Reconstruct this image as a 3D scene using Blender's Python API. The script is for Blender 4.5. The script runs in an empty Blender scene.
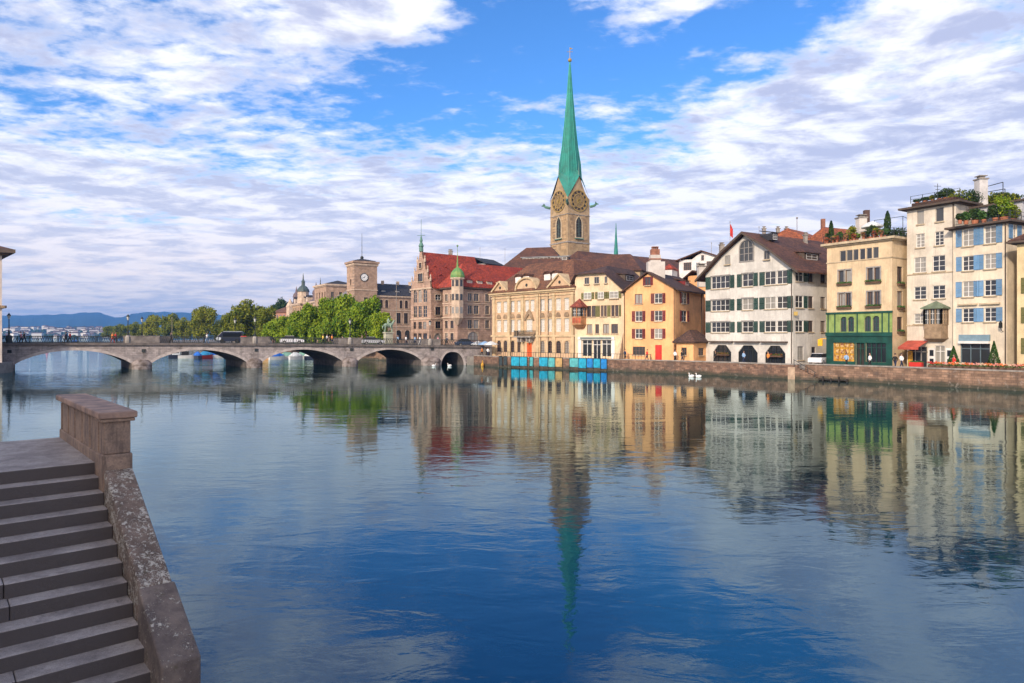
import bpy, math, random
from mathutils import Vector, Matrix
R = math.radians
random.seed(7)
SC = bpy.context.scene
COL = SC.collection
# ------------------------------------------------------------------ camera, sky, sun, exposure
F = 682.67; HZ = 337.0; EYE = 5.2
cd = bpy.data.cameras.new('camera'); cam = bpy.data.objects.new('camera', cd); COL.objects.link(cam)
cd.sensor_width = 36; cd.lens = 24; cd.clip_end = 30000; cd.clip_start = 0.1
cam.location = (0, 0, EYE); cam.rotation_euler = (R(90), 0, 0); cd.shift_y = -4.5/1024
SC.camera = cam
SUN_EL = 27.0
SUNV = Vector((-0.52, -0.854))
SC.view_settings.view_transform = 'Standard'; SC.view_settings.look = 'None'
SC.view_settings.exposure = 0.32; SC.view_settings.gamma = 1
w = bpy.data.worlds.new('World'); SC.world = w; w.use_nodes = True
nt = w.node_tree; nt.nodes.clear()

class NG:
    """small helper to write node graphs"""
    def __init__(s, nt): s.nt = nt
    def n(s, t, **k):
        o = s.nt.nodes.new(t)
        for a, b in k.items(): setattr(o, a, b)
        return o
    def put(s, sock, v):
        if hasattr(v, 'is_output'): s.nt.links.new(v, sock)
        elif isinstance(v, (tuple, list)) and len(v) == 3 and sock.type == 'RGBA': sock.default_value = (*v, 1)
        else: sock.default_value = v
    def m(s, op, a, b=0.0, c=None, clamp=False):
        o = s.n('ShaderNodeMath', operation=op, use_clamp=clamp)
        s.put(o.inputs[0], a); s.put(o.inputs[1], b)
        if c is not None: s.put(o.inputs[2], c)
        return o.outputs[0]
    def mix(s, f, a, b, mode='MIX'):
        o = s.n('ShaderNodeMix', data_type='RGBA', blend_type=mode)
        s.put(o.inputs[0], f); s.put(o.inputs[6], a); s.put(o.inputs[7], b)
        return o.outputs[2]
    def noise(s, vec, scale, detail=4, rough=0.55, dist=0.0, dim='3D'):
        o = s.n('ShaderNodeTexNoise', noise_dimensions=dim)
        if vec is not None: s.put(o.inputs['Vector'], vec)
        o.inputs['Scale'].default_value = scale; o.inputs['Detail'].default_value = detail
        o.inputs['Roughness'].default_value = rough; o.inputs['Distortion'].default_value = dist
        return o.outputs[0]
    def ss(s, x, a, b, lo=0.0, hi=1.0):
        o = s.n('ShaderNodeMapRange', interpolation_type='SMOOTHSTEP')
        s.put(o.inputs[0], x); o.inputs[1].default_value = a; o.inputs[2].default_value = b
        o.inputs[3].default_value = lo; o.inputs[4].default_value = hi
        return o.outputs[0]
    def comb(s, x, y, z):
        o = s.n('ShaderNodeCombineXYZ'); s.put(o.inputs[0], x); s.put(o.inputs[1], y); s.put(o.inputs[2], z)
        return o.outputs[0]
    def sep(s, v):
        o = s.n('ShaderNodeSeparateXYZ'); s.put(o.inputs[0], v); return o.outputs

sd0 = (SUNV.normalized().x, SUNV.normalized().y)
def build_world():
    g = NG(nt)
    tc = g.n('ShaderNodeTexCoord').outputs['Generated']
    x, y, z = g.sep(tc)
    sky = g.n('ShaderNodeTexSky', sky_type='NISHITA'); sky.sun_disc = False
    sky.sun_elevation = R(SUN_EL); sky.sun_rotation = math.atan2(SUNV.x, SUNV.y) % (2*math.pi)
    sky.air_density = 1.0; sky.dust_density = 0.3; sky.ozone_density = 3.0; sky.altitude = 400
    hs = g.n('ShaderNodeHueSaturation'); hs.inputs['Saturation'].default_value = 1.15; hs.inputs['Value'].default_value = 1.0
    g.put(hs.inputs['Color'], sky.outputs[0]); blue = hs.outputs[0]
    blue = g.mix(1.0, blue, (0.95, 1.30, 1.66), 'MULTIPLY')
    zc = g.m('MAXIMUM', z, 0.0)
    el = g.m('MULTIPLY', g.m('ARCSINE', g.m('MINIMUM', zc, 1.0)), 57.2958)
    az = g.m('MULTIPLY', g.m('ARCTAN2', x, y), 57.2958)
    den = g.m('ADD', zc, 0.10)
    # flat cloud sheets seen from below
    pv = g.comb(g.m('DIVIDE', x, den), g.m('DIVIDE', y, den), 0.0)
    mp = g.n('ShaderNodeMapping'); g.put(mp.inputs[0], pv)
    mp.inputs['Rotation'].default_value = (0, 0, R(28)); mp.inputs['Scale'].default_value = (0.85, 1.1, 1)
    mp.inputs['Location'].default_value = (3.1, 1.7, 0)
    n1 = g.noise(mp.outputs[0], 1.9, 8, 0.60, 0.25)
    n2 = g.noise(mp.outputs[0], 9.5, 7, 0.60, 0.15)
    # heaped cloud low over the horizon, in azimuth and elevation
    av = g.comb(g.m('MULTIPLY', az, 0.035), g.m('MULTIPLY', el, 0.16), 2.0)
    n3 = g.noise(av, 2.6, 7, 0.58, 0.3)
    def blob(a0, e0, ra, re):
        da = g.m('DIVIDE', g.m('SUBTRACT', az, a0), ra); de = g.m('DIVIDE', g.m('SUBTRACT', el, e0), re)
        d = g.m('SQRT', g.m('ADD', g.m('MULTIPLY', da, da), g.m('MULTIPLY', de, de)))
        return g.ss(d, 0.35, 1.25, 1.0, 0.0)
    base = g.m('ADD', g.m('MULTIPLY', n1, 0.45), g.m('MULTIPLY', n2, 0.55))
    cover = g.m('ADD', g.ss(el, 9.0, 18.0, 0.20, 0.02), 0.0)
    for a0, e0, ra, re, s in ((0, 22.0, 13, 7.0, -0.135), (-13, 17.5, 10, 2.6, -0.085), (14, 21, 7, 4, -0.06), (2, 18, 6, 3, -0.04),
                              (-26, 21.5, 15, 6.5, 0.055), (-11, 24.8, 9.5, 2.4, 0.20), (29, 15.5, 17, 6.0, 0.16), (21, 23.5, 9, 2.2, -0.12),
                              (33, 23, 9, 3.5, 0.10), (10.0, 25.8, 6.5, 2.8, 0.12), (-33, 9, 12, 1.5, -0.08), (3, 18.8, 5, 0.9, 0.12)):
        cover = g.m('ADD', cover, g.m('MULTIPLY', blob(a0, e0, ra, re), s))
    dens = g.m('ADD', base, cover)
    mask = g.ss(dens, 0.43, 0.655)
    mask = g.m('MULTIPLY', mask, g.ss(el, 30, 60, 1.0, 0.35))
    low = g.ss(g.m('ADD', n3, g.ss(el, 4, 15, 0.28, -0.25)), 0.42, 0.62)
    mask = g.m('MAXIMUM', mask, g.m('MULTIPLY', low, 0.93))
    # thick parts go lavender grey, thin edges stay bright
    shade = g.ss(g.m('ADD', g.m('MULTIPLY', g.noise(mp.outputs[0], 3.6, 7, 0.62, 0.3), 0.7), g.m('MULTIPLY', n3, 0.3)), 0.42, 0.58)
    shade = g.m('MULTIPLY', shade, g.ss(dens, 0.5, 0.66, 0.2, 1.0))
    lit = g.mix(g.ss(el, 1, 14), (8.8, 7.6, 7.3), (8.6, 8.6, 9.2))
    grey = g.mix(g.ss(el, 2, 20), (4.0, 4.3, 5.9), (4.3, 4.6, 6.3))
    shade = g.m('MULTIPLY', shade, g.ss(el, 3, 17, 0.62, 1.0))
    cloud = g.mix(shade, lit, grey)
    streak = g.ss(g.noise(g.comb(g.m('MULTIPLY', az, 0.05), g.m('MULTIPLY', el, 0.75), 5.0), 1.6, 6, 0.6, 0.2), 0.5, 0.66)
    streak = g.m('MULTIPLY', streak, g.ss(el, 0.5, 9.0, 1.0, 0.0))
    cloud = g.mix(streak, cloud, (11.0, 9.2, 8.2))
    # added unseen cloud on the sun side, brighter and denser to fill shaded walls
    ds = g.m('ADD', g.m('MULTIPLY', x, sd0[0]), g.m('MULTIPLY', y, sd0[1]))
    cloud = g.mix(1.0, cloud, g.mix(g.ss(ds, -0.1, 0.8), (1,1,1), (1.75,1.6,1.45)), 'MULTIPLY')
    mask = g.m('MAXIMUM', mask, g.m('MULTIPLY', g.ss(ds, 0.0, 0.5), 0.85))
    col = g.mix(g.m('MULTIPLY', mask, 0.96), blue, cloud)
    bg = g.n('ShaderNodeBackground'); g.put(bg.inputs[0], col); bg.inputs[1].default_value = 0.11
    out = g.n('ShaderNodeOutputWorld'); nt.links.new(bg.outputs[0], out.inputs[0])
build_world()
sl = bpy.data.lights.new('sun', 'SUN'); sl.energy = 3.4; sl.angle = R(3.0); sl.color = (1.0, 0.83, 0.64)
so = bpy.data.objects.new('sun', sl); COL.objects.link(so)
sd = Vector((SUNV.x*math.cos(R(SUN_EL)), SUNV.y*math.cos(R(SUN_EL)), math.sin(R(SUN_EL))))
so.rotation_euler = sd.to_track_quat('Z', 'Y').to_euler(); so.location = (-60, -40, 60)

# ------------------------------------------------------------------ helpers
def at(px, d): return Vector(((px-512)/F*d, d))           # plan position from a bearing and a depth
def hz(py, d): return EYE + (HZ-py)*d/F                   # height from an elevation and a depth
V3 = lambda p, z: Vector((p[0], p[1], z))

class MB:
    def __init__(s): s.v = []; s.f = []; s.mi = []; s.cur = 0
    def add(s, vs, fs):
        b = len(s.v); s.v += [tuple(v) for v in vs]
        for f in fs: s.f.append(tuple(b+i for i in f)); s.mi.append(s.cur)
        return s
    def box(s, x0, y0, z0, x1, y1, z1, M=None):
        vs = [Vector(p) for p in ((x0,y0,z0),(x1,y0,z0),(x1,y1,z0),(x0,y1,z0),(x0,y0,z1),(x1,y0,z1),(x1,y1,z1),(x0,y1,z1))]
        if M is not None: vs = [M @ v for v in vs]
        return s.add(vs, [(0,3,2,1),(4,5,6,7),(0,1,5,4),(1,2,6,5),(2,3,7,6),(3,0,4,7)])
    def prism(s, poly, z0, z1):
        n = len(poly)
        z0s = z0 if isinstance(z0, (list, tuple)) else [z0]*n
        z1s = z1 if isinstance(z1, (list, tuple)) else [z1]*n
        vs = [(p[0],p[1],a) for p, a in zip(poly, z0s)] + [(p[0],p[1],a) for p, a in zip(poly, z1s)]
        return s.add(vs, [tuple(range(n-1,-1,-1)), tuple(range(n,2*n))] + [(i,(i+1)%n,n+(i+1)%n,n+i) for i in range(n)])
    def slab(s, pts, t):                                   # polygon of 3D points with thickness t downwards
        n = len(pts); vs = [Vector(p) for p in pts]; vs += [v - Vector((0,0,t)) for v in vs]
        return s.add(vs, [tuple(range(n)), tuple(range(2*n-1,n-1,-1))] + [(i,n+i,n+(i+1)%n,(i+1)%n) for i in range(n)])
    def tube(s, path, rad, n=6, cap=True):
        path = [Vector(p) for p in path]; k = len(path)
        rs = rad if isinstance(rad, (list, tuple)) else [rad]*k
        b = len(s.v)
        for i, p in enumerate(path):
            t = (path[min(i+1,k-1)]-path[max(i-1,0)]).normalized()
            up = Vector((0,0,1)) if abs(t.z) < 0.9 else Vector((1,0,0))
            a = t.cross(up).normalized(); c = t.cross(a)
            for j in range(n):
                q = p + (a*math.cos(2*math.pi*j/n)+c*math.sin(2*math.pi*j/n))*rs[i]; s.v.append(tuple(q))
        for i in range(k-1):
            for j in range(n):
                s.f.append((b+i*n+j, b+i*n+(j+1)%n, b+(i+1)*n+(j+1)%n, b+(i+1)*n+j)); s.mi.append(s.cur)
        if cap:
            s.f.append(tuple(b+j for j in range(n-1,-1,-1))); s.f.append(tuple(b+(k-1)*n+j for j in range(n))); s.mi += [s.cur]*2
        return s
    def lathe(s, prof, n=12, c=(0,0,0), rot=0.0, sx=1, sy=1):
        b = len(s.v); k = len(prof)
        for r, z in prof:
            for j in range(n):
                a = 2*math.pi*j/n+rot; s.v.append((c[0]+r*math.cos(a)*sx, c[1]+r*math.sin(a)*sy, c[2]+z))
        for i in range(k-1):
            for j in range(n):
                s.f.append((b+i*n+j, b+i*n+(j+1)%n, b+(i+1)*n+(j+1)%n, b+(i+1)*n+j)); s.mi.append(s.cur)
        s.f.append(tuple(b+j for j in range(n-1,-1,-1))); s.f.append(tuple(b+(k-1)*n+j for j in range(n))); s.mi += [s.cur]*2
        return s
    def ball(s, c, rx, ry=None, rz=None, n=10, m=6):
        ry = ry or rx; rz = rz or rx
        prof = [(math.sin(math.pi*(i+0.02)/(m+0.04)), -math.cos(math.pi*(i+0.02)/(m+0.04))) for i in range(m+1)]
        b = len(s.v); s.lathe(prof, n)
        for i in range(b, len(s.v)):
            v = s.v[i]; s.v[i] = (c[0]+v[0]*rx, c[1]+v[1]*ry, c[2]+v[2]*rz)
        return s
    def mesh(s, name, mats, smooth=False):
        me = bpy.data.meshes.new(name); me.from_pydata(s.v, [], s.f)
        for m in (mats if isinstance(mats, list) else [mats]): me.materials.append(m)
        me.polygons.foreach_set('material_index', s.mi)
        if smooth: me.polygons.foreach_set('use_smooth', [True]*len(me.polygons))
        me.update(); return me
    def build(s, name, mats, parent=None, smooth=False):
        o = bpy.data.objects.new(name, None if not s.v else s.mesh(name, mats, smooth)); COL.objects.link(o)
        if parent is not None:
            o.parent = parent
            if 'rz0' in RT.get(parent.name, {}): pass
            off = worldloc(parent)
            if off.length > 0:
                for v in o.data.vertices: v.co -= off
        return o
RT = {}
def worldloc(o):
    p = Vector((0,0,0))
    while o is not None: p += o.location; o = o.parent
    return p
def tag(o, label=None, cat=None, group=None, kind=None):
    if label: o['label'] = label
    if cat: o['category'] = cat
    if group: o['group'] = group
    if kind: o['kind'] = kind
    return o
def empty(name, loc, label, cat, group=None):
    o = bpy.data.objects.new(name, None); COL.objects.link(o); o.location = loc; o.empty_display_size = 0.5
    return tag(o, label, cat, group)
def copy_tree(o, parent=None, loc=None, rz=None, scale=None, label=None):
    c = o.copy(); COL.objects.link(c); c.parent = parent
    if loc is not None: c.location = loc
    if rz is not None: c.rotation_euler = (0,0,rz)
    if scale is not None: c.scale = (scale,)*3 if not isinstance(scale, tuple) else scale
    if label: c['label'] = label
    for ch in o.children: copy_tree(ch, c)
    return c
def place(name, me, parent, loc, rz=0.0):                 # an object with a shared mesh at a world position
    o = bpy.data.objects.new(name, me); COL.objects.link(o); o.parent = parent
    o.location = Vector(loc) - (worldloc(parent) if parent else Vector()); o.rotation_euler = (0,0,rz)
    return o

# ------------------------------------------------------------------ materials
MATS = {}
def mat(name, col, rough=0.8, var=0.18, scale=1.2, bump=0.0, bscale=8.0, metal=0.0, stain=0.0, spec=0.4, col2=None, mixscale=None, randvar=0.0):
    if name in MATS: return MATS[name]
    m = bpy.data.materials.new(name); m.use_nodes = True; t = m.node_tree; g = NG(t)
    p = t.nodes['Principled BSDF']
    tc = g.n('ShaderNodeTexCoord').outputs['Object']
    n = g.noise(tc, scale, 6, 0.6)
    c2 = tuple(c*(1-var) for c in col) if col2 is None else col2
    c1 = tuple(min(1, c*(1+var*0.6)) for c in col) if col2 is None else col
    c = g.mix(g.ss(n, 0.35, 0.65), c1, c2)
    nf = g.noise(tc, scale*9, 3, 0.6)
    c = g.mix(0.35, c, g.mix(nf, (0.55,0.55,0.55), (1.3,1.3,1.3)), 'MULTIPLY') if var > 0 else c
    if stain > 0:                                          # weather streaks running down the wall
        mp = g.n('ShaderNodeMapping'); g.put(mp.inputs[0], tc); mp.inputs['Scale'].default_value = (2.2, 2.2, 0.25)
        s = g.ss(g.noise(mp.outputs[0], 1.0, 5, 0.6), 0.50, 0.75, 0, stain)
        c = g.mix(s, c, tuple(v*0.55 for v in col))
        mp2 = g.n('ShaderNodeMapping'); g.put(mp2.inputs[0], tc); mp2.inputs['Scale'].default_value = (5.5, 5.5, 0.5); mp2.inputs['Location'].default_value = (3,7,1)
        c = g.mix(g.ss(g.noise(mp2.outputs[0], 1.0, 4, 0.65), 0.52, 0.72, 0, stain*0.8), c, tuple(v*0.5 for v in col))
    if randvar > 0:
        oi = g.n('ShaderNodeObjectInfo').outputs['Random']
        c = g.mix(1.0, c, g.mix(oi, (1-randvar,)*3, (1+randvar,)*3), 'MULTIPLY')
    g.put(p.inputs['Base Color'], c); p.inputs['Roughness'].default_value = rough; p.inputs['Metallic'].default_value = metal
    p.inputs['Specular IOR Level'].default_value = spec
    if bump > 0:
        b = g.n('ShaderNodeBump'); b.inputs['Strength'].default_value = 1.0; b.inputs['Distance'].default_value = bump
        g.put(b.inputs['Height'], g.noise(tc, bscale, 5, 0.6)); t.links.new(b.outputs[0], p.inputs['Normal'])
    MATS[name] = m; return m
def tile_mat(name, col, col2, row=0.32):
    if name in MATS: return MATS[name]
    m = bpy.data.materials.new(name); m.use_nodes = True; t = m.node_tree; g = NG(t); p = t.nodes['Principled BSDF']
    tc = g.n('ShaderNodeTexCoord').outputs['Object']
    x, y, z = g.sep(tc)
    n = g.noise(tc, 0.35, 7, 0.65); nf = g.noise(tc, 5.0, 4, 0.7)
    c = g.mix(g.ss(n, 0.35, 0.65), col, col2)
    c = g.mix(g.ss(nf, 0.35, 0.7), c, tuple(v*0.45 for v in col2))
    vo = g.n('ShaderNodeTexVoronoi'); g.put(vo.inputs['Vector'], tc); vo.inputs['Scale'].default_value = 3.2
    hue = g.sep(vo.outputs['Color'])[0]
    c = g.mix(1.0, c, g.mix(hue, (0.72,0.72,0.72), (1.25,1.22,1.2)), 'MULTIPLY')
    fr = g.m('FRACT', g.m('DIVIDE', z, row))
    c = g.mix(g.ss(fr, 0.0, 0.35, 0.55, 0.0), c, (0.02,0.015,0.012))
    g.put(p.inputs['Base Color'], c); p.inputs['Roughness'].default_value = 0.8
    b = g.n('ShaderNodeBump'); b.inputs['Distance'].default_value = 0.05
    g.put(b.inputs['Height'], g.m('ADD', fr, nf)); t.links.new(b.outputs[0], p.inputs['Normal'])
    MATS[name] = m; return m
def block_mat(name, col, mortar, bw, bh, rough=0.85, var=0.35, stain=0.3, axis=0.0, bump=0.02, tide=0.0):
    """stone blocks or bricks laid on upright walls: courses follow height, joints follow the wall's plan direction"""
    if name in MATS: return MATS[name]
    m = bpy.data.materials.new(name); m.use_nodes = True; t = m.node_tree; g = NG(t); p = t.nodes['Principled BSDF']
    tc = g.n('ShaderNodeTexCoord').outputs['Object']; x, y, z = g.sep(tc)
    ca, sa = math.cos(axis), math.sin(axis)
    u = g.m('ADD', g.m('MULTIPLY', x, ca), g.m('MULTIPLY', y, sa))
    br = g.n('ShaderNodeTexBrick'); g.put(br.inputs['Vector'], g.comb(u, z, 0.0))
    br.inputs['Scale'].default_value = 1.0; br.inputs['Brick Width'].default_value = bw; br.inputs['Row Height'].default_value = bh
    br.inputs['Mortar Size'].default_value = bh*0.06; br.inputs['Mortar Smooth'].default_value = 0.3
    br.inputs['Color1'].default_value = (*[c*(1+var*0.5) for c in col],1); br.inputs['Color2'].default_value = (*[c*(1-var) for c in col],1)
    br.inputs['Mortar'].default_value = (*mortar,1)
    n = g.noise(tc, 0.8, 8, 0.65)
    c = g.mix(0.6, br.outputs['Color'], g.mix(g.ss(n, 0.3, 0.7), (0.55,0.52,0.5), (1.3,1.25,1.2)), 'MULTIPLY')
    if stain:
        mp = g.n('ShaderNodeMapping'); g.put(mp.inputs[0], tc); mp.inputs['Scale'].default_value = (1.2, 1.2, 0.2)
        c = g.mix(g.ss(g.noise(mp.outputs[0], 1.4, 6, 0.65), 0.48, 0.7, 0, stain), c, tuple(v*0.35 for v in col))
    if tide:                                               # algae band and damp stone at the waterline, lime bloom above it
        zz = g.m('ADD', z, g.m('MULTIPLY', g.m('SUBTRACT', n, 0.5), 0.9))
        c = g.mix(g.ss(zz, 0.15, tide, 0.85, 0.0), c, (0.035,0.04,0.025))
        bl = g.ss(g.noise(tc, 1.7, 7, 0.7, 0.5), 0.56, 0.68, 0, 0.45); c = g.mix(bl, c, (0.34,0.29,0.25))
        bl = g.ss(g.noise(tc, 0.5, 6, 0.7, 0.3), 0.52, 0.66, 0, 0.6); c = g.mix(bl, c, (0.08,0.06,0.05))
    g.put(p.inputs['Base Color'], c); p.inputs['Roughness'].default_value = rough
    b = g.n('ShaderNodeBump'); b.inputs['Distance'].default_value = bump
    g.put(b.inputs['Height'], g.m('ADD', g.m('MULTIPLY', br.outputs['Fac'], -0.8), n)); t.links.new(b.outputs[0], p.inputs['Normal'])
    MATS[name] = m; return m
def glass_mat():
    m = bpy.data.materials.new('window_glass'); m.use_nodes = True; t = m.node_tree; g = NG(t); p = t.nodes['Principled BSDF']
    r = g.n('ShaderNodeObjectInfo').outputs['Random']
    tc = g.n('ShaderNodeTexCoord').outputs['Object']
    x, y, z = g.sep(tc)
    dark = g.mix(r, (0.018,0.022,0.028), (0.06,0.06,0.06))
    cur = g.m('MULTIPLY', g.ss(r, 0.66, 0.70), g.ss(g.noise(g.comb(g.m('MULTIPLY', x, 9.0), 0.0, 0.0), 1.0, 2, 0.5), 0.25, 0.5))
    c = g.mix(g.m('MULTIPLY', cur, 0.75), dark, (0.36,0.34,0.30))
    g.put(p.inputs['Base Color'], c); p.inputs['Roughness'].default_value = 0.06; p.inputs['Specular IOR Level'].default_value = 0.6
    b = g.n('ShaderNodeBump'); b.inputs['Distance'].default_value = 0.004
    g.put(b.inputs['Height'], g.noise(tc, 1.3, 2, 0.5)); t.links.new(b.outputs[0], p.inputs['Normal'])
    return m
GLASS = glass_mat()
WHITE = mat('white_paint', (0.72,0.70,0.66), 0.6, 0.1)
DARKIRON = mat('dark_iron', (0.03,0.035,0.035), 0.5, 0.2, metal=0.3)
CREAMTRIM = mat('sandstone_trim', (0.50,0.40,0.27), 0.8, 0.2, stain=0.3)
STONEGREY = mat('grey_stone', (0.30,0.27,0.24), 0.85, 0.3, stain=0.4, bump=0.02)
WOODBROWN = mat('brown_wood', (0.11,0.06,0.035), 0.7, 0.3)
# ------------------------------------------------------------------ facades and buildings
class Fac:
    """one upright wall face from plan point a (left, seen from outside) to b"""
    def __init__(s, a, b):
        s.a = Vector(a); s.b = Vector(b); s.L = (s.b-s.a).length; s.d = (s.b-s.a)/s.L
        s.n = Vector((s.d.y, -s.d.x)); s.rz = math.atan2(s.d.y, s.d.x)
    def u(s, px):
        k = (px-512)/F
        return (k*s.a.y - s.a.x)/(s.d.x - k*s.d.y)
    def p(s, u, out=0.0): return s.a + s.d*u + s.n*out
    def dep(s, px): return s.p(s.u(px)).y
    def z(s, px, py): return hz(py, s.dep(px))
    def P(s, u, z, out=0.0): q = s.p(u, out); return Vector((q.x, q.y, z))
    def row(s, ref, py0, py1, cols):                      # openings measured from bearings; one height for the row
        z1, z0 = s.z(ref, py0), s.z(ref, py1)
        return [(s.u(a), s.u(b), z0, z1) for a, b in cols]
    def boxo(s, mb, u0, u1, z0, z1, o0, o1):               # box on the face, from out=o0 to out=o1
        P = [s.p(u0,o1), s.p(u1,o1), s.p(u1,o0), s.p(u0,o0)]
        mb.prism(P, z0, z1)

WCACHE = {}; SHR = random.Random(21)
def window_mesh(w, h, style, frame_m):
    key = (round(w,1), round(h,1), style, frame_m.name)
    if key in WCACHE: return WCACHE[key]
    w, h = key[0], key[1]; mb = MB(); t = 0.07
    # local x along the wall, y inward, z up; origin at the opening's lower left corner
    yf, yb = 0.10, 0.17
    mb.box(0, yf, 0, t, yb, h); mb.box(w-t, yf, 0, w, yb, h); mb.box(t, yf, 0, w-t, yb, t); mb.box(t, yf, h-t, w-t, yb, h)
    nx, nz = {'cross': (2,2), 'grid': (2,3), 'grid3': (3,3), 'wide': (3,2), 'band': (4,2), 'plain': (1,1), 'single': (2,1), 'leaded': (2,4), 'tall': (2,5), 'shop': (3,1)}[style]
    for i in range(1, nx): c = w*i/nx; mb.box(c-0.035, yf+0.003, t, c+0.035, yb-0.003, h-t)
    for k in range(1, nz): c = h*k/nz; mb.box(t, yf+0.015, c-0.022, w-t, yb-0.015, c+0.022)
    fr = mb.mesh('window', frame_m)
    g = MB(); g.add([(t,0.14,t),(w-t,0.14,t),(w-t,0.14,h-t),(t,0.14,h-t)], [(0,1,2,3)])
    gm = g.mesh('pane', GLASS)
    WCACHE[key] = (fr, gm, w, h); return WCACHE[key]
def shutter_mesh(w, h, m):
    key = ('sh', round(w,1), round(h,1), m.name)
    if key not in WCACHE:
        w, h = max(0.3, key[1]), key[2]; mb = MB()
        mb.box(0,-0.06,0, 0.06,-0.015,h); mb.box(w-0.06,-0.06,0, w,-0.015,h); mb.box(0.06,-0.06,0,w-0.06,-0.015,0.07); mb.box(0.06,-0.06,h-0.07,w-0.06,-0.015,h)
        mb.box(0.06,-0.06,h/2-0.04,w-0.06,-0.015,h/2+0.04)
        k = int(h/0.16)
        for i in range(k):
            z = 0.09+(h-0.18)*i/k
            mb.add([(0.06,-0.022,z+0.12),(w-0.06,-0.022,z+0.12),(w-0.06,-0.055,z),(0.06,-0.055,z)], [(0,1,2,3)])
        WCACHE[key] = mb.mesh('shutter', m)
    return WCACHE[key]

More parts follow.
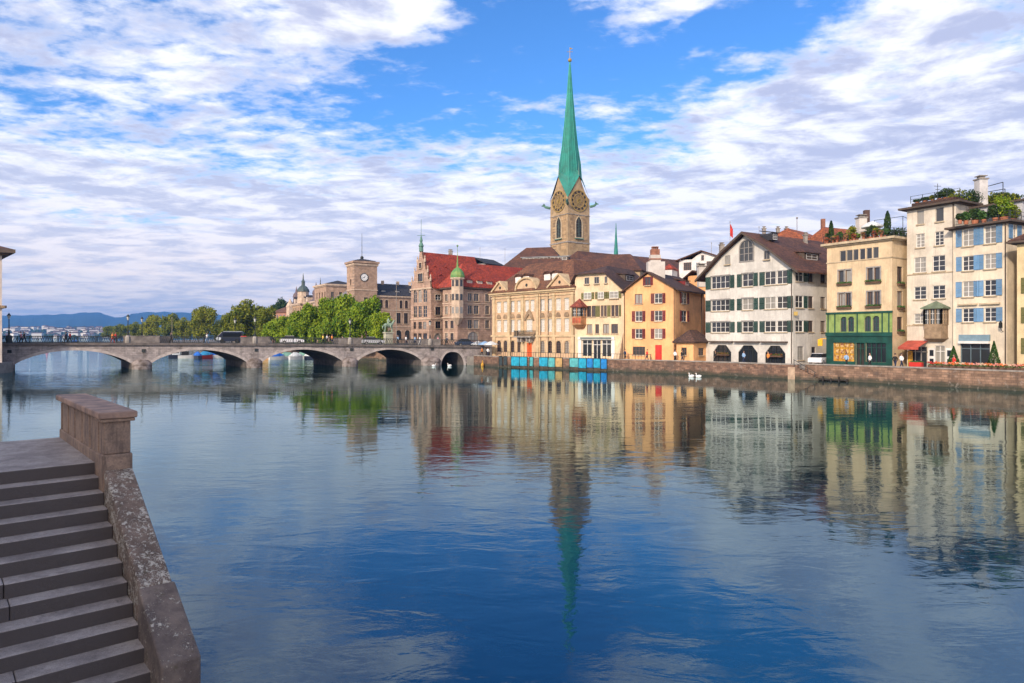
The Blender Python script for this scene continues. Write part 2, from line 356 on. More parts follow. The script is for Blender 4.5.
class Bld:
    def __init__(s, name, label, foot, z0, z1, m, cat='building', group=None):
        s.foot = [Vector(p) for p in foot]; s.z0 = z0; s.z1 = z1; s.m = m
        c = sum(s.foot, Vector((0,0)))/len(foot)
        s.root = empty(name, (c.x, c.y, z0), label, cat, group)
        n = len(foot); s.f = [Fac(s.foot[i], s.foot[(i+1)%n]) for i in range(n)]
        s.holes = [[] for _ in range(n)]; s.extra = []
    def win(s, e, rects, style='cross', frame=None, sill=True, shut=None, sw=None, surround=None, name='window', hole=True, sides='LR'):
        frame = frame or WHITE; f = s.f[e]
        for r in rects:
            u0, u1, z0, z1 = r[:4]; sd_ = r[4] if len(r) > 4 else sides
            u0 = round(u0, 2); w_, h_ = u1-u0, z1-z0
            fr, gm, w, h = window_mesh(w_, h_, style, frame)
            if hole: s.holes[e].append((u0, u0+w, z0, z0+h))
            q = f.P(u0, z0, 0 if hole else 0.16)
            o = place(name, fr, s.root, q, f.rz); g = bpy.data.objects.new('pane', gm); COL.objects.link(g); g.parent = o
            if sill:
                mb = MB(); mb.box(-0.08,-0.14,-0.14, w+0.08,0.03 if hole else 0.2,-0.003); key = ('sill', w, hole)
                if key not in WCACHE: WCACHE[key] = mb.mesh('sill', CREAMTRIM)
                k = bpy.data.objects.new('sill', WCACHE[key]); COL.objects.link(k); k.parent = o
            if surround:
                key = ('sur', w, h, surround.name)
                if key not in WCACHE:
                    mb = MB(); t = 0.16
                    mb.box(-t,-0.05,0, 0,0.0,h); mb.box(w,-0.05,0, w+t,0.0,h); mb.box(-t,-0.06,h, w+t,0.0,h+t)
                    WCACHE[key] = mb.mesh('surround', surround)
                k = bpy.data.objects.new('surround', WCACHE[key]); COL.objects.link(k); k.parent = o
            if shut:
                ww = sw or w*0.5
                me = shutter_mesh(ww, h, shut)
                if 'L' in sd_:
                    a = abs(SHR.gauss(0, 0.10)); place('shutter', me, s.root, f.P(u0-0.03-ww*math.cos(a), z0, ww*math.sin(a)), f.rz+a)
                if 'R' in sd_:
                    a = abs(SHR.gauss(0, 0.10)); place('shutter', me, s.root, f.P(u0+w+0.03, z0, 0.0), f.rz-a)
    def gable(s, e, prof, depth=0.25):                    # polygon of wall above z1 on edge e; prof = [(u,z)...] from left to right above
        s.extra.append((e, prof))
    def walls(s, name='wall', reveal=0.22):
        mb = MB()
        for e, f in enumerate(s.f):
            hs = s.holes[e]
            us = sorted(set([0.0, f.L] + [round(x, 4) for h in hs for x in h[:2] if 0 < x < f.L]))
            zs = sorted(set([s.z0, s.z1] + [round(x, 4) for h in hs for x in h[2:4] if s.z0 < x < s.z1]))
            for i in range(len(us)-1):
                j = 0
                while j < len(zs)-1:
                    uc = (us[i]+us[i+1])/2
                    def inh(jj): zc = (zs[jj]+zs[jj+1])/2; return any(h[0]-1e-3 < uc < h[1]+1e-3 and h[2]-1e-3 < zc < h[3]+1e-3 for h in hs)
                    if inh(j): j += 1; continue
                    k = j
                    while k+1 < len(zs)-1 and not inh(k+1): k += 1
                    mb.add([f.P(us[i],zs[j]), f.P(us[i+1],zs[j]), f.P(us[i+1],zs[k+1]), f.P(us[i],zs[k+1])], [(0,1,2,3)])
                    j = k+1
            for h in hs:
                a, b, c, d = h
                A = [f.P(a,c), f.P(b,c), f.P(b,d), f.P(a,d)]; B = [f.P(a,c,-reveal), f.P(b,c,-reveal), f.P(b,d,-reveal), f.P(a,d,-reveal)]
                mb.add(A+B, [(0,4,5,1),(1,5,6,2),(2,6,7,3),(3,7,4,0)])
        for e, prof in s.extra:
            f = s.f[e]; pts = [f.P(u, z) for u, z in prof]; n = len(pts)
            bk = [p - Vector((f.n.x, f.n.y, 0))*0.3 for p in pts]
            mb.add(pts+bk, [tuple(range(n-1,-1,-1)), tuple(range(n,2*n))])
        mb.prism([p for p in s.foot], s.z1-0.02, s.z1)     # ceiling closes the shell
        return mb.build(name, s.m, s.root)
    def band(s, e, z, h=0.25, out=0.12, m=None, name='string_course', u0=None, u1=None):
        f = s.f[e]; mb = MB(); f.boxo(mb, -out if u0 is None else u0, f.L+out if u1 is None else u1, z, z+h, 0.002, out)
        return mb.build(name, m or CREAMTRIM, s.root)
    def cornice(s, z, m, edges=(0,1), out=0.35, h=0.3, name='cornice'):
        mb = MB()
        c = sum(s.foot, Vector((0,0)))/len(s.foot)
        P = offset_poly(s.foot, out); P2 = offset_poly(s.foot, out*0.5)
        mb.prism(P2, z-h*0.6, z-0.003); mb.prism(P, z, z+h)
        return mb.build(name, m, s.root)
    def downpipe(s, e, u, m=None, z1=None):
        f = s.f[e]; mb = MB(); q = f.p(u, 0.1); mb.tube([(q.x,q.y,s.z0),(q.x,q.y,z1 or s.z1)], 0.06, 6)
        return mb.build('downpipe', m or STONEGREY, s.root)
def offset_poly(P, d):
    n = len(P); out = []
    for i in range(n):
        a, b, c = P[i-1], P[i], P[(i+1)%n]
        d1 = (b-a).normalized(); d2 = (c-b).normalized(); n1 = Vector((d1.y,-d1.x)); n2 = Vector((d2.y,-d2.x))
        k = (n1+n2); k = k/(k.length**2)*2 if k.length > 1e-6 else n1
        out.append(b + k*d)
    return out
def rect(fr_a, fr_b, depth):                               # footprint from a front edge and a depth: [A,B,C,D]
    f = Fac(fr_a, fr_b); back = -f.n*depth
    return [f.a, f.b, f.b+back, f.a+back]
def hip_roof(P, z, zr, over=0.5, t=0.18, inset=None, flat=False, frac=0.5):
    """hip roof over quad P; ridge runs along the longer direction"""
    Q = offset_poly(P, over); A, B, C, D = Q
    if (B-A).length >= (C-B).length:
        m1, m2 = (A+D)/2, (B+C)/2
        hl = (D-A).length/2
    else:
        m1, m2 = (A+B)/2, (D+C)/2; hl = (B-A).length/2
    L = (m2-m1).length; k = min(0.5, (hl if inset is None else inset)/L)
    r1, r2 = m1.lerp(m2, k), m2.lerp(m1, k)
    mb = MB()
    if (B-A).length >= (C-B).length: fs = [(A,B,r2,r1), (B,C,r2), (C,D,r1,r2), (D,A,r1)]
    else: fs = [(A,B,r1), (B,C,r2,r1), (C,D,r2), (D,A,r1,r2)]
    for f in fs:
        pts = [V3(q, zr if (q is r1 or q is r2) else z) for q in f]
        mb.slab(pts, t)
    mb.prism(offset_poly(Q, -0.05), z-t-0.06, z-t+0.02)
    return mb
def prof_roof(f, prof, d0, d1, t=0.2):
    """roof with profile [(u,z)...] across facade f, extruded inward from -d0 (overhang) to d1"""
    mb = MB()
    for (u0,z0),(u1,z1) in zip(prof, prof[1:]):
        mb.slab([f.P(u0,z0,d0), f.P(u1,z1,d0), f.P(u1,z1,-d1), f.P(u0,z0,-d1)], t)
    return mb
def chimney(root_b, p, z0, z1, w=0.7, m=None, cap=True, l=None, name='chimney'):
    mb = MB(); l = l or w; mb.box(p[0]-w/2,p[1]-l/2,z0, p[0]+w/2,p[1]+l/2,z1)
    o = mb.build(name, m or BRICK, root_b)
    if cap:
        c = MB(); c.box(p[0]-w/2-0.1,p[1]-l/2-0.1,z1+0.003, p[0]+w/2+0.1,p[1]+l/2+0.1,z1+0.14)
        k = -w/4
        c.box(p[0]-w*0.3,p[1]-l*0.3,z1+0.14, p[0]+w*0.3,p[1]+l*0.3,z1+0.4)
        c.box(p[0]-w/2,p[1]-l/2,z1+0.4, p[0]+w/2,p[1]+l/2,z1+0.48)
        c.build('chimney_cap', STONEGREY, o)
    return o
def dormer(b, f, u, zb, w, h, out, depth, wall_m, roof_m, kind='gable', frame=None):
    """dormer standing at plan offset `out` (negative = inside the wall line) on facade f"""
    mb = MB(); f.boxo(mb, u-w/2, u+w/2, zb, zb+h, out-depth, out)
    o = mb.build('dormer', wall_m, b.root)
    r = MB()
    if kind == 'gable':
        prof = [(u-w/2-0.15, zb+h), (u, zb+h+w*0.45), (u+w/2+0.15, zb+h)]
        r = prof_roof(f, prof, out+0.15, depth-out, 0.1)
        r.prism([f.p(u-w/2, out), f.p(u+w/2, out), f.p(u+w/2,out-0.1), f.p(u-w/2,out-0.1)], zb+h-0.05, zb+h+0.02)
        r.add([f.P(u-w/2,zb+h,out), f.P(u+w/2,zb+h,out), f.P(u,zb+h+w*0.42,out)], [(0,1,2)])
    elif kind == 'shed':
        r.slab([f.P(u-w/2-0.15,zb+h+0.1,out+0.2), f.P(u+w/2+0.15,zb+h+0.1,out+0.2), f.P(u+w/2+0.15,zb+h+0.55,out-depth), f.P(u-w/2-0.15,zb+h+0.55,out-depth)], 0.12)
    elif kind == 'arch':
        n = 8; prof = [(u-(w/2+0.12)*math.cos(math.pi*i/n), zb+h+ (w*0.35)*math.sin(math.pi*i/n)) for i in range(n+1)]
        r = prof_roof(f, prof, out+0.15, depth-out, 0.1)
        r.add([f.P(a, c-0.05, out) for a, c in prof], [tuple(range(n,-1,-1))])
    r.build('dormer_roof', roof_m, o)
    fr, gm, ww, hh = window_mesh(w*0.75, h*0.8, 'cross', frame or WHITE)
    q = f.P(u-ww/2, zb+h*0.08, out+0.12)
    k = place('window', fr, o, q, f.rz); k.location = q - worldloc(o)
    g = bpy.data.objects.new('pane', gm); COL.objects.link(g); g.parent = k
    return o
BRICK = mat('chimney_brick', (0.30,0.13,0.08), 0.85, 0.3)

# ------------------------------------------------------------------ materials of this place
QWALL = block_mat('quay_stone_brown', (0.22,0.13,0.09), (0.11,0.075,0.06), 0.55, 0.22, axis=-0.75, stain=0.7, var=0.45, tide=0.75)
QWALL2 = block_mat('quay_stone_pale', (0.27,0.17,0.115), (0.14,0.09,0.07), 0.6, 0.25, axis=-0.75, stain=0.7, var=0.45, tide=0.75)
BRST = block_mat('bridge_stone', (0.33,0.295,0.29), (0.23,0.20,0.195), 0.6, 0.28, axis=0.33, stain=0.6, var=0.2, bump=0.03, tide=0.5)
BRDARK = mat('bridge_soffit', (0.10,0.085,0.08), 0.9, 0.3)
PAVE = mat('paving', (0.22,0.20,0.18), 0.9, 0.2, bump=0.005)
ASPH = mat('asphalt', (0.055,0.055,0.06), 0.9, 0.2)

# ------------------------------------------------------------------ setting: water, bed, banks
def water_mat():
    m = bpy.data.materials.new('river_water'); m.use_nodes = True; t = m.node_tree; g = NG(t); p = t.nodes['Principled BSDF']
    tc = g.n('ShaderNodeTexCoord').outputs['Object']; x, y, z = g.sep(tc)
    base = g.mix(g.ss(g.noise(tc, 0.03, 4, 0.6), 0.35, 0.65), (0.001,0.042,0.105), (0.001,0.034,0.088))
    dist = g.m('SQRT', g.m('ADD', g.m('MULTIPLY', x, x), g.m('MULTIPLY', y, y)))
    far = g.ss(dist, 8, 34)
    base = g.mix(far, base, (0.0008,0.014,0.014))
    mp = g.n('ShaderNodeMapping'); g.put(mp.inputs[0], tc); mp.inputs['Rotation'].default_value = (0,0,R(12)); mp.inputs['Scale'].default_value = (0.55,1.0,1)
    a = g.noise(mp.outputs[0], 1.1, 3, 0.5, 0.6)
    b_ = g.noise(mp.outputs[0], 3.6, 4, 0.6, 0.4)
    c_ = g.noise(tc, 0.16, 3, 0.5)
    calm = g.ss(g.noise(g.comb(g.m('MULTIPLY', x, 0.35), y, 0.0), 0.055, 4, 0.6, 0.5), 0.36, 0.62, 0.25, 1.45)
    h = g.m('ADD', g.m('MULTIPLY', a, 0.030), g.m('MULTIPLY', b_, 0.0060))
    # the current breaks into choppy streaks below the bridge piers
    chop = g.m('MULTIPLY', g.ss(g.m('SUBTRACT', y, g.m('MULTIPLY', x, 0.3)), 70, 105), g.ss(g.m('ADD', x, g.m('MULTIPLY', y, 0.1)), 8, -28))
    chop = g.m('MULTIPLY', chop, g.ss(g.noise(g.comb(g.m('MULTIPLY', x, 0.3), y, 3.0), 0.16, 4, 0.65, 0.6), 0.38, 0.6, 0.25, 1.0))
    h = g.m('MULTIPLY', h, g.m('MULTIPLY', calm, g.ss(dist, 25, 100, 1.0, 0.5)))
    h = g.m('ADD', h, g.m('MULTIPLY', g.m('MULTIPLY', chop, a), 0.16)); h = g.m('ADD', h, g.m('MULTIPLY', c_, 0.02))
    bp = g.n('ShaderNodeBump'); bp.inputs['Strength'].default_value = 1.0; bp.inputs['Distance'].default_value = 0.46
    g.put(bp.inputs['Height'], h); t.nodes.remove(p)
    df = g.n('ShaderNodeBsdfDiffuse'); g.put(df.inputs[0], base); gl = g.n('ShaderNodeBsdfGlossy'); gl.inputs[0].default_value = (0.80,0.97,1.0,1); gl.inputs[1].default_value = 0.012
    fr = g.n('ShaderNodeFresnel'); fr.inputs[0].default_value = 1.53; mx = g.n('ShaderNodeMixShader')
    for n_ in (df, gl, fr): t.links.new(bp.outputs[0], n_.inputs['Normal'])
    t.links.new(fr.outputs[0], mx.inputs[0]); t.links.new(df.outputs[0], mx.inputs[1]); t.links.new(gl.outputs[0], mx.inputs[2]); t.links.new(mx.outputs[0], t.nodes['Material Output'].inputs[0])
    return m
wb = MB(); wb.add([(-8400,-280,0),(900,-280,0),(900,6000,0),(-8400,6000,0)], [(0,1,2,3)])
tag(wb.build('water', water_mat()), kind='structure')
gb = MB(); gb.add([(-8400,-280,-4),(900,-280,-4),(900,6000,-4),(-8400,6000,-4)], [(0,1,2,3)])
tag(gb.build('river_bed', mat('river_bed', (0.10,0.09,0.07), 0.9)), kind='structure')

SZ = 1.6                                                   # street level on the far bank
Q = [Vector(p) for p in ((-6.8,125.0),(-2.1,118.6),(10.3,108.3),(25.4,96.0),(34.9,84.6),(42.2,76.2),(49.0,66.2),(66,44))]
BANK = [Vector(p) for p in ((-28,152),(-60,188),(-110,255),(-200,400),(-335,575),(-420,900))]
poly = Q[::-1] + BANK + [Vector((-420,2500)), Vector((700,2500)), Vector((700,44))]
mb = MB(); mb.prism(poly[::-1], -4, SZ)
tag(mb.build('ground', PAVE), kind='structure')
# quay wall: brown stretch, then the paler stretch
def quay_wall(pts, name, label, m, zt, th=0.55, cat='quay wall', front=0.25):
    root = empty(name, (pts[0].x, pts[0].y, 0), label, cat, None)
    fr = []; bk = []
    n = len(pts)
    for i, p in enumerate(pts):
        d = (pts[min(i+1,n-1)]-pts[max(i-1,0)]).normalized(); nn = Vector((d.y,-d.x))
        fr.append(p+nn*front); bk.append(p-nn*(th-front))
    mb = MB(); cp = MB()
    for i in range(n-1):
        mb.prism([fr[i],fr[i+1],bk[i+1],bk[i]], -3, zt)
        e = 0.06; d1 = (fr[i]-bk[i]).normalized()*e; d2 = (fr[i+1]-bk[i+1]).normalized()*e
        cp.prism([fr[i]+d1,fr[i+1]+d2,bk[i+1]-d2,bk[i]-d1], zt+0.002, zt+0.14)
    mb.build('wall', m, root); cp.build('coping', STONEGREY, root)
    return root
QZ = 1.74
quay_wall(Q[0:5]+[Vector((35.3,84.1))], 'quay_wall', 'long brown stone quay wall below the palace, cream and white houses', QWALL, QZ)
pts = [Vector((36.0,83.4))]+Q[5:]
quay_wall(pts, 'quay_wall', 'paler right-hand stone quay wall in front of the green shop and tall houses', QWALL2, QZ+0.1, front=0.45)
quay_wall([p for p in BANK[:4]][::-1]+[Vector((-14,136))], 'quay_wall', 'low sunlit stone quay wall under the trees seen through the bridge arches', QWALL2, 2.0)
# ------------------------------------------------------------------ the houses along the far quay
LW = Vector((-0.543, 0.84)); RW = Vector((0.84, 0.543))
STUC = lambda n, c, **k: mat(n, c, 0.88, 0.17, 0.45, stain=k.pop('stain', 0.42), bump=0.006, **k)
SH_GREEN = mat('dark_green_shutter_paint', (0.018,0.055,0.04), 0.55, 0.2, randvar=0.2)
SH_BLUE = mat('sky_blue_shutter_paint', (0.14,0.28,0.46), 0.55, 0.12, randvar=0.15)
SH_RED = mat('dark_red_shutter_paint', (0.14,0.010,0.012), 0.55, 0.2, randvar=0.2)
SH_OLIVE = mat('olive_shutter_paint', (0.12,0.115,0.03), 0.6, 0.2, randvar=0.2)
T_BROWN = tile_mat('brown_roof_tiles', (0.19,0.078,0.042), (0.09,0.042,0.03))
T_DARK = tile_mat('dark_brown_roof_tiles', (0.125,0.06,0.04), (0.065,0.036,0.028))
T_RUST = tile_mat('rust_brown_roof_tiles', (0.27,0.115,0.055), (0.14,0.062,0.036))
T_RED = tile_mat('red_roof_tiles', (0.55,0.075,0.03), (0.34,0.05,0.03))
T_ORANGE = tile_mat('orange_roof_tiles', (0.42,0.12,0.04), (0.28,0.08,0.035))
T_SLATE = tile_mat('slate_roof', (0.05,0.055,0.07), (0.035,0.038,0.05))
COPPER = mat('green_copper', (0.015,0.24,0.19), 0.6, 0.3, 0.35, stain=0.8, col2=(0.02,0.15,0.12), bump=0.02, bscale=2)
EAVE = mat('timber_eave', (0.09,0.065,0.05), 0.8, 0.2)
INTER = mat('shop_interior', (0.03,0.025,0.022), 0.8, 0.4)
YEL = mat('yellow_display', (0.62,0.34,0.03), 0.7, 0.4, 3.0, col2=(0.30,0.14,0.03))
REDP = mat('red_paint', (0.55,0.03,0.02), 0.5, 0.15)
ORP = mat('orange_door_paint', (0.60,0.10,0.02), 0.5, 0.15)
BRFR = mat('brown_window_frame', (0.13,0.07,0.05), 0.6, 0.2)
GREYFR = mat('grey_window_frame', (0.30,0.28,0.26), 0.6, 0.2)
LEAF1 = mat('box_leaves', (0.035,0.10,0.02), 0.7, 0.4, 6.0, col2=(0.07,0.15,0.03))
PINK = mat('flower_petals', (0.38,0.10,0.06), 0.7, 0.2, 9.0, col2=(0.10,0.15,0.04))

def leaf_blob(mb, c, r, n, s, rnd, flat=1.0):
    for _ in range(n):
        while True:
            d = Vector((rnd.uniform(-1,1), rnd.uniform(-1,1), rnd.uniform(-1,1)))
            if d.length <= 1: break
        p = Vector(c) + Vector((d.x*r[0], d.y*r[1], d.z*r[2]))
        a = Vector((rnd.gauss(0,1), rnd.gauss(0,1), rnd.gauss(0,1))).normalized()
        b = a.cross(Vector((rnd.gauss(0,1), rnd.gauss(0,1), rnd.gauss(0,1)))).normalized()
        k = s*rnd.uniform(0.6, 1.3)
        mb.add([p-a*k, p+b*k*0.6, p+a*k, p-b*k*0.6], [(0,1,2,3)])
def flower_box(b, e, u0, u1, z, petals=None, deep=0.3, name='flower_box'):
    f = b.f[e]; mb = MB(); f.boxo(mb, u0, u1, z-0.22, z, 0.03, deep)
    o = mb.build(name, WOODBROWN, b.root); g = MB(); rnd = random.Random(int(u0*100)+int(z*10))
    k = max(4, int((u1-u0)*14))
    for i in range(k):
        q = f.P(u0+(u1-u0)*(i+0.5)/k, z+0.07, deep*0.55); leaf_blob(g, q, (0.13,0.13,0.16), 8, 0.09, rnd)
    g.build('plants', LEAF1, o)
    if petals:
        g = MB()
        for i in range(k):
            q = f.P(u0+(u1-u0)*(i+0.5)/k, z+0.13, deep*0.7); leaf_blob(g, q, (0.1,0.1,0.12), 5, 0.07, rnd)
        g.build('flowers', petals, o)
def opening(b, e, r, back=0.5, m=None, name='shop_window', mull=3, frame=None, transom=True, glass=True):
    """a deep opening with a glazed front set back in it"""
    f = b.f[e]; u0, u1, z0, z1 = r; b.holes[e].append((round(u0,3), round(u1,3), z0, z1))
    mb = MB(); P = lambda u, z: f.P(u, z, -0.21)
    t = 0.08
    for i in range(mull+1):
        u = u0+(u1-u0-t)*i/mull; f.boxo(mb, u, u+t, z0, z1, -0.20, -0.10)
    f.boxo(mb, u0+0.002, u1-0.002, z1-t, z1-0.004, -0.19, -0.11)
    if transom: f.boxo(mb, u0+0.002, u1-0.002, z1-(z1-z0)*0.27, z1-(z1-z0)*0.27+t, -0.19, -0.11)
    o = mb.build(name, frame or GREYFR, b.root)
    g = MB(); g.add([P(u0,z0), P(u1,z0), P(u1,z1), P(u0,z1)], [(0,1,2,3)])
    g.build('pane', m or GLASS, o)
    return o
def arch_fill(b, e, r, m, kind='round', n=8, name='arch_head', rise=None):
    """fills the top corners of a rectangular opening so that it reads as arched or cut-cornered"""
    f = b.f[e]; u0, u1, z0, z1 = r; c = (u0+u1)/2; hw = (u1-u0)/2; rise = rise or min(hw, (z1-z0)*0.6)
    mb = MB()
    for sgn in (-1, 1):
        if kind == 'cut': cur = [(c+sgn*hw, z1-rise), (c+sgn*hw*0.45, z1)]
        elif kind == 'point': cur = [(c+sgn*hw*(1-(i/n)**1.6), z1-rise+rise*(i/n)) for i in range(n+1)]
        else: cur = [(c+sgn*hw*math.cos(math.pi/2*i/n), z1-rise+rise*math.sin(math.pi/2*i/n)) for i in range(n+1)]
        for (ua,za),(ub,zb) in zip(cur, cur[1:]):
            q = [(ua,za),(ub,zb),(ub,z1+0.003),(ua,z1+0.003)]
            vs = [f.P(u,z,0.004) for u,z in q]+[f.P(u,z,-0.2) for u,z in q]
            mb.add(vs, [(0,1,2,3),(7,6,5,4),(0,4,5,1),(1,5,6,2),(2,6,7,3),(3,7,4,0)])
    return mb.build(name, m, b.root)

# --- white guild house with dark green shutters
WHITEW = STUC('white_lime_wall', (0.62,0.59,0.54))
B_ = at(793, 89); A_ = B_+LW*14.6
b = Bld('white_house', 'white gabled guild house with dark green shutters and three cut-corner arches', rect(A_, B_, 17), SZ, hz(266,89), WHITEW)
f = b.f[0]; s = b.f[1]
cols = [(711.3,729.5),(742.2,752.8),(764.6,775.6),(776.8,787.4)]
for (y0,y1) in ((276.3,288.5),(299.8,310.9),(322.0,332.4)):
    rr = f.row(720, y0, y1, cols)
    b.win(0, rr[:1], 'band', WHITE, shut=SH_GREEN, sw=0.95, surround=GREYFR)
    b.win(0, rr[1:2], 'cross', WHITE, shut=SH_GREEN, sw=0.8, surround=GREYFR)
    b.win(0, [rr[2]+('L',)], 'cross', WHITE, shut=SH_GREEN, sw=0.75); b.win(0, [rr[3]+('R',)], 'cross', WHITE, shut=SH_GREEN, sw=0.75)
for (y0,y1) in ((268.5,281.5),(296,307.8),(320.2,331.8)):
    rr = s.row(800, y0, y1, [(795.5,803.5),(808.2,813.2)])
    b.win(1, [rr[0]+('R',)], 'cross', WHITE, shut=SH_GREEN, sw=0.8); b.win(1, rr[1:], 'single', BRFR)
    b.win(1, s.row(800, y0, y1, [(820.5,825.5)]), 'single', BRFR)
b.win(1, s.row(800, 346, 360, [(797.5,803.5)]), 'grid', GREYFR); b.win(1, s.row(800, 347, 363, [(811.5,815.5)]), 'plain', BRFR, name='door', sill=False)
IR = mat('red_geraniums', (0.42,0.03,0.02), 0.7, 0.3, 9, col2=(0.06,0.10,0.03))
for a, c in ((713.2,731.2),(738.2,757.6),(765.2,785.3)):
    r = f.row(720, 345.0, 361, [(a,c)])[0]; r = (r[0], r[1], SZ, r[3])
    opening(b, 0, r, mull=4, frame=DARKIRON); arch_fill(b, 0, r, WHITEW, 'cut', rise=1.0)
    mb = MB(); f.boxo(mb, r[0]-0.5, r[1]+0.4, r[3]+0.38, r[3]+0.58, 0.003, 0.55); mb.build('ledge_roof', EAVE, b.root)
    if a != 738.2: flower_box(b, 0, r[0]+0.6, r[1]-0.3, 2.75, IR, 0.4)
ze = hz(266,89); zp = f.z(744, 233.5); uc = f.u(745.5)
r1 = (f.u(740.3), f.u(753.2), 0, 0)
zz = (f.z(745, 261), f.z(745, 240.5))
b.gable(0, [(0,ze),(uc*0.5,ze+(zp-ze)*0.54),(uc,zp-0.25),(uc+(f.L-uc)*0.5,ze+(zp-ze)*0.54),(f.L,ze)])
b.gable(2, [(0,ze),(f.L-uc,zp-0.25),(f.L,ze)])
# arched gable window
o = MB(); n = 12; w2 = (r1[1]-r1[0])/2; um = (r1[0]+r1[1])/2
out = [(r1[0], zz[0]), (r1[1], zz[0])] + [(um+w2*math.cos(math.pi*i/n), zz[1]-w2+w2*math.sin(math.pi*i/n)) for i in range(n+1)]
ou2 = [(um+(u-um)*1.16, (zz[0]+zz[1])/2+(z-(zz[0]+zz[1])/2)*1.10) for u, z in out]
for (p, q, p2, q2) in zip(out, out[1:]+out[:1], ou2, ou2[1:]+ou2[:1]):
    o.add([f.P(*p,0.1), f.P(*q,0.1), f.P(*q2,0.1), f.P(*p2,0.1), f.P(*p,0.003), f.P(*q,0.003), f.P(*q2,0.003), f.P(*p2,0.003)], [(0,1,2,3),(0,4,5,1),(3,2,6,7)])
for k in (-0.33,0.33): f.boxo(o, um+w2*k-0.05, um+w2*k+0.05, zz[0], zz[1]-0.2, 0.03, 0.08)
for k in (0.33,0.62): f.boxo(o, r1[0], r1[1], zz[0]+(zz[1]-zz[0])*k, zz[0]+(zz[1]-zz[0])*k+0.08, 0.035, 0.085)
wo = o.build('arched_window', GREYFR, b.root); g = MB(); g.add([f.P(u,z,0.02) for u, z in out], [tuple(range(len(out)))]); g.build('pane', mat('dark_gable_glass', (0.05,0.055,0.06), 0.05, 0.1), wo)
b.win(0, f.row(727, 255.5, 264.5, [(725.2,730.2)]), 'single', GREYFR, hole=False); b.win(0, f.row(767, 250.8, 259.5, [(764.2,769.8)]), 'single', GREYFR, hole=False)
b.walls()
ov = 0.9
pr = [(-1.3, ze-0.75),(0,ze+0.25),(uc*0.5,ze+(zp-ze)*0.56+0.2),(uc,zp+0.2),(uc+(f.L-uc)*0.5,ze+(zp-ze)*0.56+0.2),(f.L,ze+0.25),(f.L+1.3,ze-0.75)]
rf = prof_roof(f, pr, ov, 17.8, 0.22).build('roof', T_BROWN, b.root)
mb = MB()
for (u0,z0),(u1,z1) in zip(pr, pr[1:]):
    mb.add([f.P(u0,z0-0.36,ov+0.02), f.P(u1,z1-0.36,ov+0.02), f.P(u1,z1-0.03,ov+0.02), f.P(u0,z0-0.03,ov+0.02), f.P(u0,z0-0.36,ov-0.15), f.P(u1,z1-0.36,ov-0.15), f.P(u1,z1-0.03,ov-0.15), f.P(u0,z0-0.03,ov-0.15)], [(0,1,2,3),(7,6,5,4),(0,4,5,1)])
mb.build('verge_board', EAVE, b.root)
# dormer and roof box on the right-hand slope, facing the alley
sd = b.f[1]
dormer(b, sd, 6.2, ze+1.25, 3.4, 0.95, -1.4, 3.0, EAVE, T_DARK, 'shed')
dormer(b, sd, 2.6, ze+4.1, 1.2, 1.0, -4.6, 2.0, T_SLATE, T_SLATE, 'shed')
ch = f.P(uc+1.2, 0, -12); chimney(b.root, (ch.x, ch.y), zp-1.5, zp+0.5, 0.5, STONEGREY)

b.downpipe(0, f.L-0.15, EAVE, ze)
sg = MB(); q = f.p(f.L+0.2, 0.1); sg.box(q.x,q.y,8.0,q.x+0.5,q.y+0.06,8.5); sg.build('guild_sign', mat('gilt', (0.5,0.35,0.1),0.5), b.root)

# --- yellow house with the green shop
YELW = STUC('pale_yellow_wall', (0.64,0.49,0.31))
A_ = at(827, 88); B_ = at(892, 81.05)
b = Bld('yellow_house', 'pale yellow house with lime green storey, dark green shopfront and rooftop garden', rect(A_, B_, 12), SZ, hz(238.6,81.05), YELW)
f = b.f[0]; s = b.f[1]; YZ = b.z1
z_lime1 = f.z(830, 313.5); z_lime0 = f.z(830, 333.5)
rr = f.row(842, 251, 261.9, [(839.8+6.62*i, 845.6+6.62*i) for i in range(6)]); b.win(0, rr, 'plain', GREYFR, sill=False)
pc = [(838.7,844.2),(845.6,850.8),(867.3,872.8),(874.2,880.2)]
for y0, y1 in ((270.2,282.9),(293.4,306.6)):
    rr = f.row(845, y0, y1, pc); b.win(0, rr, 'plain' if y0 < 280 else 'single', BRFR, sill=False, surround=GREYFR)
    for i in (0, 2): flower_box(b, 0, rr[i][0]-0.15, rr[i+1][1]+0.15, rr[0][2]-0.08, None)
rr = f.row(842, 316.8, 331.8, [(840.6,846.9),(848,854.2),(864.6,871.4),(872.8,879.6)])
LIME = mat('lime_green_paint', (0.22,0.31,0.09), 0.7, 0.25, stain=0.3)
DG = mat('shop_green_paint', (0.006,0.06,0.045), 0.5, 0.3, stain=0.3)
b.win(0, rr, 'leaded', DG, sill=False)
for r in rr: arch_fill(b, 0, (r[0], r[1]+0.02, r[2], r[3]), LIME)
for (y0,y1) in ((266.8,283.2),(291,307),(316.5,331)):
    r2 = s.row(900, y0, y1, [(897.2,902.4)]); b.win(1, r2, 'single', BRFR, sill=False); flower_box(b, 1, r2[0][0]-0.1, r2[0][1]+0.1, r2[0][2]-0.06, None)
sh = f.row(834, 342.6, 363, [(833.6,854.6),(855.8,864.6),(865.9,886.2)])
for i, r in enumerate(sh):
    r = (r[0], r[1], SZ+(0.55 if i != 1 else 0.05), r[3])
    o = opening(b, 0, r, mull=(4,2,4)[i], m=(YEL, INTER, GLASS)[i], frame=(YEL,DG,DG)[i], name=('shop_window','shop_door','shop_window')[i])
b.walls()
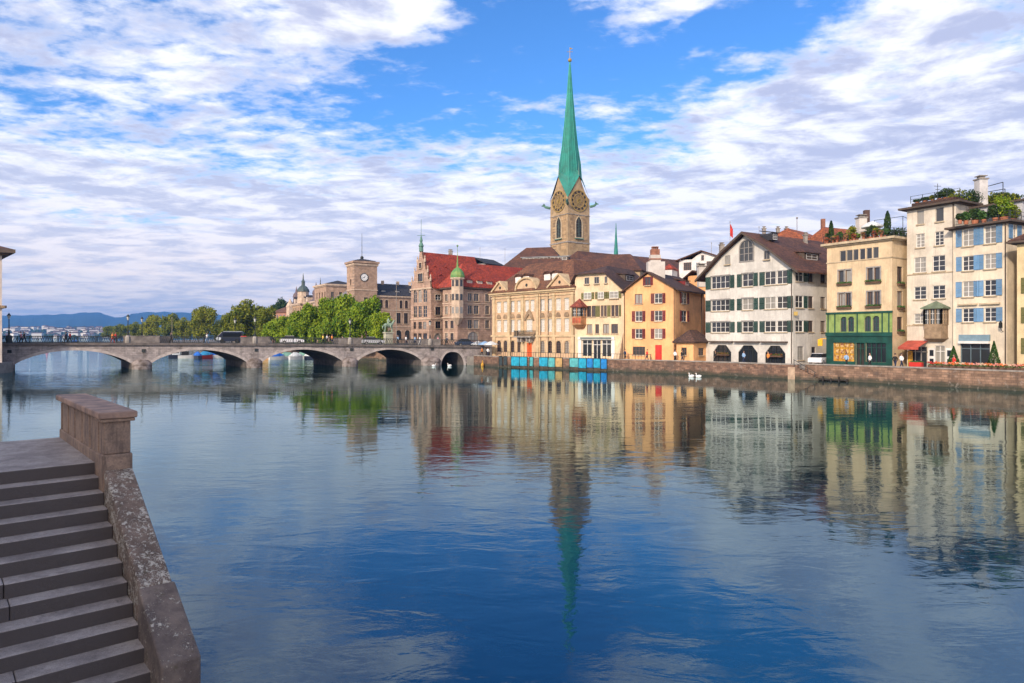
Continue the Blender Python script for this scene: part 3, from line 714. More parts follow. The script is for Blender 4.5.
# lime storey and green shopfront cladding around the openings (thin painted panels)
def clad(b, e, z0, z1, m, name, out=0.05, u0=-0.05, u1=None):
    f = b.f[e]; u1 = f.L+0.05 if u1 is None else u1; hs = [h for h in b.holes[e] if h[2] < z1 and h[3] > z0 and h[0] >= u0-0.1 and h[1] <= u1+0.1]
    us = sorted(set([u0,u1]+[h[0] for h in hs]+[h[1] for h in hs])); mb = MB()
    for i in range(len(us)-1):
        uc = (us[i]+us[i+1])/2; zs = [(z0,z1)]
        for h in hs:
            if h[0] < uc < h[1]:
                nz = []
                for a, c in zs:
                    if h[2] > a: nz.append((a, min(c,h[2])))
                    if h[3] < c: nz.append((max(a,h[3]), c))
                zs = nz
        for a, c in zs:
            if c-a > 0.01: f.boxo(mb, us[i], us[i+1], a, c, 0.002, out)
    return mb.build(name, m, b.root)
clad(b, 0, z_lime0+0.02, z_lime1, LIME, 'lime_panel'); clad(b, 0, SZ, z_lime0, DG, 'shopfront_panel', 0.08)
mb = MB()
for u in (0.12, 1.05, f.L/2-0.15, f.L-1.2, f.L-0.4): f.boxo(mb, u, u+0.14, z_lime0+0.1, z_lime1-0.1, 0.052, 0.10)
f.boxo(mb, -0.1, f.L+0.1, z_lime1-0.12, z_lime1+0.12, 0.003, 0.16)
f.boxo(mb, -0.1, f.L+0.1, z_lime0-0.35, z_lime0+0.12, 0.083, 0.22)
mb.build('pilasters', DG, b.root)
b.cornice(YZ, CREAMTRIM, out=0.55, h=0.28); b.band(0, f.z(830, 263.5), 0.14, 0.08); b.band(1, f.z(830, 263.5), 0.14, 0.08)
# goods in the shop window
mb = MB(); rnd = random.Random(3); r = sh[0]
for i in range(4):
    for j in range(4):
        u = r[0]+0.15+(r[1]-r[0]-0.2)*i/4; z = SZ+0.8+j*0.75; f.boxo(mb, u+0.05, u+0.45, z, z+0.5, -0.205, -0.13)
mb.build('window_display', mat('display_goods', (0.70,0.52,0.22), 0.7, 0.5, 4.0, col2=(0.22,0.06,0.03)), b.root)
mb = MB(); q = f.P(-0.75, hz(347.5,88), 0.3); mb.box(-0.3,-0.08,0.2,0.3,0.08,1.05, Matrix.Translation(q) @ Matrix.Rotation(f.rz,4,'Z'))
mb.box(-0.05,-0.05,1.1,0.85,0.05,1.17, Matrix.Translation(q) @ Matrix.Rotation(f.rz,4,'Z'))
mb.build('hanging_sign', mat('yellow_sign_paint', (0.85,0.45,0.02),0.5), b.root)
YELLOW_HOUSE = b

# --- tall off-white house with the stone oriel
OFFW = STUC('off_white_wall', (0.64,0.57,0.47))
A_ = at(907, 81.5); B_ = at(956, 76.8)
b = Bld('tall_white_house', 'tall off-white six-storey house with a stone oriel and red awning', rect(A_, B_, 13), SZ, hz(202.5,76.8), OFFW)
f = b.f[0]; TZ = b.z1
c12 = [(914,926.1),(932.4,945.4)]
b.win(0, f.row(920, 210.2, 224.2, [(917,924.4),(935.5,943.8)]), 'plain', GREYFR); b.win(0, f.row(920, 233.8, 247.4, [(916,924.8),(934.7,944)]), 'leaded', WHITE)
b.win(0, f.row(920, 257.6, 272.6, c12), 'grid', WHITE); b.win(0, f.row(920, 286.6, 299.3, c12), 'grid', WHITE)
b.win(0, f.row(920, 313.4, 323.8, c12[:1]), 'grid', WHITE)
SL = b.f[3]
r = f.row(915, 346.5, 363, [(908.5,927)])[0]; opening(b, 0, (r[0], r[1], SZ+0.05, r[3]), mull=3, name='shop_window')
r = f.row(933, 345.5, 363, [(934.5,945)])[0]; opening(b, 0, (r[0], r[1], SZ+0.02, r[3]), mull=2, frame=WHITE, name='entrance')
b.walls(); b.cornice(TZ, EAVE, out=0.7, h=0.22); b.band(0, f.z(908, 275.6), 0.12, 0.08); b.band(0, f.z(908, 326), 0.12, 0.08, u1=f.u(926))
mb = MB()
for u in (f.u(929), f.u(946.5)):
    f.boxo(mb, u, u+0.75, SZ, SZ+2.35, 0.01, 0.16)
    o = None
mb.build('door_leaf', WHITE, b.root)
mb = MB()
for u in (f.u(929), f.u(946.5)):
    for z in (SZ+0.4, SZ+1.4): f.boxo(mb, u+0.15, u+0.6, z, z+0.7, 0.162, 0.17)
mb.build('door_glazing', GLASS, b.root)
# oriel
def oriel(b, f, ua, ub, zc0, zb, zw, zt, zr, out, m_body, m_roof, m_panel=None, nwin=3):
    mb = MB(); c = 0.35
    foot = lambda o, e=0: [f.p(ua-e), f.p(ua+c*0.7-e, o), f.p(ub-c*0.7+e, o), f.p(ub+e)]
    mb.prism(foot(out), zb, zw); mb.prism(foot(out), zt-0.2, zt)
    mb.prism(foot(out, 0.08), zw, zw+0.1); mb.prism(foot(out, 0.08), zb-0.12, zb)
    uu = (ua+ub)/2
    P0 = foot(out*0.3); P1 = foot(out)
    P0 = [q.lerp(f.p(uu), 0.35) for q in P0]
    vs = [V3(q, zc0) for q in P0]+[V3(q, zb-0.12) for q in P1]
    mb.add(vs, [(3,2,1,0),(4,5,6,7),(0,1,5,4),(1,2,6,5),(2,3,7,6)])
    # posts
    pts = foot(out)
    for a, c_ in zip(pts, pts[1:]):
        k = nwin if (c_-a).length > 1 else 1
        for i in range(k+1):
            q = a.lerp(c_, i/k); mb.box(q.x-0.07,q.y-0.07,zw+0.1,q.x+0.07,q.y+0.07,zt-0.2)
    o = mb.build('oriel', m_body, b.root)
    g = MB(); pts = [q.lerp(f.p(uu), 0.08) for q in pts]
    og = mat('oriel_glass', (0.07,0.075,0.075), 0.06, 0.2)
    for a, c_ in zip(pts, pts[1:]): g.add([V3(a,zw+0.05), V3(c_,zw+0.05), V3(c_,zt-0.1), V3(a,zt-0.1)], [(0,1,2,3)])
    g.build('pane', og, o)
    g = MB()
    for a, c_ in zip(pts, pts[1:]):
        k = (2*nwin if (c_-a).length > 1 else 2)
        nrm = Vector(((c_-a).y, -(c_-a).x)).normalized()*0.02
        for i in range(1, k): q = a.lerp(c_, i/k)+nrm; g.box(q.x-0.02,q.y-0.02,zw+0.1,q.x+0.02,q.y+0.02,zt-0.2)
        for j in (1,2): z = zw+(zt-zw)*j/3; g.slab([V3(a+nrm*1.5,z),V3(c_+nrm*1.5,z),V3(c_+nrm*0.1,z),V3(a+nrm*0.1,z)],0.04)
    g.build('glazing_bars', WHITE, o)
    r = MB(); P = foot(out+0.3, 0.3); ap = V3(f.p(uu, out*0.2), zr)
    back = [f.p(ua-0.3,0.01), f.p(ub+0.3,0.01)]
    ring = [V3(f.p(ua-0.3,0.02),zt)]+[V3(q,zt) for q in (P[1],P[2])]+[V3(f.p(ub+0.3,0.02),zt)]
    for a, c_ in zip(ring, ring[1:]): r.add([a, c_, ap], [(0,1,2)])
    r.add([ring[0],ring[1],ring[2],ring[3]], [(3,2,1,0)]); r.add([V3(f.p(ua-0.3,0.02),zt-0.12),V3(P[1],zt-0.12),V3(P[2],zt-0.12),V3(f.p(ub+0.3,0.02),zt-0.12)]+ring, [(0,1,5,4),(1,2,6,5),(2,3,7,6),(3,2,1,0)])
    r.build('oriel_roof', m_roof, o)
    if m_panel:
        g = MB(); a, c_ = foot(out)[1:3]; nrm = Vector(((c_-a).y,-(c_-a).x)).normalized()
        for i in range(3):
            p, q = a.lerp(c_, (i+0.12)/3)+nrm*0.03, a.lerp(c_, (i+0.88)/3)+nrm*0.03
            g.add([V3(p,zb+0.15),V3(q,zb+0.15),V3(q,zw-0.12),V3(p,zw-0.12)], [(0,1,2,3)])
        g.build('oriel_panel', m_panel, o)
    return o
STB = mat('brown_sandstone', (0.30,0.21,0.13), 0.85, 0.3, stain=0.3)
oriel(b, f, f.u(926.6), f.u(948), f.z(935,342), f.z(935,337.5), f.z(935,325), f.z(935,308), f.z(935,301), 1.0, STB, mat('weathered_copper', (0.16,0.20,0.13), 0.8, 0.3))
b.downpipe(0, f.L-0.25, EAVE)
OFFWH = b
# --- blue-shutter house
WARMW = STUC('warm_white_wall', (0.70,0.60,0.46))
A_ = at(953, 76.4); B_ = at(1007, 71.4)
b = Bld('blue_shutter_house', 'warm white house with sky blue shutters and a planted roof terrace', rect(A_, B_, 12), SZ, hz(222.0,71.4), WARMW)
f = b.f[0]; s = b.f[1]
for i, (y0,y1) in enumerate(((228.6,246.0),(255.6,270.6),(281.7,296.8),(308.5,322.0))):
    b.win(0, f.row(968, y0, y1, [(962.4,973.6),(984.2,995.8)]), 'grid', WHITE, shut=SH_BLUE, sw=0.62)
b.win(1, s.row(1012, 224.5, 238.5, [(1012.5,1017)]), 'grid', WHITE, shut=SH_BLUE, sw=0.7)
r = f.row(965, 341.5, 363, [(960.4,990)])[0]; opening(b, 0, (r[0], r[1], SZ+0.05, r[3]), mull=3, name='shop_window', frame=mat('blue_grey_paint',(0.12,0.17,0.2),0.5))
b.walls(); b.cornice(b.z1, EAVE, out=0.6, h=0.22)
mb = MB(); f.boxo(mb, r[0]-0.05, r[1]+0.05, r[3]+0.05, r[3]+0.75, 0.003, 0.25); mb.build('awning_box', mat('blue_grey_awning',(0.20,0.30,0.36),0.7), b.root)
mb = MB(); f.boxo(mb, r[0]-0.05, r[1]+0.05, r[3]-0.22, r[3]+0.045, 0.003, 0.4); mb.build('awning_valance', WHITE, b.root)
for u in (f.u(963.5), f.u(985.5)):
    mb = MB(); z = f.z(968, 305.3); f.boxo(mb, u-0.5, u+1.5, z, z+0.16, 0.003, 0.3); mb.build('window_hood', CREAMTRIM, b.root)
LANT = MB(); q = f.P(f.L-0.35, hz(328,72), 0.5); LANT.box(q.x-0.12,q.y-0.12,q.z,q.x+0.12,q.y+0.12,q.z+0.5); LANT.lathe([(0.2,0.5),(0.02,0.75)],6,(q.x,q.y,q.z)); LANT.tube([f.P(f.L-0.35,q.z-0.4,0.0), f.P(f.L-0.35,q.z-0.3,0.3), q], 0.03)
LANT.build('wall_lantern', DARKIRON, b.root)
b.downpipe(0, f.L-0.1, EAVE)
BLUEH = b
# --- neighbour at the right edge
A_ = at(1017, 69.5); B_ = A_-LW*5.5
b = Bld('cream_corner_house', 'cream house cut by the right edge of the photo, with a deep eave', rect(A_, B_, 9), SZ, hz(243.5,69.5), STUC('cream_corner_wall', (0.66,0.52,0.30)))
f = b.f[0]; b.win(0, [(0.9,2.1,z,z+1.6) for z in (3.5,6.6,9.6)], 'cross', WHITE, shut=SH_OLIVE, sw=0.5)
b.walls(); b.cornice(b.z1, EAVE, out=0.7, h=0.2); hip_roof(b.foot, b.z1+0.3, b.z1+2.5, 0.6).build('roof', T_BROWN, b.root)
# lower wing in the lane between them
A_ = at(1008.5, 75.5); B_ = at(1019, 76.5)
b = Bld('lane_house', 'narrow pinkish rendered house filling the lane right of the blue shutters', [A_, B_, B_+Vector((3,7)), A_+Vector((2,7))], SZ, hz(241,76), STUC('pink_beige_wall', (0.52,0.38,0.29)))
b.walls(); hip_roof(b.foot, b.z1, b.z1+1.5, 0.3).build('roof', T_BROWN, b.root)

# --- orange house with dark red shutters
ORW = STUC('orange_wall', (0.78,0.42,0.19))
A_ = at(625, 107); B_ = at(675, 102)
ff = Fac(A_, B_); back = -ff.n
b = Bld('orange_house', 'orange gabled house with dark red shutters and a bright red door', rect(A_, B_, 11.5), SZ, hz(287.5,102), ORW)
f = b.f[0]; s = b.f[1]; ze = b.z1
r1 = f.row(650, 293.4, 303.4, [(634.8,642.6),(654.3,662.2)])
b.win(0, r1[1:], 'cross', WHITE, shut=SH_RED, sw=0.5)
b.win(0, r1[:1], 'single', SH_RED)
for y0,y1 in ((311,321.2),(328.8,338.5)): b.win(0, f.row(650, y0, y1, [(635.2,642.4),(654.3,662.2)]), 'cross', WHITE, shut=SH_RED, sw=0.5)
b.win(0, f.row(640, 346.8, 355, [(632.7,645)]), 'band', BRFR)
for y0,y1 in ((292.6,303.6),(310.2,321.6)): b.win(1, s.row(684, y0, y1, [(681.2,687)]), 'cross', WHITE, shut=SH_RED, sw=0.55)
r = f.row(658, 345.0, 360, [(655.2,661.8)])[0]; r = (r[0], r[1], SZ, r[3]); b.holes[0].append((round(r[0],3), round(r[1],3), SZ+0.001, r[3]))
mb = MB(); f.boxo(mb, r[0], r[1], SZ, r[3], -0.2, -0.08); f.boxo(mb, r[0]+0.12, r[1]-0.12, SZ+1.2, r[3]-0.2, -0.08, -0.05); f.boxo(mb, r[0]+0.12, r[1]-0.12, SZ+0.2, SZ+1.05, -0.08, -0.05)
d_ = mb.build('door', REDP, b.root); mb = MB(); f.boxo(mb, r[1]-0.16, r[1]-0.11, SZ+1.08, SZ+1.13, -0.05, 0.02); mb.build('handle', DARKIRON, d_)
uc = f.u(648); zp = f.z(648, 272.5)
b.gable(0, [(0,ze),(uc,zp-0.2),(f.L,ze)]); b.gable(2, [(0,ze),(f.L-uc,zp-0.2),(f.L,ze)])
b.win(0, f.row(648, 276.8, 285.3, [(645.0,651.0)]), 'single', SH_RED, hole=False, shut=SH_RED, sw=0.3)
b.walls()
k = (zp-ze)/uc
prof_roof(f, [(-0.6,ze-0.35),(uc,zp+0.15),(f.L+0.7,ze-0.35)], 0.5, 12, 0.2).build('roof', T_DARK, b.root)
b.downpipe(0, f.L-0.1, EAVE, ze); b.downpipe(1, s.u(701), EAVE, ze)
dormer(b, s, 7.5, ze+0.5, 1.5, 1.0, -1.2, 2.5, SH_RED, T_DARK, 'shed')
# big white and brick chimney on the ridge
CW = STUC('chimney_plaster', (0.60,0.55,0.50))
q = f.P(uc+0.3, 0, -2.5); CHB = MB(); z0_ = zp-1.2
ztop = hz(248, 107)
CHB.box(q.x-1.5,q.y-0.8,z0_,q.x+1.1,q.y+0.8,z0_+3.0); CHB.box(q.x-1.1,q.y-0.6,z0_+3.0,q.x+0.5,q.y+0.6,ztop-1.2)
o = CHB.build('chimney', CW, b.root)
c2 = MB(); c2.box(q.x-0.95,q.y-0.55,ztop-1.2,q.x+0.35,q.y+0.55,ztop-0.3); c2.box(q.x-1.2,q.y-0.7,ztop-1.95,q.x+0.6,q.y+0.7,ztop-1.75); c2.box(q.x-0.8,q.y-0.45,ztop,q.x+0.2,q.y+0.45,ztop+0.12)
for i in range(4): c2.box(q.x-0.75+i*0.27,q.y-0.35,ztop-0.3,q.x-0.65+i*0.27,q.y+0.35,ztop)
c2.build('chimney_cap', BRICK, o)
q = f.P(f.L+1.0, 0, -8); chimney(b.root, (q.x, q.y), ze+0.5, zp+1.2, 1.2, CW)

# low annex with a hipped roof
A_ = at(676.5, 101.0); B_ = at(693.5, 98.9)
b = Bld('orange_annex', 'low orange annex with a dark brown hipped roof beside the white guild house', rect(A_, B_, 4.2), SZ, hz(341.5,99), ORW)
f = b.f[0]; s = b.f[1]
b.win(0, f.row(683, 347.3, 355, [(681.3,686.8)]), 'cross', BRFR); b.win(1, [(1.3,2.8,SZ+0.9,SZ+2.0)], 'cross', BRFR)
b.walls(); hip_roof(b.foot, b.z1, hz(329.8,101), 0.45, inset=1.6).build('roof', T_DARK, b.root)
# orange piece of house behind
A_ = at(688, 117); B_ = at(707, 114)
b = Bld('rear_orange_house', 'bit of an orange house wedged behind the white guild house gable', rect(A_, B_, 7), SZ, hz(275,115), ORW)
b.walls(); b.f[0]; prof_roof(b.f[0], [(-2.8,b.z1-1.6),(1.2,b.z1+0.9),(b.f[0].L+0.8,b.z1-0.2)], 0.5, 7.5).build('roof', T_DARK, b.root)

# --- cream house with corner oriel
CRW = STUC('cream_wall', (0.72,0.54,0.35))
A_ = at(575, 113); B_ = at(624, 107.6)
f = Fac(A_, B_); ze = hz(288.5, 107.6)
b = Bld('cream_house', 'cream house with olive shutters, corner oriel with red roof and white shopfront', rect(A_, B_, 12), SZ, ze, CRW)
f = b.f[0]; zt = f.z(590, 274)
b.win(0, f.row(594, 305.8, 316.8, [(586.8,591.0),(591.6,595.2),(600.8,603.6),(604.0,606.8),(611.2,614.6),(615.0,618.6)]), 'single', BRFR)
fr_ = f.row(594, 305.8, 316.8, [(595.6,600.2),(607.3,610.8),(618.9,621.2)])
for r in fr_: place('shutter', shutter_mesh(r[1]-r[0], r[3]-r[2], SH_OLIVE), b.root, f.P(r[0], r[2], 0), f.rz)
b.win(0, f.row(594, 324.2, 333.5, [(587,592.4),(595.2,599),(603,608.8),(611.2,618)]), 'single', BRFR)
r = f.row(590, 339.8, 361, [(582.2,592),(593,600.8),(601.8,611.2)])
for i, q in enumerate(r): opening(b, 0, (q[0], q[1], SZ+(0.5 if i != 1 else 0.05), q[3]), mull=2 if i != 1 else 2, frame=WHITE, name=('shop_window','shop_door','shop_window')[i])
b.win(0, f.row(594, 292, 299.0, [(584,591.2),(598,604.2),(609.6,618.4)]), 'cross', WHITE, shut=SH_OLIVE, sw=0.45, hole=False)
b.win(0, f.row(590, 277.3, 284, [(584.6,589.2),(594.4,599.4),(604.7,607.6)]), 'single', GREYFR, hole=False)
u_a = f.u(576.5); u_b = f.u(606)
b.gable(0, [(0,ze),(0,zt-1.0),(u_a,zt),(u_b,zt),(f.L,ze)]); b.gable(2, [(0,ze),(f.L-u_b,zt),(f.L,zt-1),(f.L,ze)])
b.walls()
mb = MB(); f.boxo(mb, r[0][0]-0.7, r[2][1]+0.7, r[0][3]+0.03, r[0][3]+0.5, 0.003, 0.3)
for u in (r[0][0]-0.7, r[2][1]+0.1): f.boxo(mb, u, u+0.6, SZ, r[0][3]+0.025, 0.003, 0.14)
mb.build('shopfront_frame', WHITE, b.root)
mb = MB(); f.boxo(mb, r[0][0]-0.2, r[2][1]+0.2, r[0][3]+0.1, r[0][3]+0.42, 0.302, 0.33); mb.build('shop_fascia', mat('grey_green_paint',(0.14,0.17,0.16),0.6), b.root)
# roof: left slope, right slope and the clipped hip in front
ur = f.u(597); zr = f.z(598, 263.8); up = 4.0
R_ = MB(); o_ = 0.6
PL0 = f.P(-o_, zt-1.4, o_); PL1 = f.P(-o_, zt-1.4, -12.5); PR0 = f.P(f.L+o_, ze-0.5, o_); PR1 = f.P(f.L+o_, ze-0.5, -12.5)
T0 = f.P(u_a, zt+0.1, o_); T1 = f.P(u_b, zt+0.1, o_); RR0 = f.P(ur, zr, -3.5); RR1 = f.P(ur, zr, -12.5)
R_.slab([T0, T1, RR0], 0.18); R_.slab([T1, PR0, PR1, RR1, RR0], 0.18); R_.slab([PL0, T0, RR0, RR1, PL1], 0.18)
R_.build('roof', T_DARK, b.root)
dormer(b, b.f[1], 5.5, ze+1.6, 3.2, 1.0, -1.8, 3.0, EAVE, T_DARK, 'shed')
oriel(b, f, f.u(574.6)+0.02, f.u(586.2), f.z(578,329), f.z(578,324), f.z(578,317.2), f.z(578,307), f.z(578,298.5), 1.2, mat('oriel_orange_paint', (0.42,0.20,0.09), 0.7, 0.3), tile_mat('oriel_roof_tiles', (0.33,0.07,0.04), (0.2,0.05,0.035)), mat('oriel_red_panel', (0.45,0.10,0.045), 0.7, 0.35), 2)
# slanting buttress at the right foot
mb = MB(); u0 = f.L-1.6
vs = [f.P(f.L-0.1,SZ,1.6), f.P(u0-0.5,SZ,0.01), f.P(f.L-0.1,SZ,0.01), f.P(f.L-0.1,6.0,0.01)]
mb.add(vs, [(0,1,3),(0,3,2),(1,2,3),(0,2,1)]); mb.build('buttress', CRW, b.root)

# --- rococo palace
PALW = STUC('ochre_palace_wall', (0.58,0.395,0.245), stain=0.35)
PALT = mat('palace_stone_trim', (0.56,0.42,0.25), 0.8, 0.2, stain=0.3)
A_ = at(492, 129.5); B_ = at(574.5, 113.4)
b = Bld('baroque_palace', 'long ochre baroque palace with pale tall windows, pediments and rust brown roof', rect(A_, B_, 15), SZ, hz(287.5,113.4), PALW)
f = b.f[0]; s = b.f[1]
PANEW = mat('lace_curtain', (0.55,0.52,0.47), 0.35, 0.15, 3.0)
cols = [(497,501),(503.5,507.5),(511,514.6),(517.3,520.6),(540.4,544.6),(548,552.2),(556,560.9),(564.4,569.2)]
up_ = f.row(500, 301.8, 312.6, cols+[(525.2,529),(530.6,534.6)]); lo_ = f.row(500, 320, 332, cols+[(526.4,532.6)])
g0 = GLASS; GLASS = PANEW; WC2 = WCACHE; WCACHE = {}
b.win(0, up_, 'grid', WHITE, sill=False, surround=PALT); b.win(0, lo_, 'tall', WHITE, sill=False, surround=PALT)
GLASS = g0; WCACHE = WC2
gr = f.row(500, 340.5, 351.8, cols)
b.win(0, gr, 'tall', BRFR, sill=False, surround=PALT)
for q in gr: arch_fill(b, 0, q, PALW)
r = f.row(528, 343, 360, [(526.8,531.8)])[0]; r = (r[0], r[1], SZ, r[3]); b.holes[0].append((round(r[0],3), round(r[1],3), SZ+0.001, r[3]))
mb = MB(); f.boxo(mb, r[0], r[1], SZ, r[3], -0.2, -0.1); f.boxo(mb, (r[0]+r[1])/2-0.02, (r[0]+r[1])/2+0.02, SZ, r[3], -0.1, -0.07); mb.build('door', ORP, b.root)
b.walls()
ze = b.z1; zb = f.z(500, 336.8)
b.band(0, zb, 0.3, 0.2, PALT); b.cornice(ze-0.3, PALT, out=0.5, h=0.45)
b.band(0, f.z(500, 299.0), 0.2, 0.14, PALT)
for px in (494.5, 509.3, 523.2, 537.8, 554.2, 572.8):
    mb = MB(); u = f.u(px); f.boxo(mb, u-0.35, u+0.35, SZ, zb-0.01, 0.003, 0.16); f.boxo(mb, u-0.3, u+0.3, zb+0.31, ze-0.75, 0.003, 0.22); f.boxo(mb, u-0.42, u+0.42, ze-1.1, ze-0.8, 0.223, 0.3); mb.build('pilaster', PALT, b.root)
for px in (509.3, 538.9, 546.3, 572.8): b.downpipe(0, f.u(px)+0.55, EAVE, ze-0.4)
for q in lo_[:-1]:
    mb = MB(); uc = (q[0]+q[1])/2; n = 8
    pts = [f.P(uc+0.55*math.cos(math.pi*i/n), q[3]+0.3+0.75*math.sin(math.pi*i/n), 0.14) for i in range(n+1)]
    pb = [f.P(uc+0.55*math.cos(math.pi*i/n), q[3]+0.3+0.75*math.sin(math.pi*i/n), 0.003) for i in range(n+1)]
    m_ = len(pts); mb.add(pts+pb, [tuple(range(m_))]+[(i, m_+i, m_+(i+1)%m_, (i+1)%m_) for i in range(m_)])
    mb.build('window_ornament', STB, b.root)
# big centre cartouche and balcony
mb = MB(); q = lo_[-1]; uc = (q[0]+q[1])/2
pts = [(uc-1.3,q[3]-0.2),(uc-0.5,q[3]+1.3),(uc,q[3]+1.7),(uc+0.5,q[3]+1.3),(uc+1.3,q[3]-0.2),(uc+0.9,q[3]-0.2),(uc,q[3]+0.9),(uc-0.9,q[3]-0.2)]
P1 = [f.P(u,z,0.25) for u,z in pts]; P0 = [f.P(u,z,0.003) for u,z in pts]; mb.add(P1+P0, [tuple(range(7,-1,-1))]+[(i,(i+1)%8,8+(i+1)%8,8+i) for i in range(8)])
mb.build('cartouche', STB, b.root)
ub0, ub1 = f.u(518.8), f.u(535.8); zbal = f.z(527, 337.5)
mb = MB(); f.boxo(mb, ub0, ub1, zbal, zbal+0.25, 0.003, 1.3)
for u in (ub0+0.5, ub1-0.9, (ub0+ub1)/2-0.9,(ub0+ub1)/2+0.6): f.boxo(mb, u, u+0.35, zbal-0.8, zbal-0.003, 0.003, 0.9)
bo = mb.build('balcony', STONEGREY, b.root)
mb = MB(); n = int((ub1-ub0)/0.14)
for i in range(n+1): u = ub0+0.04+(ub1-ub0-0.1)*i/n; f.boxo(mb, u-0.02, u+0.02, zbal+0.25, zbal+1.15, 1.22, 1.26)
f.boxo(mb, ub0, ub1, zbal+1.15, zbal+1.22, 1.19, 1.29)
for u in (ub0, ub1-0.05):
    for j in range(7): f.boxo(mb, u, u+0.04, zbal+0.25, zbal+1.15, 0.1+j*0.16, 0.14+j*0.16)
    f.boxo(mb, u, u+0.05, zbal+1.15, zbal+1.22, 0.05, 1.185)
mb.build('balcony_railing', DARKIRON, bo)
# roof: steep front and left hip up to a nearly flat top
P = offset_poly(b.foot, 0.55); zr = hz(259.0, 119.5); c = sum(b.foot, Vector((0,0)))/4
T = offset_poly(b.foot, -4.6); T[0] = T[0]+ (Fac(b.foot[0],b.foot[1]).d)*0.8
mb = MB(); zE = ze+0.16
for i in range(4):
    j = (i+1)%4; mb.slab([V3(P[i],zE), V3(P[j],zE), V3(T[j],zr), V3(T[i],zr)], 0.2)
m1, m2 = (T[0]+T[3])/2, (T[1]+T[2])/2; m1 = m1.lerp(m2, 0.15); m2 = m2.lerp(m1, 0.15)
for q in ((T[0],T[1],m2,m1),(T[1],T[2],m2),(T[2],T[3],m1,m2),(T[3],T[0],m1)): mb.slab([V3(v, zr+ (0.35 if v in (m1,m2) else 0)) for v in q], 0.15)
mb.build('roof', T_RUST, b.root)
def pediment(b, f, u0, u1, z, h, kind, m, out=0.45):
    n = 10; c = (u0+u1)/2
    outl = [(u0,z),(c,z+h),(u1,z)] if kind == 'tri' else [(c-(u1-u0)/2*math.cos(math.pi*i/n), z+h*math.sin(math.pi*i/n)) for i in range(n+1)]
    mb = MB(); A1 = [f.P(u,zz,out-0.2) for u,zz in outl]; A0 = [f.P(u,zz,-1.8) for u,zz in outl]; k = len(outl)
    mb.add(A1+A0, [tuple(range(k-1,-1,-1)), tuple(range(k,2*k))]+[(i,(i+1)%k,k+(i+1)%k,k+i) for i in range(k)])
    o = mb.build('pediment', m, b.root)
    mb = MB()
    for (ua,za),(ub,zb_) in zip(outl, outl[1:]):
        d = Vector((ub-ua, zb_-za)).normalized(); nn = Vector((-d.y, d.x))*0.28
        q = [(ua-d.x*0.1,za-d.y*0.1),(ub,zb_),(ub+nn.x,zb_+nn.y),(ua-d.x*0.1+nn.x,za-d.y*0.1+nn.y)]
        v1 = [f.P(u,zz,out+0.15) for u,zz in q]; v0 = [f.P(u,zz,-2.0) for u,zz in q]
        mb.add(v1+v0, [(0,1,2,3),(7,6,5,4),(0,4,5,1),(2,6,7,3),(1,5,6,2),(3,7,4,0)])
    mb.build('pediment_moulding', PALT, o)
    mb = MB(); q = f.P(c, z+h*0.42, out-0.2); mb.lathe([(0.28,0),(0.28,0.05)], 10); 
    for i in range(len(mb.v)):
        x,y,zz = mb.v[i]; p = f.P(c+x, z+h*0.42+y, out-0.195+zz); mb.v[i] = tuple(p)
    mb.build('oculus', DARKIRON, o)
pediment(b, f, f.u(494), f.u(508.5), ze+0.2, 1.75, 'tri', PALW); pediment(b, f, f.u(518), f.u(537.5), ze+0.2, 2.0, 'seg', PALW); pediment(b, f, f.u(549.7), f.u(572), ze+0.2, 2.1, 'tri', PALW)
for px, w_ in ((514,1.5),(522,1.5),(543,1.5),(551,1.5)): dormer(b, f, f.u(px), ze+1.3, w_, 1.5, -1.0, 2.5, WHITE, T_BROWN, 'arch')

# --- church: choir roof, nave and the copper-spired tower
CHW = block_mat('church_sandstone', (0.42,0.29,0.16), (0.25,0.18,0.11), 0.8, 0.4, axis=0.57, stain=0.3, var=0.3)
CHL = mat('church_buff_stone', (0.38,0.27,0.155), 0.85, 0.25, 0.6, stain=0.3)
LW2 = Vector((-0.56,0.83)).normalized(); RW2 = Vector((0.83,0.56)).normalized()
CT = empty('minster_church', (17.0, 190, SZ), 'sandstone minster church with a slender green copper spire and clock faces', 'church')
C0 = at(567.7, 184.5); S_ = 7.7
foot = [C0+LW2*S_, C0, C0+RW2*S_, C0+RW2*S_+LW2*S_]
tz = lambda y: hz(y, 187)
ZC, ZP = tz(198), tz(174.5)
mb = MB(); mb.prism(foot, SZ, ZC); tw = mb.build('tower', CHL, CT)
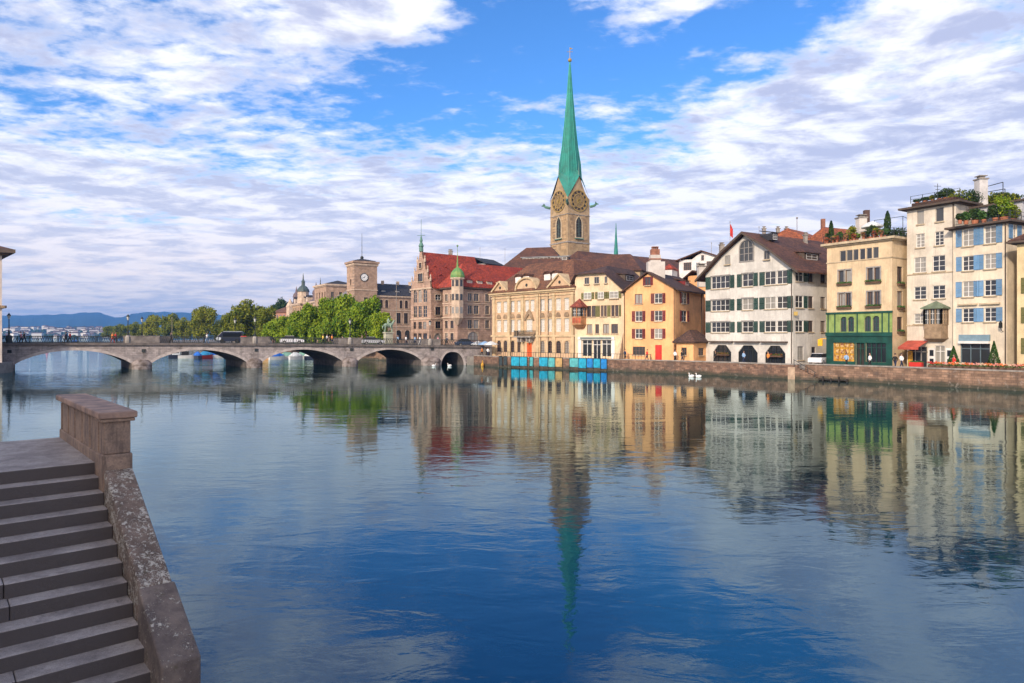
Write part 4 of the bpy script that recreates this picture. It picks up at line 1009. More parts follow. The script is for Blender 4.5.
# the right-hand face is redder masonry: quoin strips and blind masonry panels
tf = [Fac(foot[i], foot[(i+1)%4]) for i in range(4)]
for i, fc in enumerate(tf):
    mb = MB(); n = 8; c = fc.L/2; h = ZP-ZC
    arc = [(0,ZC)]+[(c*(k/n), ZC+h*((k/n)**1.5)) for k in range(1, n+1)] + [(fc.L-c*(k/n), ZC+h*((k/n)**1.5)) for k in range(n-1, -1, -1)]
    P1 = [fc.P(u,z,0.0) for u,z in arc]; P0 = [fc.P(u,z,-0.6) for u,z in arc]; k = len(arc)
    mb.add(P1+P0, [tuple(range(k)), tuple(range(2*k-1,k-1,-1))]+[(j,(j+1)%k,k+(j+1)%k,k+j) for j in range(k)])
    mb.build('gable', CHL, tw)
    if i in (0,1):
        mb = MB(); fc.boxo(mb, 0.75, c-1.15, tz(250), tz(216), 0.003, 0.06); fc.boxo(mb, c+1.15, fc.L-0.75, tz(250), tz(216), 0.003, 0.06); mb.build('masonry_panel', CHW, tw)
    mb = MB(); fc.boxo(mb, -0.15, fc.L+0.15, tz(243.5), tz(242.2), 0.002, 0.18); fc.boxo(mb, -0.15, fc.L+0.15, tz(215.5), tz(214.8), 0.002, 0.14); mb.build('string_course', STONEGREY, tw)
    # pointed belfry opening
    z0, z1 = tz(237.5), tz(216.5); w2 = 1.0; n = 8
    shp = [(c-w2,z0),(c+w2,z0)]+[(c+w2*(1-(k/n)**1.7), z1-1.9+1.9*(k/n)) for k in range(n+1)]+[(c-w2*(1-(k/n)**1.7), z1-1.9+1.9*(k/n)) for k in range(n-1,-1,-1)]
    mb = MB(); sc_ = [(c+(u-c)*1.35, z0-0.3+(z-z0)*1.09) for u,z in shp]; k = len(shp)
    for j in range(k):
        j2 = (j+1)%k
        mb.add([fc.P(*shp[j],0.15), fc.P(*shp[j2],0.15), fc.P(*sc_[j2],0.15), fc.P(*sc_[j],0.15), fc.P(*shp[j],0.0), fc.P(*shp[j2],0.0), fc.P(*sc_[j2],0.0), fc.P(*sc_[j],0.0)], [(0,1,2,3),(0,4,5,1),(3,2,6,7)])
    bo = mb.build('belfry_opening', CREAMTRIM, tw)
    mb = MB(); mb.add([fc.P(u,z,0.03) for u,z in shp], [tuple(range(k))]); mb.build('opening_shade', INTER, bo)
    mb = MB()
    for j in range(9): z = z0+0.3+j*0.42; fc.boxo(mb, c-w2+0.05, c+w2-0.05, z, z+0.07, 0.035, 0.13)
    fc.boxo(mb, c-0.06, c+0.06, z0, z1-0.3, 0.04, 0.14); mb.build('louvres', mat('grey_green_louvre',(0.10,0.14,0.13),0.7), bo)
    mb = MB(); fc.boxo(mb, c-1.5, c+1.5, z0-0.5, z0-0.3, 0.0, 0.5); mb.build('ledge', mat('aged_copper',(0.10,0.22,0.17),0.6), tw)
    # clock
    zc = tz(201); rr_ = 2.95; N = 32
    def disc(r0, r1, o0, o1, name, m, parent, a0=0, n=N):
        mb = MB()
        for j in range(n):
            a, c2 = 2*math.pi*j/n, 2*math.pi*(j+1)/n
            g = [(r0,a),(r1,a),(r1,c2),(r0,c2)]
            v1 = [fc.P(c+r*math.cos(t), zc+r*math.sin(t), o1) for r,t in g]; v0 = [fc.P(c+r*math.cos(t), zc+r*math.sin(t), o0) for r,t in g]
            mb.add(v1+v0, [(0,1,2,3),(1,5,6,2),(0,3,7,4)])
        return mb.build(name, m, parent)
    GOLD = mat('gilded_metal', (0.45,0.30,0.09), 0.45, 0.2, metal=0.4)
    ck = disc(0.01, rr_, 0.004, 0.08, 'clock_face', mat('clock_ground', (0.15,0.10,0.05), 0.7, 0.3, 1.5, col2=(0.30,0.20,0.09)), tw)
    disc(rr_-0.22, rr_+0.05, 0.085, 0.2, 'clock_ring', GOLD, ck); disc(1.75, 1.95, 0.085, 0.18, 'inner_ring', GOLD, ck)
    mb = MB()
    for j in range(12):
        a = math.pi/6*j; rc = 2.33; ax = Vector((math.cos(a), math.sin(a))); tx = Vector((-ax.y, ax.x))
        g = [(rc-0.3,-0.26),(rc+0.3,-0.3),(rc+0.3,0.3),(rc-0.3,0.26)]
        mb.add([fc.P(c+(ax*r+tx*t).x, zc+(ax*r+tx*t).y, 0.12) for r,t in g], [(0,1,2,3)])
    mb.build('hour_marks', INTER, ck)
    mb = MB()
    for j in range(12):
        a = math.pi/6*j+0.26; ax = Vector((math.cos(a), math.sin(a))); tx = Vector((-ax.y, ax.x))
        g = [(0.2,-0.16),(1.6,0),(0.2,0.16)]; mb.add([fc.P(c+(ax*r+tx*t).x, zc+(ax*r+tx*t).y, 0.12) for r,t in g], [(0,1,2)])
    mb.build('sun_rays', GOLD, ck)
    mb = MB()
    for a, ln, wd in ((R(235), 2.5, 0.13),(R(70), 1.8, 0.18)):
        ax = Vector((math.cos(a), math.sin(a))); tx = Vector((-ax.y, ax.x))
        g = [(-0.5,-wd),(ln,-wd*0.4),(ln,wd*0.4),(-0.5,wd)]; mb.add([fc.P(c+(ax*r+tx*t).x, zc+(ax*r+tx*t).y, 0.24) for r,t in g], [(0,1,2,3)])
    mb.build('clock_hands', GOLD, ck)
for i in (0,1,2,3):
    p = foot[i]; ctr = sum(foot, Vector((0,0)))/4; d = (p-ctr).normalized(); z = tz(204.5)
    mb = MB(); a = p+d*0.1; mb.tube([V3(a,z-0.3), V3(a+d*1.2,z), V3(a+d*1.9,z+0.5), V3(a+d*2.4,z+0.35)], [0.4,0.38,0.3,0.12], 6)
    q = a+d*1.3; sd_ = Vector((-d.y,d.x))
    mb.add([V3(q,z+0.2), V3(q+sd_*0.8+d*0.3,z+1.0), V3(q+d*0.9,z+0.3), V3(q-sd_*0.8+d*0.3,z+1.0)], [(0,1,2),(0,2,3)])
    mb.build('gargoyle', mat('aged_copper',(0.10,0.22,0.17),0.6), tw)
# spire: eight-sided, flaring into the four corners between the gables
ctr = sum(foot, Vector((0,0)))/4; rc = (foot[0]-ctr).length; ang0 = math.atan2((foot[0]-ctr).y, (foot[0]-ctr).x)
rings = []
hwid = S_/2
for (rcor, zcor, rmid, zmid) in ((rc+0.25, ZC-0.35, hwid+0.35, ZP-0.4), (rc*0.78, tz(186), hwid*0.93, ZP+0.6), (rc*0.60, tz(176), hwid*0.80, tz(170)), (3.05, tz(163), 2.85, tz(163)), (2.28, tz(145), 2.15, tz(145)), (1.55, tz(120), 1.48, tz(120)), (0.80, tz(90), 0.78, tz(90)), (0.30, tz(66), 0.30, tz(66)), (0.10, tz(58), 0.10, tz(58))):
    ring = []
    for k in range(8):
        a = ang0+k*math.pi/4; r, z = (rcor, zcor) if k % 2 == 0 else (rmid, zmid)
        ring.append((ctr.x+r*math.cos(a), ctr.y+r*math.sin(a), z))
    rings.append(ring)
mb = MB()
for ring in rings: mb.v += ring
for i in range(len(rings)-1):
    for k in range(8): mb.f.append((i*8+k, i*8+(k+1)%8, (i+1)*8+(k+1)%8, (i+1)*8+k)); mb.mi.append(0)
sp = mb.build('spire', COPPER, tw)
mb = MB()
for k in range(8): mb.tube([Vector(r[k])+Vector((0,0,0.02)) for r in rings[1:]], 0.07, 4)
for k in range(8):
    for q_ in (0.33,0.67): mb.tube([Vector(r[k]).lerp(Vector(r[(k+1)%8]), q_) for r in rings[2:-2]], 0.035, 4)
mb.build('spire_ridge', mat('pale_copper',(0.07,0.40,0.30),0.5), sp)
mb = MB(); mb.ball((ctr.x,ctr.y,tz(56)), 0.55); mb.tube([(ctr.x,ctr.y,tz(58)),(ctr.x,ctr.y,tz(43))], 0.07); mb.tube([V3(ctr+Vector((-0.8,0)),tz(47.5)), V3(ctr+Vector((0.8,0)),tz(47.5))], 0.07)
mb.add([V3(ctr+Vector((0.0,0)),tz(45)), V3(ctr+Vector((0.9,0.1)),tz(44.3)), V3(ctr+Vector((0.0,0)),tz(43))], [(0,1,2)])
mb.build('gilt_cross', GOLD, sp)
for i in range(4):
    m_ = (foot[i]+foot[(i+1)%4])/2; mb = MB(); mb.tube([V3(m_, ZP-0.4), V3(m_, ZP+2.0), V3(m_, ZP+3.8)], [0.22,0.1,0.03]); mb.build('finial', mat('aged_copper',(0.10,0.22,0.17),0.6), sp)
# choir roof left of the tower
A_ = at(500, 168); B_ = at(566, 164); P = rect(A_, B_, 15)
zb_ = hz(271, 167)
mb = MB(); mb.prism(P, SZ, zb_); mb.build('choir_wall', CHL, CT)
zrg = hz(247.8, 174)
hip_roof(P, zb_+0.2, zrg, 0.6, inset=5.5).build('choir_roof', T_BROWN, CT)
fc = Fac(A_, B_)
class _B: pass
_b = _B(); _b.root = CT
for px in (524,531,541,552,560): dormer(_b, fc, fc.u(px), zb_+2.5+0.2, 3.0, 0.9, -3.2, 3.0, EAVE, mat('lead_grey',(0.30,0.33,0.35),0.6), 'shed')
# nave right of the tower
P = [at(583,166), at(583,166)+RW2*47, at(583,166)+RW2*47+LW2*15, at(583,166)+LW2*15]
zb_ = hz(272, 165); mb = MB(); mb.prism(P, SZ, zb_); mb.build('nave_wall', CHL, CT)
hip_roof(P, zb_+0.2, hz(249.5,172), 0.6, inset=5).build('nave_roof', T_BROWN, CT)
# low lean-to between
P = [at(560,150), at(640,146), at(660,158), at(575,163)]
b = Bld('cloister_house', 'brown roofed cloister range just below the church tower', P, SZ, hz(272,150), CHL)
b.walls(); hip_roof(b.foot, b.z1+0.1, hz(256,157), 0.5, inset=5).build('roof', T_BROWN, b.root)
# second thin spire far behind
q = at(616, 260); b = empty('thin_spire_turret', (q.x,q.y,SZ), 'thin green needle spire far behind the cream house roof', 'spire')
mb = MB(); mb.lathe([(1.6,0),(1.6,30.5),(1.9,30.6)], 8, (q.x,q.y,SZ)); mb.build('turret', CHL, b)
mb = MB(); mb.lathe([(1.5,30.6),(0.9,34),(0.5,40),(0.08,47)], 8, (q.x,q.y,SZ)); mb.build('spire', COPPER, b)

# --- white house behind, between orange and guild house
A_ = at(679, 131); B_ = at(722, 127)
b = Bld('rear_white_house', 'white gabled house rising behind the orange house roof', rect(A_, B_, 9), SZ, hz(259.5,130), STUC('bright_white_wall', (0.74,0.72,0.70)))
f = b.f[0]; uc = f.u(702)
b.win(0, f.row(690, 262.2, 270.2, [(683.6,691.3),(706.5,711.5)]), 'band', BRFR, sill=False); b.win(0, f.row(690, 263.3, 271.5, [(696.2,699.8)]), 'plain', SH_BLUE, sill=False)
b.gable(0, [(f.u(692),b.z1),(uc,hz(251.5,128.7)),(f.L,b.z1)])
b.win(0, f.row(700, 255.2, 260.6, [(701.3,704)]), 'plain', BRFR, sill=False, hole=False)
b.walls()
prof_roof(f, [(-0.6,b.z1-0.1),(uc*0.55,b.z1+0.9),(uc,hz(250.3,128.7)),(f.L+1.2,b.z1-0.3)], 0.7, 9.6).build('roof', T_BROWN, b.root)
q = f.P(uc+3.2,0,-2); chimney(b.root,(q.x,q.y), b.z1, b.z1+2.6, 0.8, STONEGREY)
# small block with red tiles and white wall, behind the orange house
A_ = at(664, 128); B_ = at(672, 127.3)
b = Bld('little_red_roof_house', 'tiny white house with red tiles peeping over the orange house ridge', rect(A_, B_, 4), SZ, hz(268.6,128), STUC('bright_white_wall2', (0.7,0.68,0.66)))
b.walls(); hip_roof(b.foot, b.z1, b.z1+0.9, 0.2).build('roof', T_RED, b.root)
# --- orange tile roofs behind the guild house and the green shop
A_ = at(762, 124); B_ = at(806, 118)
b = Bld('rear_orange_roof_house', 'house behind the guild house showing only an orange tiled ridge', rect(A_, B_, 10), SZ, hz(240,120), STUC('beige_wall', (0.5,0.42,0.33)))
b.walls(); f = b.f[0]
hip_roof(b.foot, b.z1, hz(230,124), 0.5, inset=2).build('roof', T_ORANGE, b.root)
for px in (764, 778, 786.5): q = at(px, 127); chimney(b.root, (q.x,q.y), b.z1+0.3, hz(229,127), 0.55, STONEGREY)
A_ = at(795, 112); B_ = at(835, 105)
b = Bld('rear_red_roof_house', 'house with a steep red tiled roof and brick chimney left of the roof garden', rect(A_, B_, 11), SZ, hz(247,105), STUC('beige_wall2', (0.45,0.38,0.33)))
b.walls(); f = b.f[0]; hip_roof(b.foot, b.z1, hz(229.5,112), 0.5, inset=2.5).build('roof', T_ORANGE, b.root)
q = at(823, 112); chimney(b.root, (q.x,q.y), b.z1+1, hz(219,112), 0.55, BRICK, cap=False)
# ------------------------------------------------------------------ buildings beyond the bridge
L3 = Vector((-0.66,0.75)).normalized(); R3 = Vector((0.75,0.66)).normalized()
PINKST = block_mat('pink_sandstone', (0.44,0.30,0.225), (0.28,0.19,0.14), 0.9, 0.4, axis=0.72, stain=0.25, var=0.18)
PKTRIM = mat('pale_sandstone_trim', (0.55,0.42,0.31), 0.8, 0.2)
# town hall, gabled front wing and corner wing with turret
K1 = at(431, 150); L1 = K1+L3*8.0
TH = Bld('town_hall', 'pink sandstone town hall with bright red roofs, stepped gable and small green dome', [L1, K1, K1+R3*15, L1+R3*15], SZ, hz(287.8,150), PINKST)
b = TH; f, s = b.f[0], b.f[1]
c3 = [(413.4,416.8),(418.1,421.7),(423.0,427.0)]
r1 = f.row(420, 289.6, 302.6, c3); b.win(0, r1, 'grid', PKTRIM, sill=False); [arch_fill(b,0,q,PKTRIM,rise=0.7) for q in r1]
b.win(0, f.row(420, 306, 317.5, c3), 'grid', PKTRIM, sill=False); b.win(0, f.row(420, 322, 329, [(413.4,416.2),(418.3,421.8),(422.8,426.4)]), 'cross', BRFR, sill=False)
r1 = f.row(420, 333.2, 340, c3); b.win(0, r1, 'single', BRFR, sill=False)
for y0,y1 in ((294.5,300),(307,315),(321.5,328.5)): b.win(1, s.row(438, y0, y1, [(435.3,440.8)]), 'cross', WHITE if y0 < 300 else BRFR, surround=PKTRIM)
r1 = s.row(438, 333.5, 341, [(434.2,441.2)])[0]; b.win(1, [r1], 'plain', BRFR, sill=False); arch_fill(b,1,r1,PKTRIM)
ze = b.z1; uc = f.L/2; zp = f.z(421, 250.5); w_ = f.L
pf = [(0.15,ze),(0.3,ze+1.6),(1.1,ze+2.0),(1.4,ze+3.6),(2.1,ze+4.2),(2.5,ze+6.0),(3.2,ze+6.8),(uc-0.35,zp)]
b.gable(0, pf+[(w_-u,z) for u,z in pf[::-1]])
b.walls()
b.band(0, hz(319.5,152), 0.25, 0.15, PKTRIM); b.band(1, hz(319.5,152), 0.25, 0.15, PKTRIM); b.band(0, ze-0.2, 0.35, 0.2, PKTRIM)
b.win(0, [(uc-1.0,uc+1.0,ze+1.6,ze+3.4),(uc-0.5,uc+0.5,ze+4.6,ze+5.8)], 'single', BRFR, hole=False, surround=PKTRIM)
mb = MB()
for u,z in pf[1:7:2]+[(w_-u,z) for u,z in pf[1:7:2]]:
    q = f.P(u, z+0.2, -0.1); mb.lathe([(0.2,-0.3),(0.25,0.2),(0.1,0.6),(0.18,0.8),(0.02,1.3)], 6, q)
mb.build('gable_pinnacles', PKTRIM, b.root)
zr = hz(254.5, 158)
prof_roof(f, [(-0.3,ze+0.1),(uc,zr),(w_+0.3,ze+0.1)], -0.35, 15.3, 0.2).build('roof', T_RED, b.root)
q = f.P(uc, zp, -0.1); mb = MB(); mb.lathe([(0.5,-0.2),(0.45,0.8),(0.6,1.0),(0.25,1.9),(0.35,2.2),(0.03,3.6)], 8, q); mb.tube([q+Vector((0,0,3)), q+Vector((0,0,7))], 0.05); mb.tube([q+Vector((-0.9,0,3.4)), q+Vector((0.9,0,3.4))], 0.05)
mb.build('gable_spirelet', mat('aged_copper',(0.10,0.22,0.17),0.6), b.root)
for u in (3.5,6.5,9.5): dormer(b, s, u, ze+1.9+0.2, 1.1, 0.8, -1.2, 2.0, PKTRIM, T_RED, 'gable')
for u in (2.6,5.6,8.6): dormer(b, s, u, ze+4.1, 1.0, 0.7, -2.3, 1.6, PKTRIM, T_RED, 'gable')
q = at(450.5, 163); chimney(b.root, (q.x,q.y), ze+3, hz(251.5,163), 0.9, STONEGREY)
q = at(453.5, 163.5); chimney(b.root, (q.x,q.y), ze+2, hz(257,163), 0.9, STONEGREY)
# corner wing
P2 = at(457.5, 146); P1 = P2+L3*5.4
b = Bld('town_hall_corner_wing', 'corner wing of the town hall with a round turret, green dome and long red roof', [P1, P2, P2+R3*26, P1+R3*26], SZ, hz(286.5,146), PINKST)
f, s = b.f[0], b.f[1]; ze = b.z1
rows = ((294,301),(306,314),(320.5,328.5),(333,340.5))
for k, (y0,y1) in enumerate(rows):
    b.win(0, f.row(450, y0, y1, [(444.9,448),(450.4,453.6)]), 'cross', BRFR, surround=PKTRIM)
    if k < 3:
        b.win(1, s.row(470, y0-0.7 if k < 2 else y0-0.7, y1, [(467.7,472.2),(473.8,478.8),(485.2,489.4)]), 'single', PKTRIM, surround=PKTRIM)
r1 = s.row(470, 331.8, 341, [(467.8,478.4)])[0]; b.win(1, [r1], 'wide', BRFR, sill=False); arch_fill(b,1,r1,PKTRIM,rise=1.2)
b.walls(); b.cornice(ze-0.3, EAVE, out=0.5, h=0.3)
for e in (0,1): b.band(e, hz(317.8,147), 0.25, 0.15, PKTRIM); b.band(e, hz(303.5,147), 0.18, 0.1, PKTRIM)
P = b.foot; hip_roof([P[0]+L3*1.5,P[1],P[2],P[3]+L3*1.5], ze+0.1, hz(264.5,155), 0.5, inset=4.5).build('roof', T_RED, b.root)
for u in (3.4,6.2,9.0,11.8,14.6): dormer(b, s, u, ze+0.35, 1.5, 1.2, -0.1, 2.6, PKTRIM, T_RED, 'shed')
for u in (6,12): dormer(b, s, u, ze+3.5, 1.8, 0.8, -3.2, 2.0, EAVE, T_SLATE, 'shed')
q = P2+(-(L3)-R3)*(-0.0); q = P2
zt0, zt1 = hz(318,146), hz(279.5,146)
mb = MB(); mb.lathe([(0.3,hz(325.5,146)),(1.35,zt0),(1.35,zt1),(1.6,zt1+0.05),(1.6,zt1+0.35)], 8, (q.x,q.y,0), rot=R(22.5))
tt = mb.build('corner_turret', PKTRIM, b.root)
for z0 in (hz(300.5,146),hz(313.5,146),hz(286.6,146)):
    mb = MB()
    for k in range(8):
        a = R(45*k); d = Vector((math.cos(a),math.sin(a))); t = Vector((-d.y,d.x)); c = q+d*(1.35*math.cos(R(22.5))+0.02)
        mb.add([V3(c-t*0.33,z0),V3(c+t*0.33,z0),V3(c+t*0.33,z0+1.35),V3(c-t*0.33,z0+1.35)], [(0,1,2,3)])
    mb.build('turret_window', GLASS, tt)
mb = MB(); mb.lathe([(1.5,zt1+0.36),(1.55,zt1+0.8),(1.35,zt1+1.5),(0.8,zt1+2.2),(0.26,zt1+2.6),(0.18,zt1+3.4),(0.05,zt1+5.5),(0.04,zt1+7.2)], 12, (q.x,q.y,0)); mb.ball((q.x,q.y,zt1+7.2),0.22)
mb.build('dome', mat('bright_copper_green', (0.09,0.24,0.08), 0.65, 0.3, stain=0.4, col2=(0.22,0.32,0.09)), tt)
# grey pediment behind the roof
q0 = at(468, 165); b2 = Bld('slate_gable_house', 'slate gable peeping over the town hall red roof', rect(at(466,172), at(486,168), 6), SZ, hz(264,170), STUC('slate_gable_wall',(0.35,0.33,0.33)))
b2.walls(); f2 = b2.f[0]; prof_roof(f2, [(-0.5,b2.z1-0.1),(f2.L/2,hz(257.5,170)),(f2.L+0.5,b2.z1-0.1)], 0.6, 7).build('roof', T_SLATE, b2.root)

# clock tower building (post office)
PO = block_mat('post_office_stone', (0.43,0.295,0.21), (0.30,0.22,0.165), 1.0, 0.45, axis=0.6, stain=0.2, var=0.15)
L4 = Vector((-0.55,0.835)).normalized(); R4 = Vector((0.83,0.55)).normalized()
C1 = at(354.4, 195); lf = C1+L4*6.2; rt = C1+R4*6.9
PT = Bld('clock_tower', 'square sandstone clock tower with a white dial and flat cornice, behind the plane trees', [lf, C1, rt, rt+L4*6.2], SZ, hz(262.5,195), PO)
b = PT; f, s = b.f[0], b.f[1]
b.win(1, [(s.L/2-0.6, s.L/2+0.6, hz(306,197), hz(297.5,197))], 'single', BRFR, surround=PKTRIM)
b.win(0, [(f.L/2-0.5, f.L/2+0.5, hz(285,197), hz(279,197)), (f.L/2-0.5, f.L/2+0.5, hz(305,197), hz(298,197))], 'single', BRFR)
b.walls(); ze = b.z1
b.cornice(ze-0.6, PKTRIM, out=0.3, h=0.4); b.cornice(ze+0.0, PO, out=0.55, h=0.55, name='parapet')
hip_roof(b.foot, ze+0.8, ze+1.6, -0.3, inset=3).build('roof', T_SLATE, b.root)
for e in (0,1): b.band(e, hz(290,195), 0.3, 0.15, PKTRIM)
fc = s; c = s.u(364.2); zc = hz(277.3, s.dep(364))
def dial(fc, c, zc, r, parent, m, ring, z1=0.1):
    n = 24; mb = MB(); v = [fc.P(c+r*math.cos(2*math.pi*i/n), zc+r*math.sin(2*math.pi*i/n), z1) for i in range(n)]; v0 = [fc.P(c+r*math.cos(2*math.pi*i/n), zc+r*math.sin(2*math.pi*i/n), 0.0) for i in range(n)]
    mb.add(v+v0, [tuple(range(n))]+[(i,n+i,n+(i+1)%n,(i+1)%n) for i in range(n)]); o = mb.build('clock_face', m, parent)
    mb = MB()
    for i in range(n):
        a, a2 = 2*math.pi*i/n, 2*math.pi*(i+1)/n; g = [(r,a),(r+0.15,a),(r+0.15,a2),(r,a2)]
        mb.add([fc.P(c+q*math.cos(t), zc+q*math.sin(t), z1+0.05) for q,t in g]+[fc.P(c+q*math.cos(t), zc+q*math.sin(t), 0) for q,t in g], [(0,1,2,3),(1,5,6,2),(0,3,7,4)])
    for j in range(12):
        a = math.pi/6*j; ax = Vector((math.cos(a), math.sin(a))); tx = Vector((-ax.y, ax.x)); g = [(r*0.78,-0.05),(r*0.95,-0.05),(r*0.95,0.05),(r*0.78,0.05)]
        mb.add([fc.P(c+(ax*q+tx*t).x, zc+(ax*q+tx*t).y, z1+0.02) for q,t in g], [(0,1,2,3)])
    for a, ln in ((R(60), r*0.55), (R(200), r*0.8)):
        ax = Vector((math.cos(a), math.sin(a))); tx = Vector((-ax.y, ax.x)); g = [(-0.1,-0.07),(ln,-0.03),(ln,0.03),(-0.1,0.07)]
        mb.add([fc.P(c+(ax*q+tx*t).x, zc+(ax*q+tx*t).y, z1+0.04) for q,t in g], [(0,1,2,3)])
    mb.build('clock_marks', ring, o)
dial(fc, c, zc, 1.05, b.root, mat('white_dial', (0.8,0.8,0.78), 0.4, 0.05), DARKIRON)
q = sum(b.foot, Vector((0,0)))/4; mb = MB(); mb.tube([V3(q,ze+1), V3(q,ze+9.0)], [0.09,0.04]); mb.ball((q.x,q.y,ze+1.9), 0.5); mb.lathe([(0.8,1.0),(0.2,2.4)],8,(q.x,q.y,ze-0.2))
mb.build('mast', DARKIRON, b.root)
# right wing of the post office
A_ = rt - L4*0.0 + R4*0.02 + L4*0.8; B_ = A_+R4*24
b = Bld('post_office', 'sandstone post office wing with slate roof right of the clock tower', rect(A_, B_, 12), SZ, hz(296,200), PO)
f = b.f[0]
px = [(380,383),(385.2,388.2),(399.6,402.8),(405,408)]
r1 = f.row(384, 299.8, 308, px); b.win(0, r1, 'single', BRFR, surround=PKTRIM); [arch_fill(b,0,q_,PKTRIM) for q_ in r1]
b.win(0, f.row(384, 312.5, 323.5, [(380.5,384.5),(386,390),(396.2,401),(404,408)]), 'grid', BRFR, surround=PKTRIM)
r1 = f.row(384, 330, 340, [(379.6,384.6),(388,393),(396,401.5),(405,410)]); b.win(0, r1, 'plain', BRFR, sill=False); [arch_fill(b,0,q_,PKTRIM) for q_ in r1]
b.walls(); b.cornice(b.z1-0.2, PKTRIM, out=0.4, h=0.4); b.band(0, hz(310.3,200), 0.25, 0.12, PKTRIM); b.band(0, hz(327,200), 0.25, 0.12, PKTRIM)
hip_roof(b.foot, b.z1+0.3, hz(283.5,206), 0.4, inset=1).build('roof', T_SLATE, b.root)
for i, u in enumerate((3,7.5,12,16.5)): dormer(b, f, u, b.z1+1.1, 1.2, 0.7, -1.6, 2, WHITE, T_SLATE, 'shed')
for u in (4.5,9.5,13.5): q = f.P(u,0,-6); chimney(b.root,(q.x,q.y), b.z1+2.5, hz(280.5,206), 0.8, PKTRIM, cap=False)
# left wing
B_ = lf + R4*0.6; A_ = B_+L4*32
b = Bld('post_office_river_wing', 'long sandstone wing with shallow roofs left of the clock tower', rect(A_, B_, 12), SZ, hz(301,205), PO)
f = b.f[0]
r1 = f.row(340, 303, 309.5, [(319.5+3.6*i, 321.3+3.6*i) for i in range(7)]); b.win(0, r1, 'single', BRFR)
b.walls(); b.cornice(b.z1-0.2, PKTRIM, out=0.4, h=0.4); hip_roof(b.foot, b.z1+0.3, hz(290,215), 0.4, inset=2).build('roof', mat('zinc_roof', (0.24,0.23,0.25), 0.6, 0.2), b.root)
P = [f.p(20,0.3), f.p(30,0.3), f.p(30,-8), f.p(20,-8)]
b = Bld('pavilion_block', 'taller sandstone pavilion block on the wing left of the clock tower', [A_+ (B_-A_).normalized()*1.0 + f.n*0.5, A_+(B_-A_).normalized()*13+f.n*0.5, A_+(B_-A_).normalized()*13-f.n*9, A_+(B_-A_).normalized()*1-f.n*9], SZ, hz(286,222), PO)
f = b.f[0]; b.win(0, [(2+2.7*i, 3+2.7*i, b.z1-4.2, b.z1-2.2) for i in range(4)], 'single', BRFR); b.win(1, [(1.5+2.7*i, 2.5+2.7*i, b.z1-4.2, b.z1-2.2) for i in range(3)], 'single', BRFR)
b.walls(); b.cornice(b.z1-0.2, PKTRIM, out=0.5, h=0.5); hip_roof(b.foot, b.z1+0.4, b.z1+1.7, 0.1, inset=3).build('roof', T_SLATE, b.root)
q = f.p(3,-1); mb = MB(); mb.lathe([(0.25,0),(0.2,0.6),(0.1,0.9),(0.12,1.2),(0.03,2.6)], 8, (q.x,q.y,b.z1+0.3)); mb.build('finial', DARKIRON, b.root)
# ornate building with cupola
B_ = at(318, 246); A_ = B_+L4*33
b = Bld('cupola_house', 'ornate ochre office building crowned by a dark cupola, farthest left of the big facades', rect(A_, B_, 14), SZ, hz(302,250), STUC('ornate_ochre', (0.46,0.31,0.19)))
f = b.f[0]; b.win(0, [(1.2+2.4*i, 2.3+2.4*i, z, z+1.9) for i in range(8) for z in (b.z1-3.2, b.z1-6.4, b.z1-9.8)], 'single', BRFR, sill=False)
b.walls(); b.cornice(b.z1-0.2, PKTRIM, out=0.5, h=0.5); hip_roof(b.foot, b.z1+0.4, b.z1+3.8, 0.2, inset=3).build('roof', mat('mauve_slate', (0.16,0.12,0.13), 0.8), b.root)
for u in (3.5,7.5,11.5,15.5,19.5): dormer(b, f, u, b.z1+0.5, 1.6, 1.8, 0.0, 2.4, PKTRIM, T_SLATE, 'gable')
q = at(303.2, 262); mb = MB(); mb.lathe([(2.2,0),(2.2,4.4),(2.5,4.5)], 8, (q.x,q.y,b.z1)); t_ = mb.build('cupola_drum', PKTRIM, b.root)
mb = MB(); mb.lathe([(2.4,4.5),(2.3,5.3),(1.5,6.4),(0.7,6.9),(0.65,8.2),(0.8,8.3),(0.3,9.2),(0.08,11.6)], 10, (q.x,q.y,b.z1)); mb.build('cupola', mat('dark_copper',(0.07,0.10,0.10),0.6), t_)
for u in (0.6, 26): q = f.p(u, -1.5); mb = MB(); mb.lathe([(1.3,0),(1.3,3.0),(1.5,3.1),(1.3,4.2),(0.5,5.2),(0.05,7.4)], 8, (q.x,q.y,b.z1)); mb.build('corner_turret', mat('mauve_slate',(0.16,0.12,0.13),0.8), b.root)
# reddish villa left of it, and a few more roofs behind the trees
A_ = at(272, 300); B_ = at(292, 292)
b = Bld('red_villa', 'reddish villa with a pale corner turret half hidden by trees', rect(A_, B_, 12), SZ, hz(312,295), STUC('red_villa_wall', (0.36,0.18,0.13)))
f = b.f[0]; b.win(0, [(0.8+2.4*i, 1.8+2.4*i, b.z1-3, b.z1-1.2) for i in range(4)], 'single', WHITE, sill=False)
b.walls(); hip_roof(b.foot, b.z1, hz(306,300), 0.4, inset=3).build('roof', T_RUST, b.root)
q = f.p(f.L-1, 0.2); mb = MB(); mb.lathe([(1.6,-8),(1.6,2.0),(1.9,2.1),(1.2,3.4),(0.1,5.6)], 8, (q.x,q.y,b.z1)); mb.build('corner_turret', PKTRIM, b.root)

